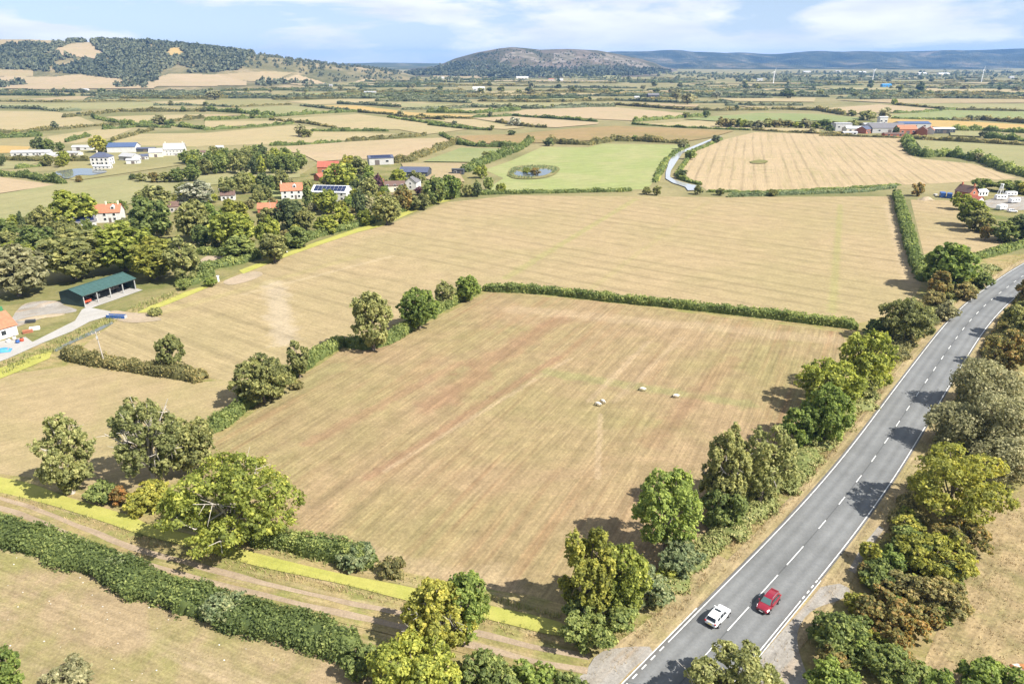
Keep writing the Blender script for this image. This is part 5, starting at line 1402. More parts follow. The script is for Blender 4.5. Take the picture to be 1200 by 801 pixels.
beast('cow', 'tan and white cow half hidden at the bottom right corner', 'cow', G(1196, 789), math.pi - 0.2, 'cow', 1.0, True, True)

# --- buildings
for nm, c in {'wall_white': (0.50, 0.49, 0.465), 'wall_cream': (0.60, 0.54, 0.43), 'wall_grey': (0.40, 0.39, 0.37), 'wall_stone': (0.36, 0.31, 0.25), 'wall_green': (0.035, 0.055, 0.048), 'wall_dark': (0.06, 0.065, 0.07)}.items():
    M[nm] = plain(nm, c, 0.85, 0.2, 0, 0.10, 0.8)
M['brick'] = plain('red_brick', (0.34, 0.13, 0.075), 0.9, 0.1, 0, 0.18, 2.5)
for nm, c in {'roof_orange': (0.34, 0.135, 0.075), 'roof_red': (0.30, 0.09, 0.06), 'roof_slate': (0.13, 0.125, 0.13), 'roof_grey': (0.30, 0.30, 0.30), 'roof_brown': (0.12, 0.075, 0.06), 'roof_teal': (0.036, 0.078, 0.072), 'roof_blue': (0.06, 0.09, 0.17), 'roof_pale': (0.50, 0.51, 0.52), 'roof_navy': (0.07, 0.08, 0.12)}.items():
    M[nm] = plain(nm, c, 0.75, 0.25, 0, 0.14, 1.2)
M['solar'] = plain('solar_panel', (0.012, 0.018, 0.055), 0.15, 0.6, 0, 0.05)
M['frame'] = plain('window_frame', (0.72, 0.72, 0.72), 0.5)
M['door'] = plain('door', (0.12, 0.10, 0.09), 0.6)
M['steel'] = plain('galvanised_steel', (0.42, 0.42, 0.41), 0.5, 0.4, 0.3)
M['wood_pole'] = plain('weathered_wood', (0.27, 0.23, 0.19), 0.9, 0.1, 0, 0.2)
M['blue_plastic'] = plain('blue_plastic', (0.03, 0.09, 0.27), 0.45, 0.4)
M['blue_tarp'] = plain('blue_tarpaulin', (0.05, 0.22, 0.45), 0.5, 0.3, 0, 0.15, 2.0, 0.3)
M['white_pl'] = plain('white_plastic', (0.78, 0.78, 0.77), 0.4, 0.4)
M['machine_red'] = plain('machine_red', (0.50, 0.07, 0.03), 0.5, 0.4)
M['machine_green'] = plain('machine_green', (0.04, 0.18, 0.07), 0.5, 0.4)

HOUSES = []
def house(name, label, u, v, Lx, Wy, hw, pitch, rz, wall, roof, cat='house', windows=(), doors=(), chim=(), solar=None, dormer=(), hip=False, ov=0.3, dist_pos=None):
    """u, v: photo point of the middle of the footprint; length along local x; ridge along x"""
    g = G(u, v) if dist_pos is None else dist_pos
    HOUSES.append((g[0], g[1], Lx / 2, Wy / 2))
    root = empty(name, (g[0], g[1], 0.05), rz); tag(root, label, cat)
    rh = Wy / 2 * math.tan(pitch)
    x, y = Lx / 2, Wy / 2
    V = [(-x, -y, 0), (x, -y, 0), (x, y, 0), (-x, y, 0), (-x, -y, hw), (x, -y, hw), (x, y, hw), (-x, y, hw)]
    F = [(0, 1, 5, 4), (2, 3, 7, 6)]
    if not hip:
        V += [(-x, 0, hw + rh), (x, 0, hw + rh)]
        F += [(1, 2, 6, 9, 5), (3, 0, 4, 8, 7)]
    else: F += [(1, 2, 6, 5), (3, 0, 4, 7)]
    link('wall', py_mesh('wall', V, F), root, M[wall])
    zo = hw - ov * math.tan(pitch)
    hx = x - (y * 0.9 if hip else -ov)
    ro = empty('roof', (0, 0, 0)); ro.parent = root
    for sg in (-1, 1):
        mb = MB()
        xe = x + ov
        q = [(-xe, sg * (y + ov), zo + 0.06), (xe, sg * (y + ov), zo + 0.06), (hx, 0, hw + rh + 0.06), (-hx, 0, hw + rh + 0.06)]
        mb.slab(q if sg < 0 else q[::-1], 0.14); mb.build('roof_slope', M[roof], ro)
        if hip:
            mb = MB(); q = [(sg * xe, -(y + ov), zo + 0.06), (sg * xe, y + ov, zo + 0.06), (sg * hx, 0, hw + rh + 0.06)]
            mb.add(q, [(0, 1, 2) if sg > 0 else (2, 1, 0)]); mb.build('roof_hip', M[roof], ro)
    for cx in chim:
        mb = MB(); mb.box((cx, 0, hw + rh + 0.45), (0.6, 0.9, 1.5)); c = mb.build('chimney', M['brick'] if wall != 'wall_white' else M['wall_cream'], ro)
    if solar:
        sx0, sx1, n, side = solar
        for i in range(n):
            for j in range(2):
                a0 = sx0 + (sx1 - sx0) * i / n + 0.06; a1 = sx0 + (sx1 - sx0) * (i + 1) / n - 0.06
                t0, t1 = 0.12 + j * 0.40, 0.12 + j * 0.40 + 0.37
                P = lambda a_, t_: (a_, side * (y * (1 - t_)), hw + rh * t_ + 0.17)
                q = [P(a0, t0), P(a1, t0), P(a1, t1), P(a0, t1)]
                mb = MB(); mb.slab(q if side < 0 else q[::-1], 0.05); mb.build('solar_panel', M['solar'], ro)
    for (face, a_, z, w_, h_) in windows:
        mb = MB(); mp_ = MB()
        if face in ('f', 'b'):
            sg = -1 if face == 'f' else 1
            mb.box((a_, sg * (y + 0.02), z), (w_ + 0.2, 0.10, h_ + 0.2)); mp_.box((a_, sg * (y + 0.06), z), (w_, 0.06, h_))
        else:
            sg = -1 if face == 'l' else 1
            mb.box((sg * (x + 0.02), a_, z), (0.10, w_ + 0.2, h_ + 0.2)); mp_.box((sg * (x + 0.06), a_, z), (0.06, w_, h_))
        wo = mb.build('window', M['frame'], root); mp_.build('pane', M['glass'], wo)
    for (face, a_, w_, h_) in doors:
        mb = MB(); sg = -1 if face in ('f', 'l') else 1
        if face in ('f', 'b'): mb.box((a_, sg * (y + 0.03), h_ / 2), (w_, 0.08, h_))
        else: mb.box((sg * (x + 0.03), a_, h_ / 2), (0.08, w_, h_))
        mb.build('door', M['door'], root)
    for cx in dormer:
        mb = MB(); yy = -y * 0.55; zz = hw + rh * 0.45
        mb.add([(cx - 0.9, yy - 0.5, zz - 0.3), (cx + 0.9, yy - 0.5, zz - 0.3), (cx + 0.9, yy - 0.5, zz + 0.8), (cx, yy - 0.5, zz + 1.5), (cx - 0.9, yy - 0.5, zz + 0.8), (cx - 0.9, 0, zz + 0.8), (cx, 0, zz + 1.5), (cx + 0.9, 0, zz + 0.8), (cx - 0.9, 0, zz - .3), (cx + .9, 0, zz - .3)],
               [(0, 1, 2, 3, 4), (4, 3, 6, 5), (3, 2, 7, 6), (0, 4, 5, 8), (1, 9, 7, 2)])
        d = mb.build('dormer', M[wall], ro)
        mb = MB(); mb.box((cx, yy - 0.53, zz + 0.3), (1.0, 0.06, 0.8)); mb.build('dormer_pane', M['glass'], d)
    return root
R_ = math.radians
W2 = lambda xs, zs: [('f', x, z, 1.1, 1.1) for x in xs for z in zs]

# open-fronted green barn
b0, b1, b2 = G(71.7, 355.3), G(99.5, 360), G(160, 339)
ex = unit(b2 - b1); barn_rz = math.atan2(ex[1], ex[0]); BL = np.linalg.norm(b2 - b1); BW = 9.5
barn = empty('open_barn', (b1[0], b1[1], 0.12), barn_rz)
tag(barn, 'dark green open-fronted steel barn with a teal roof and pale posts', 'barn')
he, hr = 3.6, 5.0
mb = MB(); mb.add([(0, 0, 0), (0, BW, 0), (0, BW, he), (0, BW / 2, hr), (0, 0, he), (0.15, 0, 0), (0.15, BW, 0), (0.15, BW, he), (0.15, BW / 2, hr), (0.15, 0, he)], [(4, 3, 2, 1, 0), (5, 6, 7, 8, 9), (0, 5, 9, 4), (1, 6, 5, 0), (2, 7, 6, 1)]); mb.build('end_wall', M['wall_green'], barn)
mb = MB(); mb.add([(BL, 0, 0), (BL, BW, 0), (BL, BW, he), (BL, BW / 2, hr), (BL, 0, he), (BL - 0.15, 0, 0), (BL - 0.15, BW, 0), (BL - 0.15, BW, he), (BL - 0.15, BW / 2, hr), (BL - 0.15, 0, he)], [(0, 1, 2, 3, 4), (9, 8, 7, 6, 5)]); mb.build('end_wall', M['wall_green'], barn)
mb = MB(); mb.box((BL / 2, BW - 0.08, he / 2), (BL - 0.32, 0.14, he)); mb.build('back_wall', M['wall_grey'], barn)
for sg, nm in ((0, 'roof_slope'), (1, 'roof_slope')):
    for i in range(12):
        x0, x1 = -0.4 + (BL + 0.8) * i / 12, -0.4 + (BL + 0.8) * (i + 1) / 12 - 0.03
        q = [(x0, -0.5, he - 0.05), (x1, -0.5, he - 0.05), (x1, BW / 2, hr + 0.12), (x0, BW / 2, hr + 0.12)] if sg == 0 else [(x0, BW / 2, hr + 0.12), (x1, BW / 2, hr + 0.12), (x1, BW + 0.5, he - 0.05), (x0, BW + 0.5, he - 0.05)]
        mb = MB(); mb.slab(q, 0.08); mb.build('roof_sheet', M['roof_teal'], barn)
mb = MB(); mb.box((BL / 2, BW / 2, hr + 0.14), (BL + 0.8, 0.5, 0.06)); mb.build('ridge_cap', M['roof_teal'], barn)
for i in range(5):
    mb = MB(); mb.box((0.2 + (BL - 0.4) * i / 4, 0.12, he / 2), (0.26, 0.26, he)); mb.build('post', M['steel'], barn)
mb = MB(); mb.box((BL / 2, 0.16, he - 0.30), (BL, 0.12, 0.3)); mb.build('eaves_beam', M['steel'], barn)
mb = MB(); mb.box((BL / 2, BW / 2, 0.02), (BL - 0.4, BW - 0.4, 0.08)); mb.build('floor_slab', M['concrete'], barn)
def in_barn(x, y): c, s = math.cos(barn_rz), math.sin(barn_rz); return (b1[0] + x * c - y * s, b1[1] + x * s + y * c)
sheet('yard', [in_barn(0, -2.6), in_barn(BL, -2.6), in_barn(BL + 0.5, 0.2), in_barn(-0.2, 0.2)], 'concrete', 'pale concrete apron in front of the open barn', z=0.125, world=True)
def boxy(name, label, cat, u, v, d, rz, mat, dz=0.12, extra=None, world=None):
    g = G(u, v) if world is None else world
    r = empty(name, (g[0], g[1], dz), rz); tag(r, label, cat)
    if extra: extra(r)
    return r
def trailer(mat, deck='steel'):
    def f(r):
        m_ = MB(); m_.box((0, 0, 0.85), (3.2, 1.6, 0.7), 0, 0.96); m_.build('body', M[mat], r, bevel=0.05)
        m_ = MB(); m_.box((0, 0, 0.45), (3.3, 1.2, 0.12)); m_.build('chassis', M[deck], r)
        m_ = MB(); m_.tube([(1.6, 0, 0.45), (2.6, 0, 0.42)], 0.06); m_.build('drawbar', M['steel'], r)
        for sg in (-1, 1):
            m_ = MB(); m_.disc((0, sg * 0.85, 0.34), 0.34, (0, 1, 0), 0.2, 14); m_.build('wheel', M['tyre'], r)
    return f
boxy('farm_trailer', 'small red farm trailer parked in the left bay of the barn', 'trailer', 0, 0, None, barn_rz, None, 0.16, trailer('machine_red'), in_barn(2.4, 2.4))
boxy('farm_trailer', 'grey farm trailer parked in the middle bay of the barn', 'trailer', 0, 0, None, barn_rz + 1.4, None, 0.16, trailer('wall_grey'), in_barn(8.2, 5.0))
boxy('farm_trailer', 'brown farm trailer parked in the right bay of the barn', 'trailer', 0, 0, None, barn_rz, None, 0.16, trailer('wood_pole'), in_barn(15.4, 5.6))
def trough(mat):
    def f(r):
        m_ = MB(); L_, w_, h_ = 5.6, 1.3, 0.9
        for a_, b_ in (((0, -w_ / 2, h_ / 2), (L_, 0.1, h_)), ((0, w_ / 2, h_ / 2), (L_, 0.1, h_))):
            m_.box(a_, b_)
        m_.build('side', M[mat], r)
        m_ = MB(); m_.box((-L_ / 2, 0, h_ / 2), (0.1, w_ - 0.1, h_)); m_.box((L_ / 2, 0, h_ / 2), (0.1, w_ - 0.1, h_)); m_.build('end', M['steel'], r)
        m_ = MB(); m_.box((0, 0, 0.45), (L_ - 0.1, w_ - 0.1, 0.1)); m_.build('base', M['wall_grey'], r)
    return f
boxy('blue_trough', 'bright blue steel trough at the field gateway by the barn', 'trough', 137, 372.5, None, -0.12, None, 0.12, trough('blue_plastic'))  # an open blue trough standing at the gateway

# white house with red roof at the left edge
house('white_house', 'white house with terracotta roof cut by the left edge', -18, 398, 13, 8, 3.0, R_(38), R_(62), 'wall_white', 'roof_orange',
      windows=[('f', -3, 1.6, 1.2, 1.2), ('f', 3, 1.6, 1.2, 1.2), ('l', 0, 1.6, 1.6, 1.2)], doors=[('f', 0.5, 1.0, 2.1)], chim=(4,), solar=None)
def tarp(r):
    V = []; F = []; n = 9
    rr = np.random.default_rng(5)
    for i in range(n):
        for j in range(n):
            x, y = (i / (n - 1) - 0.5), (j / (n - 1) - 0.5)
            V.append((x * 4.0, y * 2.4, max(0.0, 0.8 * (1 - (2 * abs(x)) ** 3) * (1 - (2 * abs(y)) ** 3)) + rr.uniform(0, 0.12)))
    for i in range(n - 1):
        for j in range(n - 1): F.append((i * n + j, (i + 1) * n + j, (i + 1) * n + j + 1, i * n + j + 1))
    link('sheet', py_mesh('sheet', V, F, True), r, M['blue_tarp'])
    m_ = MB(); m_.box((0, 0, 0.3), (3.0, 1.6, 0.6)); m_.build('stack', M['wood_pole'], r)
boxy('covered_heap', 'bright blue tarpaulin over a heap in the yard', 'tarpaulin', 3, 412, None, 0.4, None, 0.11, tarp)
def heap(mat, L_, w_, h_):
    def f(r):
        n = 8; V = []; F = []; rr = np.random.default_rng(int(L_ * 10))
        for i in range(n + 1):
            for j in range(n + 1):
                x, y = i / n * 2 - 1, j / n * 2 - 1
                V.append((x * L_ / 2, y * w_ / 2, max(0, h_ * (1 - x * x) * (1 - y * y)) + rr.uniform(-0.12, 0.12) * h_ - 0.03))
        for i in range(n):
            for j in range(n): F.append((i * (n + 1) + j, (i + 1) * (n + 1) + j, (i + 1) * (n + 1) + j + 1, i * (n + 1) + j + 1))
        link('heap', py_mesh('heap', V, F, True), r, M[mat])
    return f
boxy('spoil_heap', 'low heap of grey stony spoil left of the barn', 'heap', 52, 357, None, 0.2, None, 0.08, heap('gravel', 11, 5, 1.0))
boxy('spoil_heap', 'long low ridge of pale soil left of the drive', 'heap', 48, 372, None, 0.5, None, 0.08, heap('bare', 12, 2.4, 0.7))
def pallets(mat):
    def f(r):
        for i in range(5):
            m_ = MB(); m_.box((0, 0, 0.07 + i * 0.16), (2.4, 1.1, 0.10)); m_.build('board', M[mat], r)
    return f
boxy('timber_stack', 'stack of pale timber on the rough lawn near the drive', 'timber', 41, 386.5, None, 0.4, None, 0.11, pallets('white_pl'))
boxy('timber_stack', 'stack of reddish boards beside the pale timber', 'timber', 33, 390, None, 0.6, None, 0.11, pallets('roof_orange'))
boxy('timber_stack', 'dark pallet stack on the rough lawn', 'timber', 36, 378, None, 0.3, None, 0.11, pallets('wall_dark'))
for i, (u, v, mt, lb) in enumerate([(10, 401, 'white_pl', 'white rubble bag in front of the white house'), (17, 398, 'wall_cream', 'cream rubble bag near the house corner'), (21, 402, 'blue_plastic', 'blue drum in the cluttered yard'), (26, 400, 'machine_red', 'red crate in the cluttered yard')]):
    def bag(r, mt=mt):
        m_ = MB(); m_.tube([(0, 0, 0), (0, 0, 0.25), (0, 0, 0.7), (0, 0, 0.85)], [0.42, 0.5, 0.48, 0.36], 10); m_.build('sack', M[mt], r, True)
        m_ = MB(); m_.tube([(0, 0, 0.85), (0, 0, 0.93)], [0.38, 0.33], 10); m_.build('rim', M['trim'], r)
    boxy('yard_container', lb, 'container', u, v, None, i * 0.7, None, 0.115, bag)
def excavator(r):
    m_ = MB(); m_.box((0, 0, 0.35), (2.2, 1.6, 0.6)); m_.build('tracks', M['trim'], r, bevel=0.1)
    m_ = MB(); m_.box((-0.2, 0, 1.3), (1.8, 1.5, 1.2), 0, 0.9); m_.build('cab', M['machine_green'], r, bevel=0.05)
    m_ = MB(); m_.tube([(0.6, 0, 1.4), (1.7, 0, 2.6), (2.8, 0, 1.4), (2.7, 0, 0.5)], [0.16, 0.14, 0.1, 0.1]); m_.build('arm', M['machine_green'], r)
boxy('digger', 'small green digger at the left edge above the white house', 'digger', 1, 367, None, 2.2, None, 0.05, excavator)

# village houses
house('cottage', 'white cottage with orange tiled roof below the meadow', 127, 259, 13, 7.5, 4.6, R_(40), R_(12), 'wall_white', 'roof_orange', windows=W2((-4, 0, 4), (1.6, 3.6)), doors=[('f', 2, 1, 2.1)], chim=(-5.5, 0.5, 5.5), dormer=(3.5,))
house('annexe', 'dark slate-roofed annexe left of the orange-roofed cottage', 101, 266, 8, 5.5, 2.8, R_(35), R_(35), 'wall_grey', 'roof_slate', 'building', windows=[('f', 0, 1.4, 2.0, 1.0)], solar=(-3.5, 3.5, 4, -1))
house('cottage', 'white gabled cottage with bright orange roof in the village', 343, 232, 11, 8, 4.6, R_(40), R_(15), 'wall_white', 'roof_orange', windows=W2((-3.5, 0, 3.5), (1.5, 3.6)), doors=[('f', 1.8, 1, 2.1)], chim=(-5,), dormer=(1.5,))
house('white_house', 'large white house with blue solar panels on its roof', 390, 234, 19, 10, 4.8, R_(28), R_(-8), 'wall_white', 'roof_pale', windows=W2((-7, -3.5, 0, 3.5, 7), (1.6, 3.8)) + [('r', -2, 1.6, 1.4, 1.4), ('r', 2, 1.6, 1.4, 1.4), ('r', 0, 4.0, 1.2, 1.2)], doors=[('r', 0, 1.2, 2.1)], solar=(-8.5, 8.5, 8, -1))
house('brick_barn', 'tall brick barn with red tiled roof behind the village', 386, 205, 13, 8, 5.5, R_(38), R_(4), 'brick', 'roof_red', 'barn', windows=[('f', -3, 3, 1.2, 1.2), ('l', 0, 3.5, 1.2, 1.2)], doors=[('f', 2, 2.4, 3)])
house('outbuilding', 'small red-roofed outbuilding below the brick barn', 378, 211, 9, 5, 2.6, R_(35), R_(55), 'brick', 'roof_red', 'building', doors=[('f', 0, 1.2, 2)])
house('shed', 'grey steel shed with solar roof beside the straw field', 446, 192, 17, 11, 4.6, R_(15), R_(18), 'wall_grey', 'roof_navy', 'shed', doors=[('f', -3, 3.2, 3.4), ('r', 0, 3, 3)], windows=[('f', 4, 2.4, 2, 1.4)], solar=(-7, 7, 7, -1))
house('shed', 'low navy-roofed shed at the edge of the village', 487, 206, 18, 13, 3.2, R_(20), R_(-6), 'wall_dark', 'roof_navy', 'shed', doors=[('f', 0, 3, 2.6)], windows=[('f', -5, 1.8, 1.4, 1)])
house('cabin', 'small dark cabin on a pale yard', 537, 204, 7.5, 5, 3.2, R_(8), R_(-5), 'wall_dark', 'wall_dark', 'cabin', windows=[('f', -1.5, 1.6, 1.6, 1.2)], doors=[('f', 2, 1.2, 2.2)])
house('cottage', 'pale pinkish cottage half hidden behind the purple plum', 463, 224, 11, 6, 3.6, R_(35), R_(10), 'wall_cream', 'roof_brown', windows=W2((-4, 0, 4), (1.6, 3.6)), chim=(-6,), doors=[('f', 2, 1, 2.1)])
house('cottage', 'low cream cottage above the duckweed ditch hidden by trees', 455, 240, 10, 6, 3.0, R_(38), R_(50), 'wall_white', 'roof_brown', windows=W2((-2, 2), (1.5,)), doors=[('f', 0, 1, 2)])
house('cottage', 'white gable end showing between the village trees', 484, 221, 9, 7, 4.2, R_(40), R_(80), 'wall_white', 'roof_slate', windows=[('l', 0, 1.6, 1.2, 1.2), ('l', 0, 3.6, 1.0, 1.0)], doors=[('f', 0, 1, 2)])
house('bungalow', 'small bungalow with pinkish roof among the village trees', 316, 249, 10, 6, 2.6, R_(35), R_(10), 'brick', 'roof_orange', windows=W2((-2.5, 2.5), (1.4,)), chim=(4,), doors=[('f', 0, 1, 2)])
house('cottage', 'brown-roofed cottage hidden in the tree belt left', 208, 248, 7, 5, 3.0, R_(40), R_(20), 'wall_stone', 'roof_brown', chim=(-4,), windows=W2((-2, 2), (1.5,)), doors=[('f', 0, 1, 2)])
house('cottage', 'dark-roofed cottage left of the big lawn', 268, 234, 7, 5, 2.8, R_(40), R_(15), 'wall_white', 'roof_brown', chim=(-4,), windows=W2((-2, 2), (1.5,)), doors=[('f', 0, 1, 2)])
def farm_house(*a, windows=(), doors=(), chim=(), **k):
    return house(*a, windows=[(f, x * 0.62, z * 0.8, w * 0.62, h * 0.8) for f, x, z, w, h in windows], doors=[(f, x * 0.62, w * 0.7, h * 0.8) for f, x, w, h in doors], chim=[c * 0.62 for c in chim], **k)
# farm at the left
farm_house('bungalow', 'long white farm bungalow with grey roof at the left', 38, 182, 27.3, 6.6, 2.5, R_(25), R_(10), 'wall_white', 'roof_grey', windows=[('f', x, 1.5, 2.4, 1.4) for x in (-17, -10, -3, 4, 11, 17)], doors=[('f', 8, 1.4, 2.1)])
farm_house('bungalow', 'small cream bungalow right of the long white one', 62, 186, 8.7, 6.6, 2.5, R_(30), R_(20), 'wall_cream', 'roof_grey', windows=W2((-4, 0, 4), (1.5,)), doors=[('f', 2, 1.2, 2.1)])
farm_house('farm_barn', 'white barn with a big blue roof on the left farm', 146, 178, 21.1, 13.2, 4.5, R_(22), R_(8), 'wall_white', 'roof_blue', 'barn', doors=[('l', 0, 5, 4.2)], windows=[('l', -5, 3, 2, 2)])
farm_house('farmhouse', 'tall white farmhouse with dark hipped roof beside the pond', 121, 193, 12.4, 9.2, 5.6, R_(32), R_(5), 'wall_white', 'roof_navy', windows=[('f', x, z, 2.0, 1.8) for x in (-7, -2.5, 2.5, 7) for z in (1.8, 5.0)] + [('r', x, z, 1.8, 1.6) for x in (-3, 3) for z in (1.8, 4.6)], doors=[('f', 0, 1.6, 2.3)], hip=True, chim=(-4,))
farm_house('farmhouse', 'white gabled farmhouse with grey tiled roof at the right of the farm', 206, 182, 14.9, 9.2, 4.9, R_(42), R_(12), 'wall_white', 'roof_grey', windows=W2((-8, -4, 0, 4, 8), (1.8, 4.4)) + [('r', -3, 2, 1.4, 1.4), ('r', 3, 2, 1.4, 1.4), ('r', 0, 5, 1.4, 1.4)], doors=[('f', 2, 1.3, 2.2)], chim=(-10, 10))
farm_house('farm_shed', 'pale grey farm shed left of the gabled farmhouse', 184, 184, 9.3, 7.9, 3.7, R_(35), R_(15), 'wall_cream', 'roof_grey', 'shed', doors=[('f', 0, 3, 3)], windows=[('r', 0, 2.4, 1.4, 1.2)])
farm_house('farm_shed', 'grey-roofed farm shed in the middle of the farm', 153, 188, 12.4, 8.6, 3.3, R_(25), R_(-20), 'wall_grey', 'roof_grey', 'shed', doors=[('f', 0, 4, 3)], windows=[('f', 6, 2.4, 2, 1.2)])
farm_house('farm_shed', 'low white farm shed near the pond', 157, 192, 8.7, 5.3, 2.8, R_(22), R_(15), 'wall_white', 'roof_grey', 'shed', doors=[('f', 0, 3, 2.6)], windows=[('f', 4, 1.8, 1.4, 1)])
farm_house('farm_shed', 'small blue-grey shed right of the white farm shed', 168, 187, 7.4, 5.9, 2.8, R_(22), R_(25), 'wall_grey', 'roof_navy', 'shed', doors=[('f', 0, 3, 2.6)], windows=[('f', 4, 1.8, 1.4, 1)])
farm_house('farm_shed', 'dark low shed behind the farm', 172, 178, 13.6, 5.9, 2.8, R_(15), R_(5), 'wall_dark', 'roof_navy', 'shed', doors=[('f', 0, 4, 2.6)], windows=[('f', 7, 1.8, 2, 1)])
farm_house('farm_shed', 'brown-walled low building at the right end of the farm', 232, 182, 12.4, 5.3, 2.5, R_(20), R_(5), 'wall_cream', 'roof_brown', 'shed', doors=[('f', 0, 3, 2.4)], windows=[('f', 5, 1.6, 2, 1)])
farm_house('farm_shed', 'white-fronted shed left of the farmhouse', 98, 176, 14.9, 6.6, 3.0, R_(15), R_(5), 'wall_white', 'roof_pale', 'shed', doors=[('f', -4, 4, 3)], windows=[('f', 5, 2, 2.4, 1.2)])
farm_house('farm_shed', 'small pale shed beside the farm bungalow', 88, 183, 9.9, 5.9, 2.8, R_(18), R_(-5), 'wall_cream', 'roof_grey', 'shed', doors=[('f', 0, 3, 2.6)], windows=[('f', 5, 1.8, 1.6, 1)])
farm_house('caravan_shed', 'white boat-like shed below the tall white farmhouse', 121, 198, 11.2, 4.0, 2.3, R_(15), R_(6), 'wall_white', 'roof_pale', 'shed', windows=[('f', x, 1.5, 1.6, 1) for x in (-6, -2, 2, 6)], doors=[('r', 0, 1.4, 2.1)])
# farm at the right, behind the stubble field
for (u, v, L_, w_, h_, pt, rz, wl_, rf, lb) in [
 (985, 153, 20, 14, 9, 6, 3, 'wall_grey', 'roof_grey', 'tall grey block at the left end of the right farm'), (1001, 155, 22, 12, 5, 20, -5, 'wall_cream', 'roof_pale', 'cream shed with pale roof on the right farm'), (1012, 156, 14, 12, 5, 28, 40, 'brick', 'roof_navy', 'brick-fronted shed with dark roof on the right farm'),
 (1022, 152, 26, 16, 5.5, 20, 5, 'wall_grey', 'roof_grey', 'grey shed behind the brick-fronted one'), (1036, 155, 42, 24, 6, 22, 3, 'wall_grey', 'roof_slate', 'largest grey barn in the middle of the right farm'), (1033, 147, 10, 8, 11, 10, 0, 'wall_white', 'roof_pale', 'tall white silo building behind the largest barn'),
 (1060, 157, 22, 12, 6, 35, 5, 'brick', 'roof_orange', 'brick barn with orange roof on the right farm'), (1068, 150, 40, 16, 6, 15, 3, 'wall_grey', 'roof_blue', 'long shed with pale blue roof behind the brick barn'), (1080, 158, 16, 11, 5.5, 38, 60, 'brick', 'roof_brown', 'brick house with brown roof at the right farm'),
 (1089, 157, 14, 9, 5, 38, 60, 'wall_white', 'roof_orange', 'small white-gabled house right of the brown-roofed one'), (1103, 156, 24, 14, 5.5, 10, -2, 'wall_dark', 'roof_pale', 'dark open shed with pale roof at the right end of the farm'), (972, 150, 16, 10, 4, 30, 0, 'wall_cream', 'roof_red', 'red-roofed shed among trees left of the right farm'),
 (1046, 160, 22, 8, 3.2, 15, 2, 'brick', 'roof_brown', 'low brick wall-like shed in front of the right farm'), (995, 158, 16, 7, 3, 15, 2, 'wall_white', 'roof_pale', 'low white shed in front of the right farm')]:
    L_, w_, h_ = L_ * 0.85, w_ * 0.85, h_ * 0.82
    house('farm_building', lb, u, v, L_, w_, h_, R_(pt), R_(rz), wl_, rf, 'farm building', doors=[('f', 0, 3.5, min(3.6, h_ * 0.7))], windows=[('f', L_ * 0.3, h_ * 0.55, 2.2, 1.4), ('f', -L_ * 0.3, h_ * 0.55, 2.2, 1.4)])
# brick cottage at the right, its annexe and yard
house('brick_cottage', 'orange brick cottage with dark steep roof at the right', 1131, 233, 8.5, 6.5, 4.2, R_(42), R_(112), 'brick', 'roof_brown', windows=[('l', -1.7, 1.5, 1.0, 1.1), ('l', 1.7, 1.5, 1.0, 1.1), ('l', 0, 3.9, 1.0, 1.1), ('f', -2.4, 1.5, 1.0, 1.1), ('f', 2.4, 3.2, 1.0, 1.0)], doors=[('f', 0, 1, 2.1)], chim=(-3.6, 3.2), ov=0.35)
house('cottage_annexe', 'low white annexe with bright red roof beside the brick cottage', 1141, 237.5, 7, 4.6, 2.3, R_(32), R_(118), 'wall_white', 'roof_red', 'building', windows=[('l', 0, 1.4, 2.0, 1.0)], doors=[('f', 1, 1, 2)])
house('conservatory', 'pale glasshouse behind the brick cottage', 1148, 229, 7, 4, 2.3, R_(28), R_(20), 'white_pl', 'roof_pale', 'greenhouse', windows=[('f', x, 1.2, 1.2, 1.2) for x in (-2.2, 0, 2.2)], doors=[('r', 0, 0.9, 1.9)])
def caravan(r):
    m_ = MB(); V = []; 
    prof = [(-3.0, 0.5), (-3.05, 1.4), (-2.75, 2.45), (2.6, 2.5), (3.0, 1.6), (2.85, 0.5)]
    m_.add([(x, -1.1, z) for x, z in prof] + [(x, 1.1, z) for x, z in prof], [tuple(range(6)), tuple(range(11, 5, -1))] + [(i + 6, (i + 1) % 6 + 6, (i + 1) % 6, i) for i in range(6)])
    m_.build('body', M['white_pl'], r, bevel=0.08)
    for x in (-1.9, 0, 1.7):
        w_ = MB(); w_.box((x, -1.12, 1.6), (1.1, 0.04, 0.6)); w_.build('window', M['glass'], r)
    for sg in (-1, 1):
        w_ = MB(); w_.disc((0, sg * 0.95, 0.34), 0.34, (0, 1, 0), 0.2, 14); w_.build('wheel', M['tyre'], r)
    w_ = MB(); w_.tube([(2.8, 0, 0.55), (4.0, 0, 0.5)], 0.05); w_.build('drawbar', M['steel'], r)
for i, (u, v, rz, lb) in enumerate([(1172, 234, 0.1, 'white caravan beside the ladder-like machine in the cottage yard'), (1188, 238, 0.3, 'white caravan at the right edge of the cottage yard'), (1173, 246, 0.5, 'low white caravan on the lawn in front of the yard'), (1184, 230, 0.05, 'white caravan at the back of the cottage yard')]):
    boxy('caravan', lb, 'caravan', u, v, None, rz, None, 0.13, caravan)
def container(mat, L_=6.0):
    def f(r):
        m_ = MB(); m_.box((0, 0, 1.3), (L_, 2.4, 2.5)); m_.build('body', M[mat], r)
        for k in range(10):
            w_ = MB(); w_.box((-L_ / 2 + (k + 0.5) * L_ / 10, -1.22, 1.3), (L_ / 22, 0.05, 2.3)); w_.build('rib', M[mat], r)
        w_ = MB(); w_.box((L_ / 2 + 0.03, 0, 1.3), (0.05, 2.1, 2.3)); w_.build('door', M[mat], r)
    return f
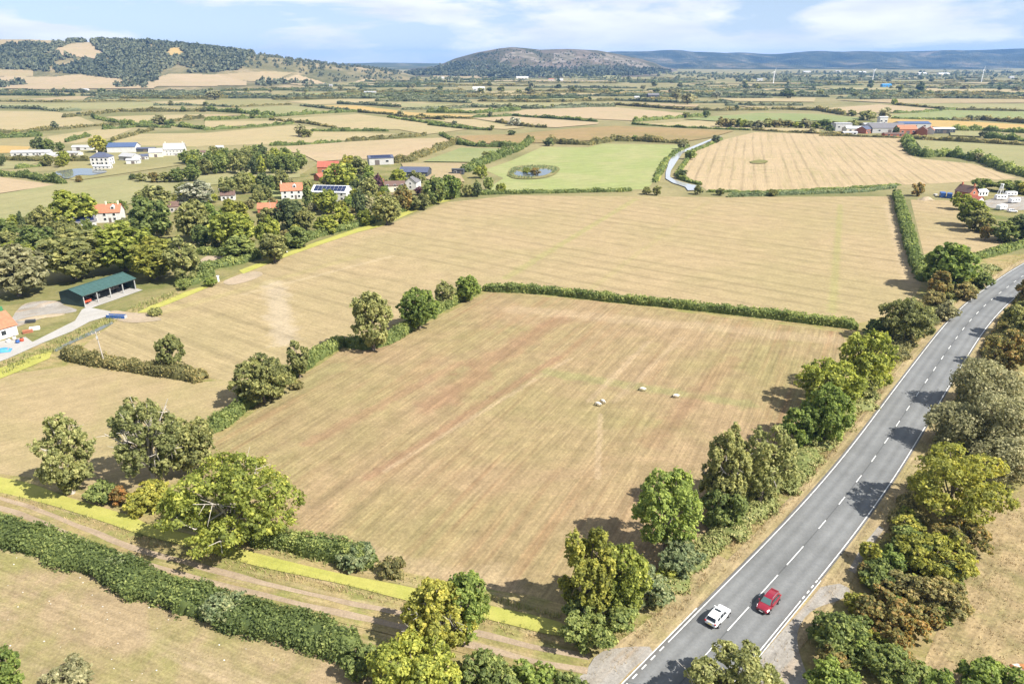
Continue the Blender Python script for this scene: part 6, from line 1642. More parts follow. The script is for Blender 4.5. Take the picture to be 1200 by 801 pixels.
boxy('shipping_container', 'blue container left of the brick cottage', 'container', 1104, 231, None, 1.2, None, 0.05, container('blue_plastic', 5))
boxy('shipping_container', 'second blue container nearest the brick cottage', 'container', 1112, 232, None, 1.0, None, 0.05, container('blue_plastic', 4))
boxy('spoil_heap', 'pale heap of soil left of the blue containers', 'heap', 1085, 234, None, 0.3, None, 0.05, heap('bare', 8, 5, 1.6))
boxy('timber_stack', 'stack of grey timber beside the soil heap', 'timber', 1096, 229, None, 0.6, None, 0.05, pallets('wall_grey'))
def hoist(r):
    for sg in (-1, 1):
        m_ = MB(); m_.tube([(-1.2, sg * 0.9, 0), (0.3, sg * 0.5, 6.2)], 0.14); m_.tube([(1.4, sg * 0.9, 0), (0.3, sg * 0.5, 6.2)], 0.14); m_.build('leg', M['white_pl'], r)
    for z in (1.5, 3.0, 4.5):
        m_ = MB(); m_.tube([(-1.2 + z * 0.24, -0.8, z), (-1.2 + z * 0.24, 0.8, z)], 0.08); m_.build('rung', M['white_pl'], r)
    m_ = MB(); m_.box((0.3, 0, 6.3), (1.0, 1.5, 0.4)); m_.build('head', M['white_pl'], r)
boxy('hoist', 'tall white ladder-like hoist in the cottage yard', 'machine', 1171, 230, None, 0.4, None, 0.13, hoist)
def parked(name, label, u, v, rz, paint, dz):
    g = G(u, v); c = car(name, label, g, rz, paint, False, 'glass'); c.location.z = dz
parked('parked_car', 'white car parked under the trees above the bare clearing', 238, 285, 0.1, 'car_white', 0.06)
parked('parked_car', 'white car half hidden in the hedge by the village ditch', 330, 297, 0.5, 'car_white', 0.06)
parked('parked_car', 'white car parked at the edge of the cottage lawn', 1186, 249, -0.2, 'car_white', 0.14)
# far buildings
for (u, v, L_, w_, h_, wl_, rf, lb) in [(561, 107, 44, 22, 9, 'wall_white', 'roof_pale', 'large white shed far off before the rocky hill'), (765, 115, 34, 20, 8, 'wall_dark', 'roof_slate', 'dark barn in the distance'), (746, 116, 14, 9, 5, 'wall_white', 'roof_pale', 'small white house left of the far dark barn'), (779, 114, 14, 9, 5, 'brick', 'roof_orange', 'small brick house right of the far dark barn'),
    (1038, 102, 40, 16, 8, 'blue_tarp', 'blue_tarp', 'bright blue shed far off on the right plain'), (382, 101, 22, 10, 6, 'wall_white', 'roof_pale', 'white house at the foot of the left hill'), (388, 101.5, 14, 9, 6, 'wall_white', 'roof_grey', 'second white house at the foot of the left hill'), (434, 110, 40, 12, 5, 'wall_grey', 'roof_grey', 'low grey farm in the distance'),
    (517, 93, 34, 14, 8, 'wall_white', 'roof_pale', 'white building far off left of the rocky hill'), (612, 93, 70, 22, 9, 'wall_cream', 'roof_pale', 'long pale factory under the rocky hill'), (646, 95, 30, 14, 8, 'wall_white', 'roof_orange', 'white houses under the rocky hill'), (656, 95.5, 34, 14, 8, 'wall_white', 'roof_pale', 'pale houses right of the white ones under the hill'),
    (695, 90, 24, 12, 8, 'wall_white', 'roof_pale', 'white house on the slope under the rocky hill'), (1080, 88, 60, 26, 10, 'wall_white', 'roof_pale', 'white factory far off under the blue ridge'), (1105, 88.5, 80, 26, 10, 'wall_cream', 'roof_pale', 'long pale factory far off under the blue ridge'), (890, 95, 30, 14, 8, 'wall_white', 'roof_grey', 'white farm beside the first turbine'),
    (1010, 86, 60, 20, 9, 'wall_white', 'roof_pale', 'pale row of houses under the blue ridge'), (945, 85.5, 60, 20, 9, 'wall_white', 'roof_pale', 'distant pale houses under the blue ridge'), (982, 85, 50, 20, 9, 'wall_cream', 'roof_grey', 'distant cream houses under the blue ridge'), (1185, 92, 30, 14, 8, 'wall_white', 'roof_grey', 'white farm far off at the right edge'),
    (100, 107, 24, 12, 6, 'wall_white', 'roof_grey', 'tiny white farm under the left hill'), (258, 175, 9, 6, 3.0, 'wall_grey', 'roof_pale', 'pale shed at the edge of the small wood')]:
    L_, w_, h_ = L_ * 0.62, w_ * 0.7, h_ * 0.72
    house('far_building', lb, u, v, L_, w_, h_, R_(22), R_(4), wl_, rf, 'building', doors=[('f', 0, 4, h_ * 0.55)], windows=[('f', L_ * 0.3, h_ * 0.55, L_ * 0.12, h_ * 0.25), ('f', -L_ * 0.3, h_ * 0.55, L_ * 0.12, h_ * 0.25)])
# poles
def pole(label, u, v, vt, arm=True, lean=0.0, name='utility_pole'):
    g = G(u, v); H = Ztop(vt, g[1])
    r = empty(name, (g[0], g[1], 0.05), 0.5); tag(r, label, 'pole'); r.rotation_euler.y = lean
    m_ = MB(); m_.tube([(0, 0, -0.2), (0, 0, H)], [0.17, 0.12], 8); m_.build('post', M['bark_pale'], r)
    if arm:
        m_ = MB(); m_.box((0, 0, H - 0.5), (1.8, 0.12, 0.14)); ca = m_.build('crossarm', M['wood_pole'], r)
        for x in (-0.8, 0, 0.8):
            m_ = MB(); m_.tube([(x, 0, H - 0.43), (x, 0, H - 0.2)], [0.07, 0.05], 6); m_.build('insulator', M['wall_cream'], ca)
        m_ = MB(); m_.box((0.0, -0.22, H - 1.5), (0.4, 0.3, 0.6)); m_.build('transformer', M['steel'], r)
pole('wooden utility pole standing beside the short left hedge', 124, 430, 388, True, -0.06)
pole('wooden utility pole among the village trees', 293, 292, 274)
pole('slender grey pole in the village garden', 318, 254, 236, False)
pole('pole beside the white house chimney below the meadow', 93, 262, 247, False)
def pump(r):
    m_ = MB(); m_.tube([(0, 0, 0), (0, 0, 1.7)], [0.35, 0.3], 8); m_.build('casing', M['white_pl'], r)
    m_ = MB(); m_.box((0, 0, 1.85), (0.8, 0.6, 0.3)); m_.build('cap', M['white_pl'], r, bevel=0.05)
boxy('water_pump', 'small white pump at the corner of the mown field', 'pump', 256, 330, None, 0, None, 0.1, pump)
# wind turbines
M['turbine'] = plain('turbine_white', (0.82, 0.82, 0.82), 0.4, 0.4, 0, 0.03)
for i, (u, v, vt, ph, lb) in enumerate([(906, 98, 84.5, 0.3, 'slender white wind turbine leftmost of the three'), (1022, 97, 83, 1.0, 'slender white wind turbine in the middle of the three'), (1150, 96, 82, 0.1, 'slender white wind turbine rightmost of the three')]):
    g = G(u, v); H = Ztop(vt, g[1])
    r = empty('wind_turbine', (g[0], g[1], 0), 0.5); tag(r, lb, 'turbine', 'wind turbines on the plain')
    m_ = MB(); m_.tube([(0, 0, 0), (0, 0, H)], [1.3, 0.8], 10); m_.build('mast', M['turbine'], r)
    m_ = MB(); m_.box((0, 0.3, H + 0.5), (1.5, 3.4, 1.5)); m_.build('nacelle', M['turbine'], r, bevel=0.2)
    m_ = MB(); m_.tube([(0, -1.3, H + 0.5), (0, -2.1, H + 0.5)], [0.7, 0.3], 8); m_.build('hub', M['turbine'], r)
    for k in range(3):
        t = ph + k * 2 * math.pi / 3; dx, dz = math.sin(t), math.cos(t)
        m_ = MB(); m_.tube([(0, -1.6, H + 0.5), (dx * 4, -1.6, H + 0.5 + dz * 4), (dx * 12, -1.6, H + 0.5 + dz * 12)], [0.3, 0.5, 0.12], 6); m_.build('blade', M['turbine'], r)
# ------------------------------------------------------------------ village and distant trees and hedges
VT = 'in the dense tree belt behind the open barn'
for bx, sp, st, lb in [
 ((-22, 284, 52, 346), 'willow', 'round', 'pale grey-green willow at the left edge behind the barn'),
 ((42, 266, 124, 326), 'olive', 'round', 'broad dark olive tree directly behind the green barn roof'),
 ((104, 256, 178, 316), 'oak', 'round', 'tall yellow-green tree below the white house with orange roof'),
 ((148, 276, 208, 326), 'yellow', 'round', 'yellowing tree at the right behind the green barn'),
 ((190, 276, 236, 330), 'ash', 'loose', 'pale loose tree at the right end of the barn tree belt'),
 ((56, 221, 110, 264), 'oak', 'round', 'round tree on the meadow left of the orange-roofed white house'),
 ((70, 240, 86, 262), 'silver', 'bush', 'small greyish pink bush left of the orange-roofed house'),
 ((17, 246, 31, 270), 'dark', 'conifer', 'small dark conifer near the left edge of the meadow'),
 ((32, 240, 64, 274), 'olive', 'loose', 'thin olive tree between the conifer and the round tree'),
 ((20, 262, 66, 300), 'hedge', 'round', 'green bushy tree above the broad dark olive tree'),
 ((60, 252, 96, 292), 'olive', 'loose', 'loose olive tree below the round meadow tree'),
 ((-14, 256, 22, 284), 'hedge', 'bush', 'green bush at the left edge of the meadow'),
 ((-14, 272, 24, 296), 'olive', 'bush', 'dull bush at the left edge above the willow'),
 ((148, 228, 198, 280), 'hedge', 'round', 'large green tree right of the orange-roofed house'),
 ((158, 216, 200, 250), 'olive', 'round', 'dark tree behind the large green tree by the house'),
 ((120, 236, 136, 252), 'hedge', 'bush', 'small bush behind the orange-roofed house'),
 ((134, 234, 150, 250), 'hedge', 'bush', 'small garden tree behind the chimney of the orange-roofed house'),
 ((92, 256, 112, 280), 'hedge', 'bush', 'garden bush in front of the dark annexe'),
 ((204, 232, 250, 282), 'olive', 'round', 'olive tree in the middle of the village trees'),
 ((206, 210, 254, 244), 'silver', 'loose', 'silvery white willow on the edge of the meadow'),
 ((228, 236, 262, 280), 'bright', 'round', 'green tree below the silvery willow'),
 ((246, 246, 302, 292), 'oak', 'round', 'big yellow-green tree beside the village utility pole'),
 ((296, 252, 332, 296), 'oak', 'loose', 'yellow-green tree right of the village utility pole'),
 ((322, 231, 357, 268), 'dark', 'round', 'very dark round tree below the orange-roofed cottage'),
 ((300, 242, 330, 268), 'olive', 'round', 'olive tree left of the very dark round tree'),
 ((256, 232, 290, 262), 'yellow', 'round', 'yellowing tree above the village utility pole'),
 ((295, 199, 322, 226), 'dark', 'conifer', 'dark spreading conifer behind the orange-roofed cottage'),
 ((274, 200, 297, 226), 'ash', 'loose', 'pale thin tree left of the dark conifer'),
 ((254, 206, 278, 232), 'ash', 'loose', 'pale thin tree beside the silvery willow'),
 ((320, 197, 340, 226), 'olive', 'loose', 'thin tree behind the orange-roofed cottage'),
 ((350, 214, 370, 242), 'hedge', 'conifer', 'green conical tree between the two white houses'),
 ((368, 221, 399, 250), 'oak', 'round', 'golden-green round tree in front of the solar roof house'),
 ((376, 190, 420, 222), 'oak', 'round', 'large yellow-green tree behind the solar roof house'),
 ((396, 181, 418, 200), 'yellow', 'round', 'golden tree left of the grey shed'),
 ((408, 182, 434, 206), 'ash', 'tall', 'weeping pale willow left of the grey shed'),
 ((410, 222, 434, 254), 'dark', 'tall', 'dark tree right of the solar roof house'),
 ((414, 228, 442, 254), 'willow', 'bush', 'pale round willow in the village'),
 ((418, 244, 438, 264), 'oak', 'round', 'small round orchard tree near the mown field'),
 ((366, 252, 398, 274), 'oak', 'bush', 'yellow-green orchard tree near the mown field'),
 ((386, 242, 416, 266), 'oak', 'bush', 'olive orchard tree above the mown field'),
 ((434, 226, 471, 262), 'olive', 'round', 'layered olive tree above the duckweed ditch'),
 ((460, 216, 486, 246), 'russet', 'round', 'reddish brown copper tree in the village'),
 ((480, 226, 506, 246), 'olive', 'bush', 'grey-olive bush right of the copper tree'),
 ((494, 206, 525, 238), 'hedge', 'round', 'green tree right of the white gable'),
 ((515, 204, 542, 232), 'bright', 'round', 'green tree at the right end of the village'),
 ((434, 204, 451, 224), 'purple', 'tall', 'dark purple plum tree in the village'),
 ((485, 218, 499, 229), 'purple', 'bush', 'small purple bush right of the copper tree'),
 ((456, 197, 478, 216), 'oak', 'loose', 'yellow-green tree left of the dark shed roof'),
 ((476, 199, 496, 219), 'olive', 'tall', 'thin green tree in front of the dark shed roof'),
 ((420, 206, 444, 234), 'ash', 'loose', 'pale bare-twigged tree left of the purple plum'),
 ((344, 242, 372, 270), 'olive', 'loose', 'dull garden bush right of the very dark tree'),
 ((400, 228, 416, 246), 'bright', 'bush', 'green garden bush beside the solar roof house'),
 ((541, 216, 555, 230), 'olive', 'round', 'small tree at the corner of the pasture'),
 ((552, 211, 566, 230), 'dark', 'tall', 'dark small tree at the corner of the pasture'),
 ((565, 207, 579, 223), 'hedge', 'round', 'round dark tree on the edge of the pasture'),
 ((554, 193, 572, 209), 'oak', 'bush', 'round yellow-green bush on its own in the dry strip'),
 ((580, 214, 594, 226), 'oak', 'loose', 'pale bush on the pasture edge'),
 ((224, 262, 250, 290), 'hedge', 'round', 'green tree above the bare clearing'),
 ((256, 276, 300, 304), 'hedge', 'bush', 'green thicket at the foot of the village utility pole'),
 ((300, 272, 340, 306), 'olive', 'loose', 'greyish tree hanging over the parked car'),
 ((330, 266, 364, 290), 'hedge', 'bush', 'green bush beside the duckweed ditch')]:
    tree(bx, sp, lb, 'tree' if st not in ('bush',) else 'bush', st, 'conifer_tree' if st == 'conifer' else ('garden_bush' if st == 'bush' else 'broadleaf_tree'))
hedge([(232, 318), (262, 312), (285, 308), (330, 292), (372, 277), (430, 263), (470, 248), (505, 236), (540, 230)], 4.0, 2.8, 'hedge', 'long thick hedge between the village gardens and the duckweed ditch', 0.3)
hedge([(214, 296), (240, 298), (280, 300), (305, 298)], 3.4, 2.6, 'hedge', 'green hedge above the bare clearing', 0.25)
hedge([(296, 226), (312, 222), (326, 222)], 4.0, 3.4, 'hedge', 'rounded clipped garden hedge beside the lawn', 0.1, boxy=0.7)
hedge([(206, 336), (228, 332), (250, 322)], 3.0, 2.4, 'hedge', 'bushy hedge at the right of the barn yard', 0.35)
tree((208, 328, 222, 340), 'hedge', 'small bush beside the white pump right of the barn', 'bush', 'bush', 'shrub')
tree((172, 360, 190, 370), 'olive', 'low round bush in the mown field beside the gateway', 'bush', 'bush', 'shrub')
tree((238, 324, 254, 336), 'bright', 'small green bush in the field corner', 'bush', 'bush', 'shrub')
for bx, lb in [((340, 446, 356, 456), 'low weeds at the foot of the hedge sapling')]:
    tree(bx, 'hedge_dry', lb, 'bush', 'bush', 'shrub')
# smaller trees and bushes that fill the gardens between them
rg = np.random.default_rng(71)
vq = np.array(GP([(-20, 312), (20, 262), (60, 250), (100, 270), (150, 262), (200, 232), (240, 222), (300, 214), (350, 212), (430, 208), (520, 212), (545, 228), (505, 232), (450, 256), (372, 275), (300, 298), (240, 314), (200, 318), (60, 308), (-20, 335)]))
placed = [t for t in ALL_TREES]; nf_ = 0
for i in range(5000):
    P = rg.uniform(vq.min(0), vq.max(0), (1, 2))
    if nf_ >= 120: break
    if not inside(vq, P)[0]: continue
    x, y = P[0]
    W = rg.uniform(4.5, 8.5); H = W * rg.uniform(0.6, 1.05)
    if any(math.hypot(x - a, y - b_) < 0.33 * w_ + 0.42 * W for a, b_, w_ in placed): continue
    if any(abs(x - a) < lx * 0.8 + W * 0.4 and -(3 + H * 0.9) < y - b_ < ly + W * 0.4 for a, b_, lx, ly in HOUSES): continue
    if any(math.hypot(x - q[0], y - q[1]) < 5.5 for q in (G(270, 302), G(255, 303), G(285, 298), G(238, 285), G(330, 297), G(315, 230), G(400, 266), G(380, 272), G(420, 259))): continue
    st = str(rg.choice(['bush', 'bush', 'round', 'loose', 'tall']))
    sp = str(rg.choice(['olive', 'hedge', 'oak', 'bright', 'ash', 'hedge_dry', 'willow', 'dark', 'yellow']))
    cm_, tm_ = proto(sp, st, 1, int(rg.integers(0, 2)))
    r = empty('garden_tree', (x, y, 0.02), rg.uniform(0, 6.28), (W / 8, W / 8, H / 10)); link('crown', cm_, r); link('trunk', tm_, r)
    u_ = px_of(x, y, 0)[0]
    where = 'behind the open barn' if u_ < 215 else ('around the bare clearing' if u_ < 310 else ('below the two white cottages' if u_ < 420 else 'at the right end of the village'))
    tag(r, 'small leafy garden tree or bush filling the belt ' + where, 'tree', 'garden trees ' + where); placed.append((x, y, W)); nf_ += 1
# the small wood behind the village: every tree of its own
rg = np.random.default_rng(12)
k = 0
ORD = 'first second third fourth fifth sixth seventh eighth ninth tenth eleventh twelfth thirteenth fourteenth fifteenth sixteenth seventeenth eighteenth'.split()
for row, (v0, v1) in enumerate(((171, 190), (176, 197), (181, 203))):
    k = 0
    for u in np.arange(218 + row * 5, 358 - row * 3, 11.5):
        if u > 340 and row == 0: continue
        u_ = u + rg.uniform(-3, 3); w = rg.uniform(15, 21); dv = rg.uniform(-3, 3) + (6 if u < 245 else 0)
        tree((u_ - w / 2, v0 + dv, u_ + w / 2, v1 + dv * 0.4), str(rg.choice(['olive', 'hedge', 'dark', 'oak', 'hedge', 'ash'])), ORD[k] + ' tree from the left in the %s row of the small wood' % ('back', 'middle', 'front')[row], 'tree', 'tall' if rg.random() < 0.5 else 'round', group='trees of the small wood'); k += 1
for bx, sp, lb in [((150, 203, 160, 211), 'dark', 'small dark bush alone on the meadow edge'), ((158, 202, 172, 213), 'olive', 'round bush second in the row on the meadow edge'), ((172, 201, 188, 214), 'russet', 'brownish bush third in the row on the meadow edge'), ((185, 201, 202, 214), 'olive', 'bush fourth in the row on the meadow edge'),
    ((197, 196, 219, 213), 'hedge', 'larger tree fifth in the row on the meadow edge'), ((214, 192, 236, 212), 'hedge', 'tall dense tree below the right end of the farm'), ((88, 205, 97, 214), 'russet', 'small brown bush below the farm pond'),
    ((36, 160, 54, 178), 'dark', 'dark green tree left of the farm bungalow'), ((48, 162, 64, 178), 'hedge', 'green tree beside the dark tree at the farm'), ((104, 158, 124, 178), 'yellow', 'bright yellow-green tree behind the farm'),
    ((120, 164, 136, 177), 'hedge', 'green tree right of the bright farm tree'), ((66, 176, 82, 193), 'oak', 'golden-green tree between bungalow and farmhouse'), ((48, 180, 62, 194), 'olive', 'olive tree below the farm bungalow'), ((64, 186, 76, 196), 'yellow', 'yellow bush beside the farm pond'), ((64, 166, 76, 176), 'hedge', 'small green tree behind the farm sheds'),
    ((-6, 178, 6, 194), 'dark', 'dark tree at the left edge beside the bungalow'), ((178, 133, 194, 146), 'willow', 'pale willow among the far left hedges'), ((344, 144, 360, 160), 'willow', 'grey-green willow alone in the straw field'), ((352, 150, 366, 161), 'olive', 'olive bush beside the lone willow'),
    ((594, 136, 610, 148), 'silver', 'pale silvery willow on the hedge of a straw field'), ((594, 152, 604, 159), 'dark', 'small dark round bush alone on the tawny moor'), ((823, 128, 833, 138), 'dark', 'dark round tree alone beside the long green field'),
    ((636, 161, 650, 171), 'dark', 'dark bush at the corner of the green pasture'), ((240, 105, 262, 116), 'willow', 'grey-green tree clump under the hill end'), ((1073, 96, 1086, 108), 'dark', 'tall dark trees right of the blue shed'),
    ((797, 108, 815, 122), 'willow', 'grey-green tree right of the dark barn'), ((786, 104, 800, 117), 'willow', 'grey tree behind the dark barn'), ((834, 106, 846, 115), 'silver', 'silvery tree in the distance'), ((914, 104, 934, 115), 'dark', 'dark tree clump below the first turbine'),
    ((1044, 115, 1052, 123), 'oak', 'green tree alone on the tan strip at the right'), ((1028, 124, 1046, 138), 'willow', 'pale willow right of the round bushes behind the farm'), ((1006, 128, 1028, 141), 'olive', 'round olive bush behind the right farm'), ((992, 128, 1006, 136), 'olive', 'small olive bush left of the round farm bush'),
    ((1046, 147, 1054, 158), 'dark', 'dark conifer in front of the right farm'), ((966, 146, 978, 156), 'dark', 'dark tree at the left end of the right farm'), ((620, 196, 634, 206), 'russet', 'russet bush on the pasture pond'), ((612, 196, 622, 204), 'oak', 'yellow-green bush on the pasture pond')]:
    tree(bx, sp, lb, 'tree' if 'tree' in lb or 'willow' in lb else 'bush', 'round' if 'tree' in lb else 'bush')
# line of trees behind the stubble field
for i, u in enumerate(np.arange(846, 1030, 11.0)):
    h_ = rg.uniform(8, 14)
    tree((u - 8, 149 - h_ + (u - 846) * 0.012, u + 8, 149.5 + (u - 846) * 0.012), str(rg.choice(['olive', 'hedge_dry', 'willow', 'hedge', 'oak'])), ORD[i] + ' bushy tree from the left in the row behind the stubble field', 'tree', 'bush', group='tree row behind the stubble field')

# distant hedges, each one an object
HG = 'hedges across the distant plain'
HD = [
 ([(-30, 157), (30, 155), (70, 152), (110, 148), (140, 147)], 3.5, 3.2), ([(76, 167), (104, 160)], 3.5, 3), ([(-20, 163), (50, 160)], 4, 4), ([(73, 138), (105, 135), (140, 131), (200, 131), (240, 131)], 4.5, 4.2),
 ([(110, 139), (135, 144), (160, 147)], 4, 3.5), ([(164, 146), (185, 144), (205, 148), (240, 152)], 4.5, 4), ([(198, 143), (240, 139)], 4, 4), ([(-20, 127), (40, 128), (70, 131), (96, 130)], 4, 4), ([(-40, 202), (30, 208), (76, 216)], 4, 3.5),
 ([(-20, 187), (60, 189), (108, 189)], 3.5, 3), ([(18, 198), (56, 194)], 3, 2.5), ([(100, 117), (135, 116), (175, 114)], 4, 5), ([(-20, 119), (60, 120), (130, 119), (176, 119)], 3.5, 3), ([(-20, 109), (60, 108), (100, 109), (175, 110), (250, 110)], 5, 6),
 ([(240, 130), (300, 134), (322, 137)], 4.5, 4.5), ([(272, 126), (330, 123), (342, 123)], 3, 2.5), ([(322, 137), (380, 133), (420, 131)], 4, 4), ([(352, 124), (396, 129), (418, 131)], 3.5, 3), ([(420, 132), (452, 134), (480, 138), (520, 141)], 3.5, 3),
 ([(454, 138), (480, 142), (548, 151)], 3.5, 3), ([(240, 153), (300, 149), (345, 145)], 3, 2.6), ([(316, 141), (360, 145), (385, 149), (394, 150)], 3, 2.6), ([(364, 154), (400, 154), (456, 154)], 3, 2.6), ([(316, 171), (360, 170), (400, 167)], 3.4, 3),
 ([(405, 166), (440, 164), (480, 161), (500, 159)], 3.4, 3), ([(240, 142), (290, 139), (320, 138)], 4, 4), ([(395, 122), (440, 124), (470, 126)], 4, 4), ([(480, 137), (530, 139), (554, 140)], 3.5, 3), ([(500, 132), (560, 133), (610, 129)], 4.5, 4.5),
 ([(554, 138), (600, 136), (660, 140), (700, 143)], 3.4, 3), ([(580, 143), (612, 148), (640, 150)], 3.4, 3), ([(502, 147), (540, 151), (575, 153)], 3.5, 3.2), ([(516, 158), (532, 166)], 3, 2.8), ([(534, 167), (516, 175), (500, 181), (480, 189), (462, 191)], 4.5, 4),
 ([(536, 169), (560, 172), (605, 173)], 4, 3.6), ([(622, 167), (600, 179), (570, 190), (545, 202)], 5, 4.5), ([(640, 168), (690, 170), (720, 165), (760, 166), (806, 169)], 5, 4.2), ([(552, 126), (620, 127), (690, 125), (720, 123)], 4, 4), ([(470, 129), (520, 128), (552, 126)], 4, 3.5),
 ([(720, 123), (760, 126), (800, 129), (840, 130), (900, 129)], 4.5, 4), ([(742, 143), (790, 139), (830, 136)], 4, 3.5), ([(740, 146), (800, 150), (880, 153)], 2.5, 2), ([(882, 153), (960, 157), (990, 158)], 2.5, 2), ([(846, 164), (812, 178), (795, 202), (794, 209), (806, 213), (822, 217)], 2.6, 1.8),
 ([(805, 171), (781, 187), (768, 214)], 3, 1.8), ([(904, 128), (960, 130), (990, 135)], 5, 4.5), ([(850, 124), (940, 124)], 4, 4), ([(980, 116), (1086, 115), (1230, 117)], 4, 3.5), ([(1050, 123), (1120, 129), (1230, 131)], 3.5, 3), ([(1046, 133), (1080, 132), (1120, 129)], 3, 3),
 ([(1044, 140), (1110, 142)], 3.2, 3), ([(1116, 142), (1150, 141), (1230, 147)], 5, 4.5), ([(1112, 153), (1150, 153), (1230, 158)], 5, 4.5), ([(1154, 162), (1230, 168)], 5, 4.5), ([(1064, 163), (1120, 166), (1230, 173)], 4.5, 3.5), ([(1063, 164), (1066, 176), (1076, 183)], 6, 5.5),
 ([(1080, 184), (1110, 183), (1145, 188), (1175, 199), (1215, 210)], 5.5, 5), ([(960, 159), (1056, 162)], 2.5, 2), ([(600, 127), (640, 128), (720, 125)], 3.5, 3.5), ([(120, 152), (160, 149), (200, 150)], 3.5, 3.2), ([(130, 166), (165, 156), (180, 152)], 3, 2.6),
 ([(940, 112), (994, 111), (1096, 111)], 4, 3.5), ([(992, 115), (1094, 116)], 4, 3.5), ([(1088, 109), (1230, 111)], 4, 4), ([(800, 111), (900, 112), (990, 110)], 4, 4), ([(640, 113), (720, 113), (800, 111)], 5, 5), ([(544, 115), (600, 115), (640, 113)], 5, 5),
 ([(340, 115), (420, 115), (480, 113)], 5, 5), ([(440, 119), (500, 119), (552, 121)], 4.5, 4.5), ([(560, 119), (640, 120), (720, 118)], 4.5, 4), ([(720, 118), (800, 121), (860, 121)], 5, 4.5), ([(180, 124), (240, 124), (280, 126)], 3.5, 3), ([(320, 117), (380, 116), (440, 115)], 4, 3.5)]
HSEEN = set()
for i, (px, w, h) in enumerate(HD):
    d = GP(px)[0][1]
    mid_ = np.array(px).mean(0)
    best = min(FIELDS, key=lambda f: np.hypot(*((np.array(f[2]).mean(0) - mid_) * np.array([0.35, 1.6]))))
    dv = (np.array(best[2]).mean(0) - mid_) * np.array([0.12, 1.0])
    side = ('near' if dv[1] < 0 else 'far') if abs(dv[1]) > abs(dv[0]) else ('right' if dv[0] < 0 else 'left')
    lab = ('bushy' if h >= 4 else 'low') + ' hedge at the %s side of the ' % side + best[1]
    while lab in HSEEN: lab = lab.replace('bushy hedge', 'second bushy hedge').replace('low hedge', 'second low hedge') if 'second' not in lab else lab.replace('second', 'third') if 'third' not in lab else lab.replace('third', 'fourth')
    HSEEN.add(lab); lab = ' '.join(lab.split()[:16])
    hedge(px, w * 1.15, h, 'hedge_dry' if i % 3 == 0 else ('far' if d > 1100 else 'hedge'), lab, 0.6, HG if d > 900 else 'hedges in the middle distance', boxy=0.8, name='field_hedge')
# thin hedge lines and single trees farther out
rg = np.random.default_rng(33)
def plain_limit(u): return np.interp(u, [-300, 0, 300, 400, 470, 560, 800, 1700], [1480, 1640, 1830, 2130, 2560, 2950, 3800, 4700]) - 40
nh = 0
def region(u, Y):
    a = ['at the left edge', 'below the quarry hill', 'left of the pale shed', 'below the rocky hill', 'left of the first turbine', 'between the first two turbines', 'around the blue shed', 'at the right edge'][int(np.clip((u + 80) / 172, 0, 7))]
    return a + (', nearer' if Y < 1800 else ', farther' if Y < 2600 else ', farthest')
for i in range(420):
    Y0 = 1400 * (4500 / 1400.0) ** rg.random(); u = rg.uniform(-80, 1290)
    if Y0 > plain_limit(u) or nh > 170: continue
    X0 = (u - 600) / FPX * COSP * Y0; a = rg.normal() * 0.16; l = rg.uniform(80, 330)
    n_ = 4
    pts = [(X0 + (t - 0.5) * l * math.cos(a) + rg.normal() * 4, Y0 + (t - 0.5) * l * math.sin(a) + rg.normal() * 6) for t in np.linspace(0, 1, n_)]
    hedge(pts, rg.uniform(3.5, 6.5), rg.uniform(3.0, 5.5), str(rg.choice(['far', 'far', 'dark', 'hedge_dry'])), 'dark hedge line far off on the plain ' + region(u, Y0), 0.6, 'hedge lines far off on the plain', leaf=0.0013 * Y0 + 0.4, dens=0.7, world=True, boxy=0.8, name='field_hedge')
    nh += 1
def lone(X, Y, W, H, sp, st, label, group, lod=2):
    cm_, tm_ = proto(sp, st, lod, int(rg.integers(0, 3)))
    o = link('broadleaf_tree', cm_, None, None, (X, Y, -0.1))
    o.scale = (W / 8, W / 8, H / 10); o.rotation_euler.z = rg.uniform(0, 6.28)
    tag(o, label, 'tree', group)
# trees and bushes standing in the traced hedges
for px, w, h in HD:
    P = np.array(GP(px)); C, Lt = resample(P, 24.0)
    for c in C:
        if rg.random() < 0.16 and not any(math.hypot(c[0] - t[0], c[1] - t[1]) < 14 for t in ALL_TREES):
            s = rg.uniform(5, 9)
            lone(c[0] + rg.normal() * 1.5, c[1] + rg.normal() * 1.5, s * 1.1, s * rg.uniform(0.75, 1.15), str(rg.choice(['far', 'olive', 'dark', 'hedge', 'willow'])), 'round', 'round tree standing in a distant field hedge', 'trees standing in the distant hedges')
nt_ = 0
for i in range(600):
    Y0 = 1500 * (4400 / 1500.0) ** rg.random(); u = rg.uniform(-60, 1270)
    if Y0 > plain_limit(u) or nt_ > 150: continue
    s = rg.uniform(8, 15)
    lone((u - 600) / FPX * COSP * Y0, Y0, s * 1.3, s, str(rg.choice(['far', 'dark', 'olive', 'willow'])), 'round', 'tree standing far off on the plain ' + region(u, Y0), 'single trees far off on the plain')
    nt_ += 1
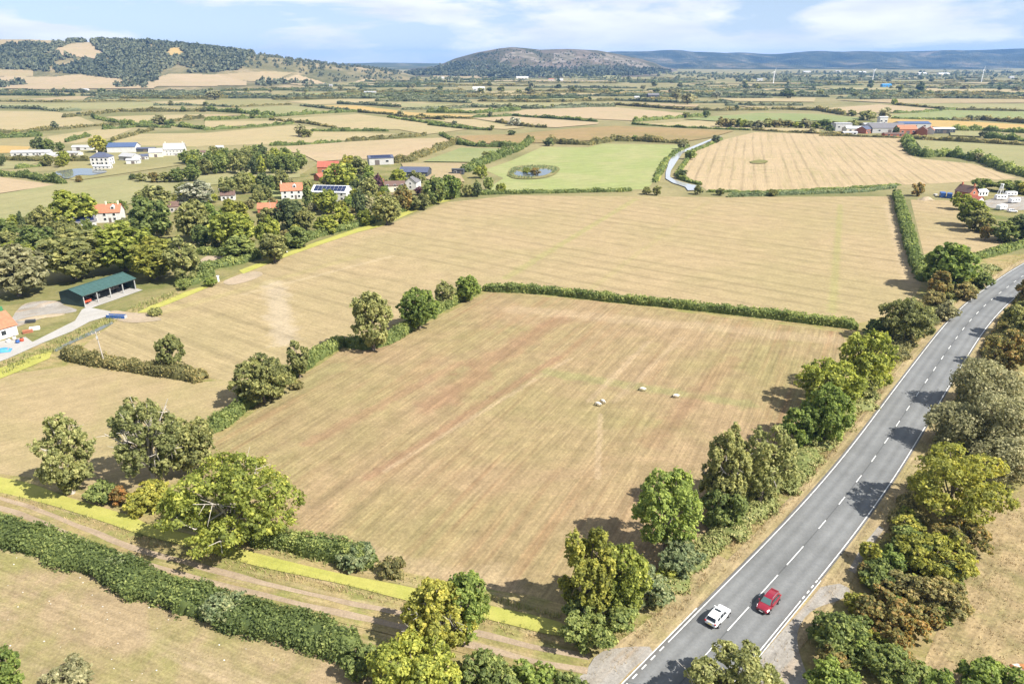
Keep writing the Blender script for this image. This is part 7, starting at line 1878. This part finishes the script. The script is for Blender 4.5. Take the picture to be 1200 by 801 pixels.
# woods that read as one mass: lumps of crown merged into one object
def lump_np(rng, n, leaf):
    d = unit(rng.normal(size=(n, 3)) + np.array([0, 0, 0.3])); d[:, 2] = np.abs(d[:, 2])
    V, F = leaf_quads(d * rng.uniform(0.85, 1.05, (n, 1)), unit(d + rng.normal(size=d.shape) * 0.45), leaf, rng, 1.2)
    return V, F
LUMPS = [lump_np(np.random.default_rng(50 + i), 20, 0.75) for i in range(5)]
def wood(name, pts, sizes, mat, label):
    rng = np.random.default_rng(len(pts))
    VV = []; FF = []; TT = []; o = 0
    for (x, y, z), s in zip(pts, sizes):
        V, F = LUMPS[int(rng.integers(0, 5))]
        a = rng.uniform(0, 6.28); ca, sa = math.cos(a), math.sin(a)
        Q = V @ np.array([[ca, sa, 0], [-sa, ca, 0], [0, 0, 1]]) * np.array([s * 0.62, s * 0.62, s * rng.uniform(0.8, 1.1)])
        Q += np.array([x, y, z + s * 0.15])
        VV.append(Q); FF.append(F + o); o += len(V)
        TT.append(np.clip(0.45 + 0.22 * math.sin(x * 0.011 + y * 0.004) * math.sin(y * 0.009 - x * 0.003) + rng.normal() * 0.10 + rng.normal(size=len(V)) * 0.06, 0, 1))
    if VV:
        ob = link(name, np_mesh(name, np.concatenate(VV), np.concatenate(FF), np.concatenate(TT)), None, M[mat])
        tag(ob, label, None, None, 'stuff')
def scatter_hill(k, n, polys, holes, s0, s1, gaps=True):
    rng = np.random.default_rng(n)
    d = HILLS[k]
    U = rng.uniform(d['u'][0], d['u'][1], n); Y = rng.uniform(d['y'][0], np.interp(U, *zip(*d['crest'])) + 160)
    X = (U - 600) / FPX * COSP * Y; Z = d['h'](X, Y)
    pu, pv = px_of(X, Y, Z); P = np.stack([pu, pv], 1)
    ok = np.zeros(n, bool)
    for q in polys: ok |= inside(q, P)
    for q in holes: ok &= ~inside(q, P)
    ok &= Z > 2
    if gaps: ok &= (np.sin(X * 0.016 + 1) * np.sin(Y * 0.011 + X * 0.004) + 0.6 * np.sin(X * 0.037 - Y * 0.021)) > rng.uniform(-1.3, 0.1, n)
    return np.stack([X, Y, Z], 1)[ok], rng.uniform(s0, s1, ok.sum())
LH = [[(64, 58), (84, 51), (106, 49), (112, 56), (126, 67), (110, 69.5), (88, 68), (72, 65)], [(-80, 60), (-80, 40), (44, 40), (82, 48), (60, 53), (20, 52.5), (0, 58)], [(194, 66), (198, 57), (212, 56), (216, 66), (204, 69)]]
p_, s_ = scatter_hill('left', 30000, [[(-300, 84), (-300, 50), (0, 55), (40, 50), (70, 52), (84, 49), (112, 45), (200, 48), (240, 54), (300, 62), (280, 82), (252, 85), (230, 86), (200, 85), (184, 91), (184, 95), (160, 97), (132, 92), (90, 87), (40, 83), (0, 81)]], LH, 8, 14)
wood('woodland', p_, s_, 'hillwood', 'dense wood covering the upper slope of the left hill')
p_, s_ = scatter_hill('left', 9000, [[(200, 58), (300, 62), (400, 74), (470, 82), (470, 96), (400, 96), (350, 86), (300, 82), (230, 84)]], LH, 4, 9)
wood('scrub', p_, s_, 'hillwood', 'scattered scrub on the right end of the left hill')
p_, s_ = scatter_hill('left', 5000, [[(-100, 100), (0, 94), (30, 96), (34, 99), (0, 104), (-100, 108)], [(134, 100), (136, 103), (170, 103.5), (172, 98), (160, 97)], [(300, 97), (360, 98), (420, 94), (470, 96), (470, 101), (300, 101)]], [], 8, 14)
wood('woodland', p_, s_, 'hillwood', 'belt of trees along the foot of the left hill')
p_, s_ = scatter_hill('mid', 16000, [[(440, 92), (505, 82), (530, 74), (560, 76), (600, 80), (650, 82), (720, 80), (760, 82), (800, 86), (830, 92), (700, 96), (500, 96)]], [], 9, 16)
wood('woodland', p_, s_, 'hillwood', 'wooded lower slope of the rocky hill')
p_, s_ = scatter_hill('mid', 3500, [[(530, 74), (560, 63), (590, 58), (700, 62), (760, 78), (650, 82), (560, 76)]], [], 4, 8)
wood('scrub', p_, s_, 'hillwood', 'dark scrub dotted over the rocky hill')
pts = []; sz = []
for i in range(3600):
    Y0 = 2300 * (5200 / 2300.0) ** (rg.random() ** 0.7); u = rg.uniform(-120, 1330)
    lim = plain_limit(u) + 150
    if Y0 > lim or Y0 < 0.62 * lim: continue
    k_ = math.sin(u * 0.031 + Y0 * 0.004) + math.sin(u * 0.011 - Y0 * 0.0031) + 0.9 * (Y0 / lim - 0.6) * 2.5
    if k_ < rg.uniform(-0.5, 1.2): continue
    pts.append(((u - 600) / FPX * COSP * Y0, Y0, 0)); sz.append(rg.uniform(7, 13))
wood('woodland', pts, sz, 'far', 'distant band of trees at the foot of the hills')
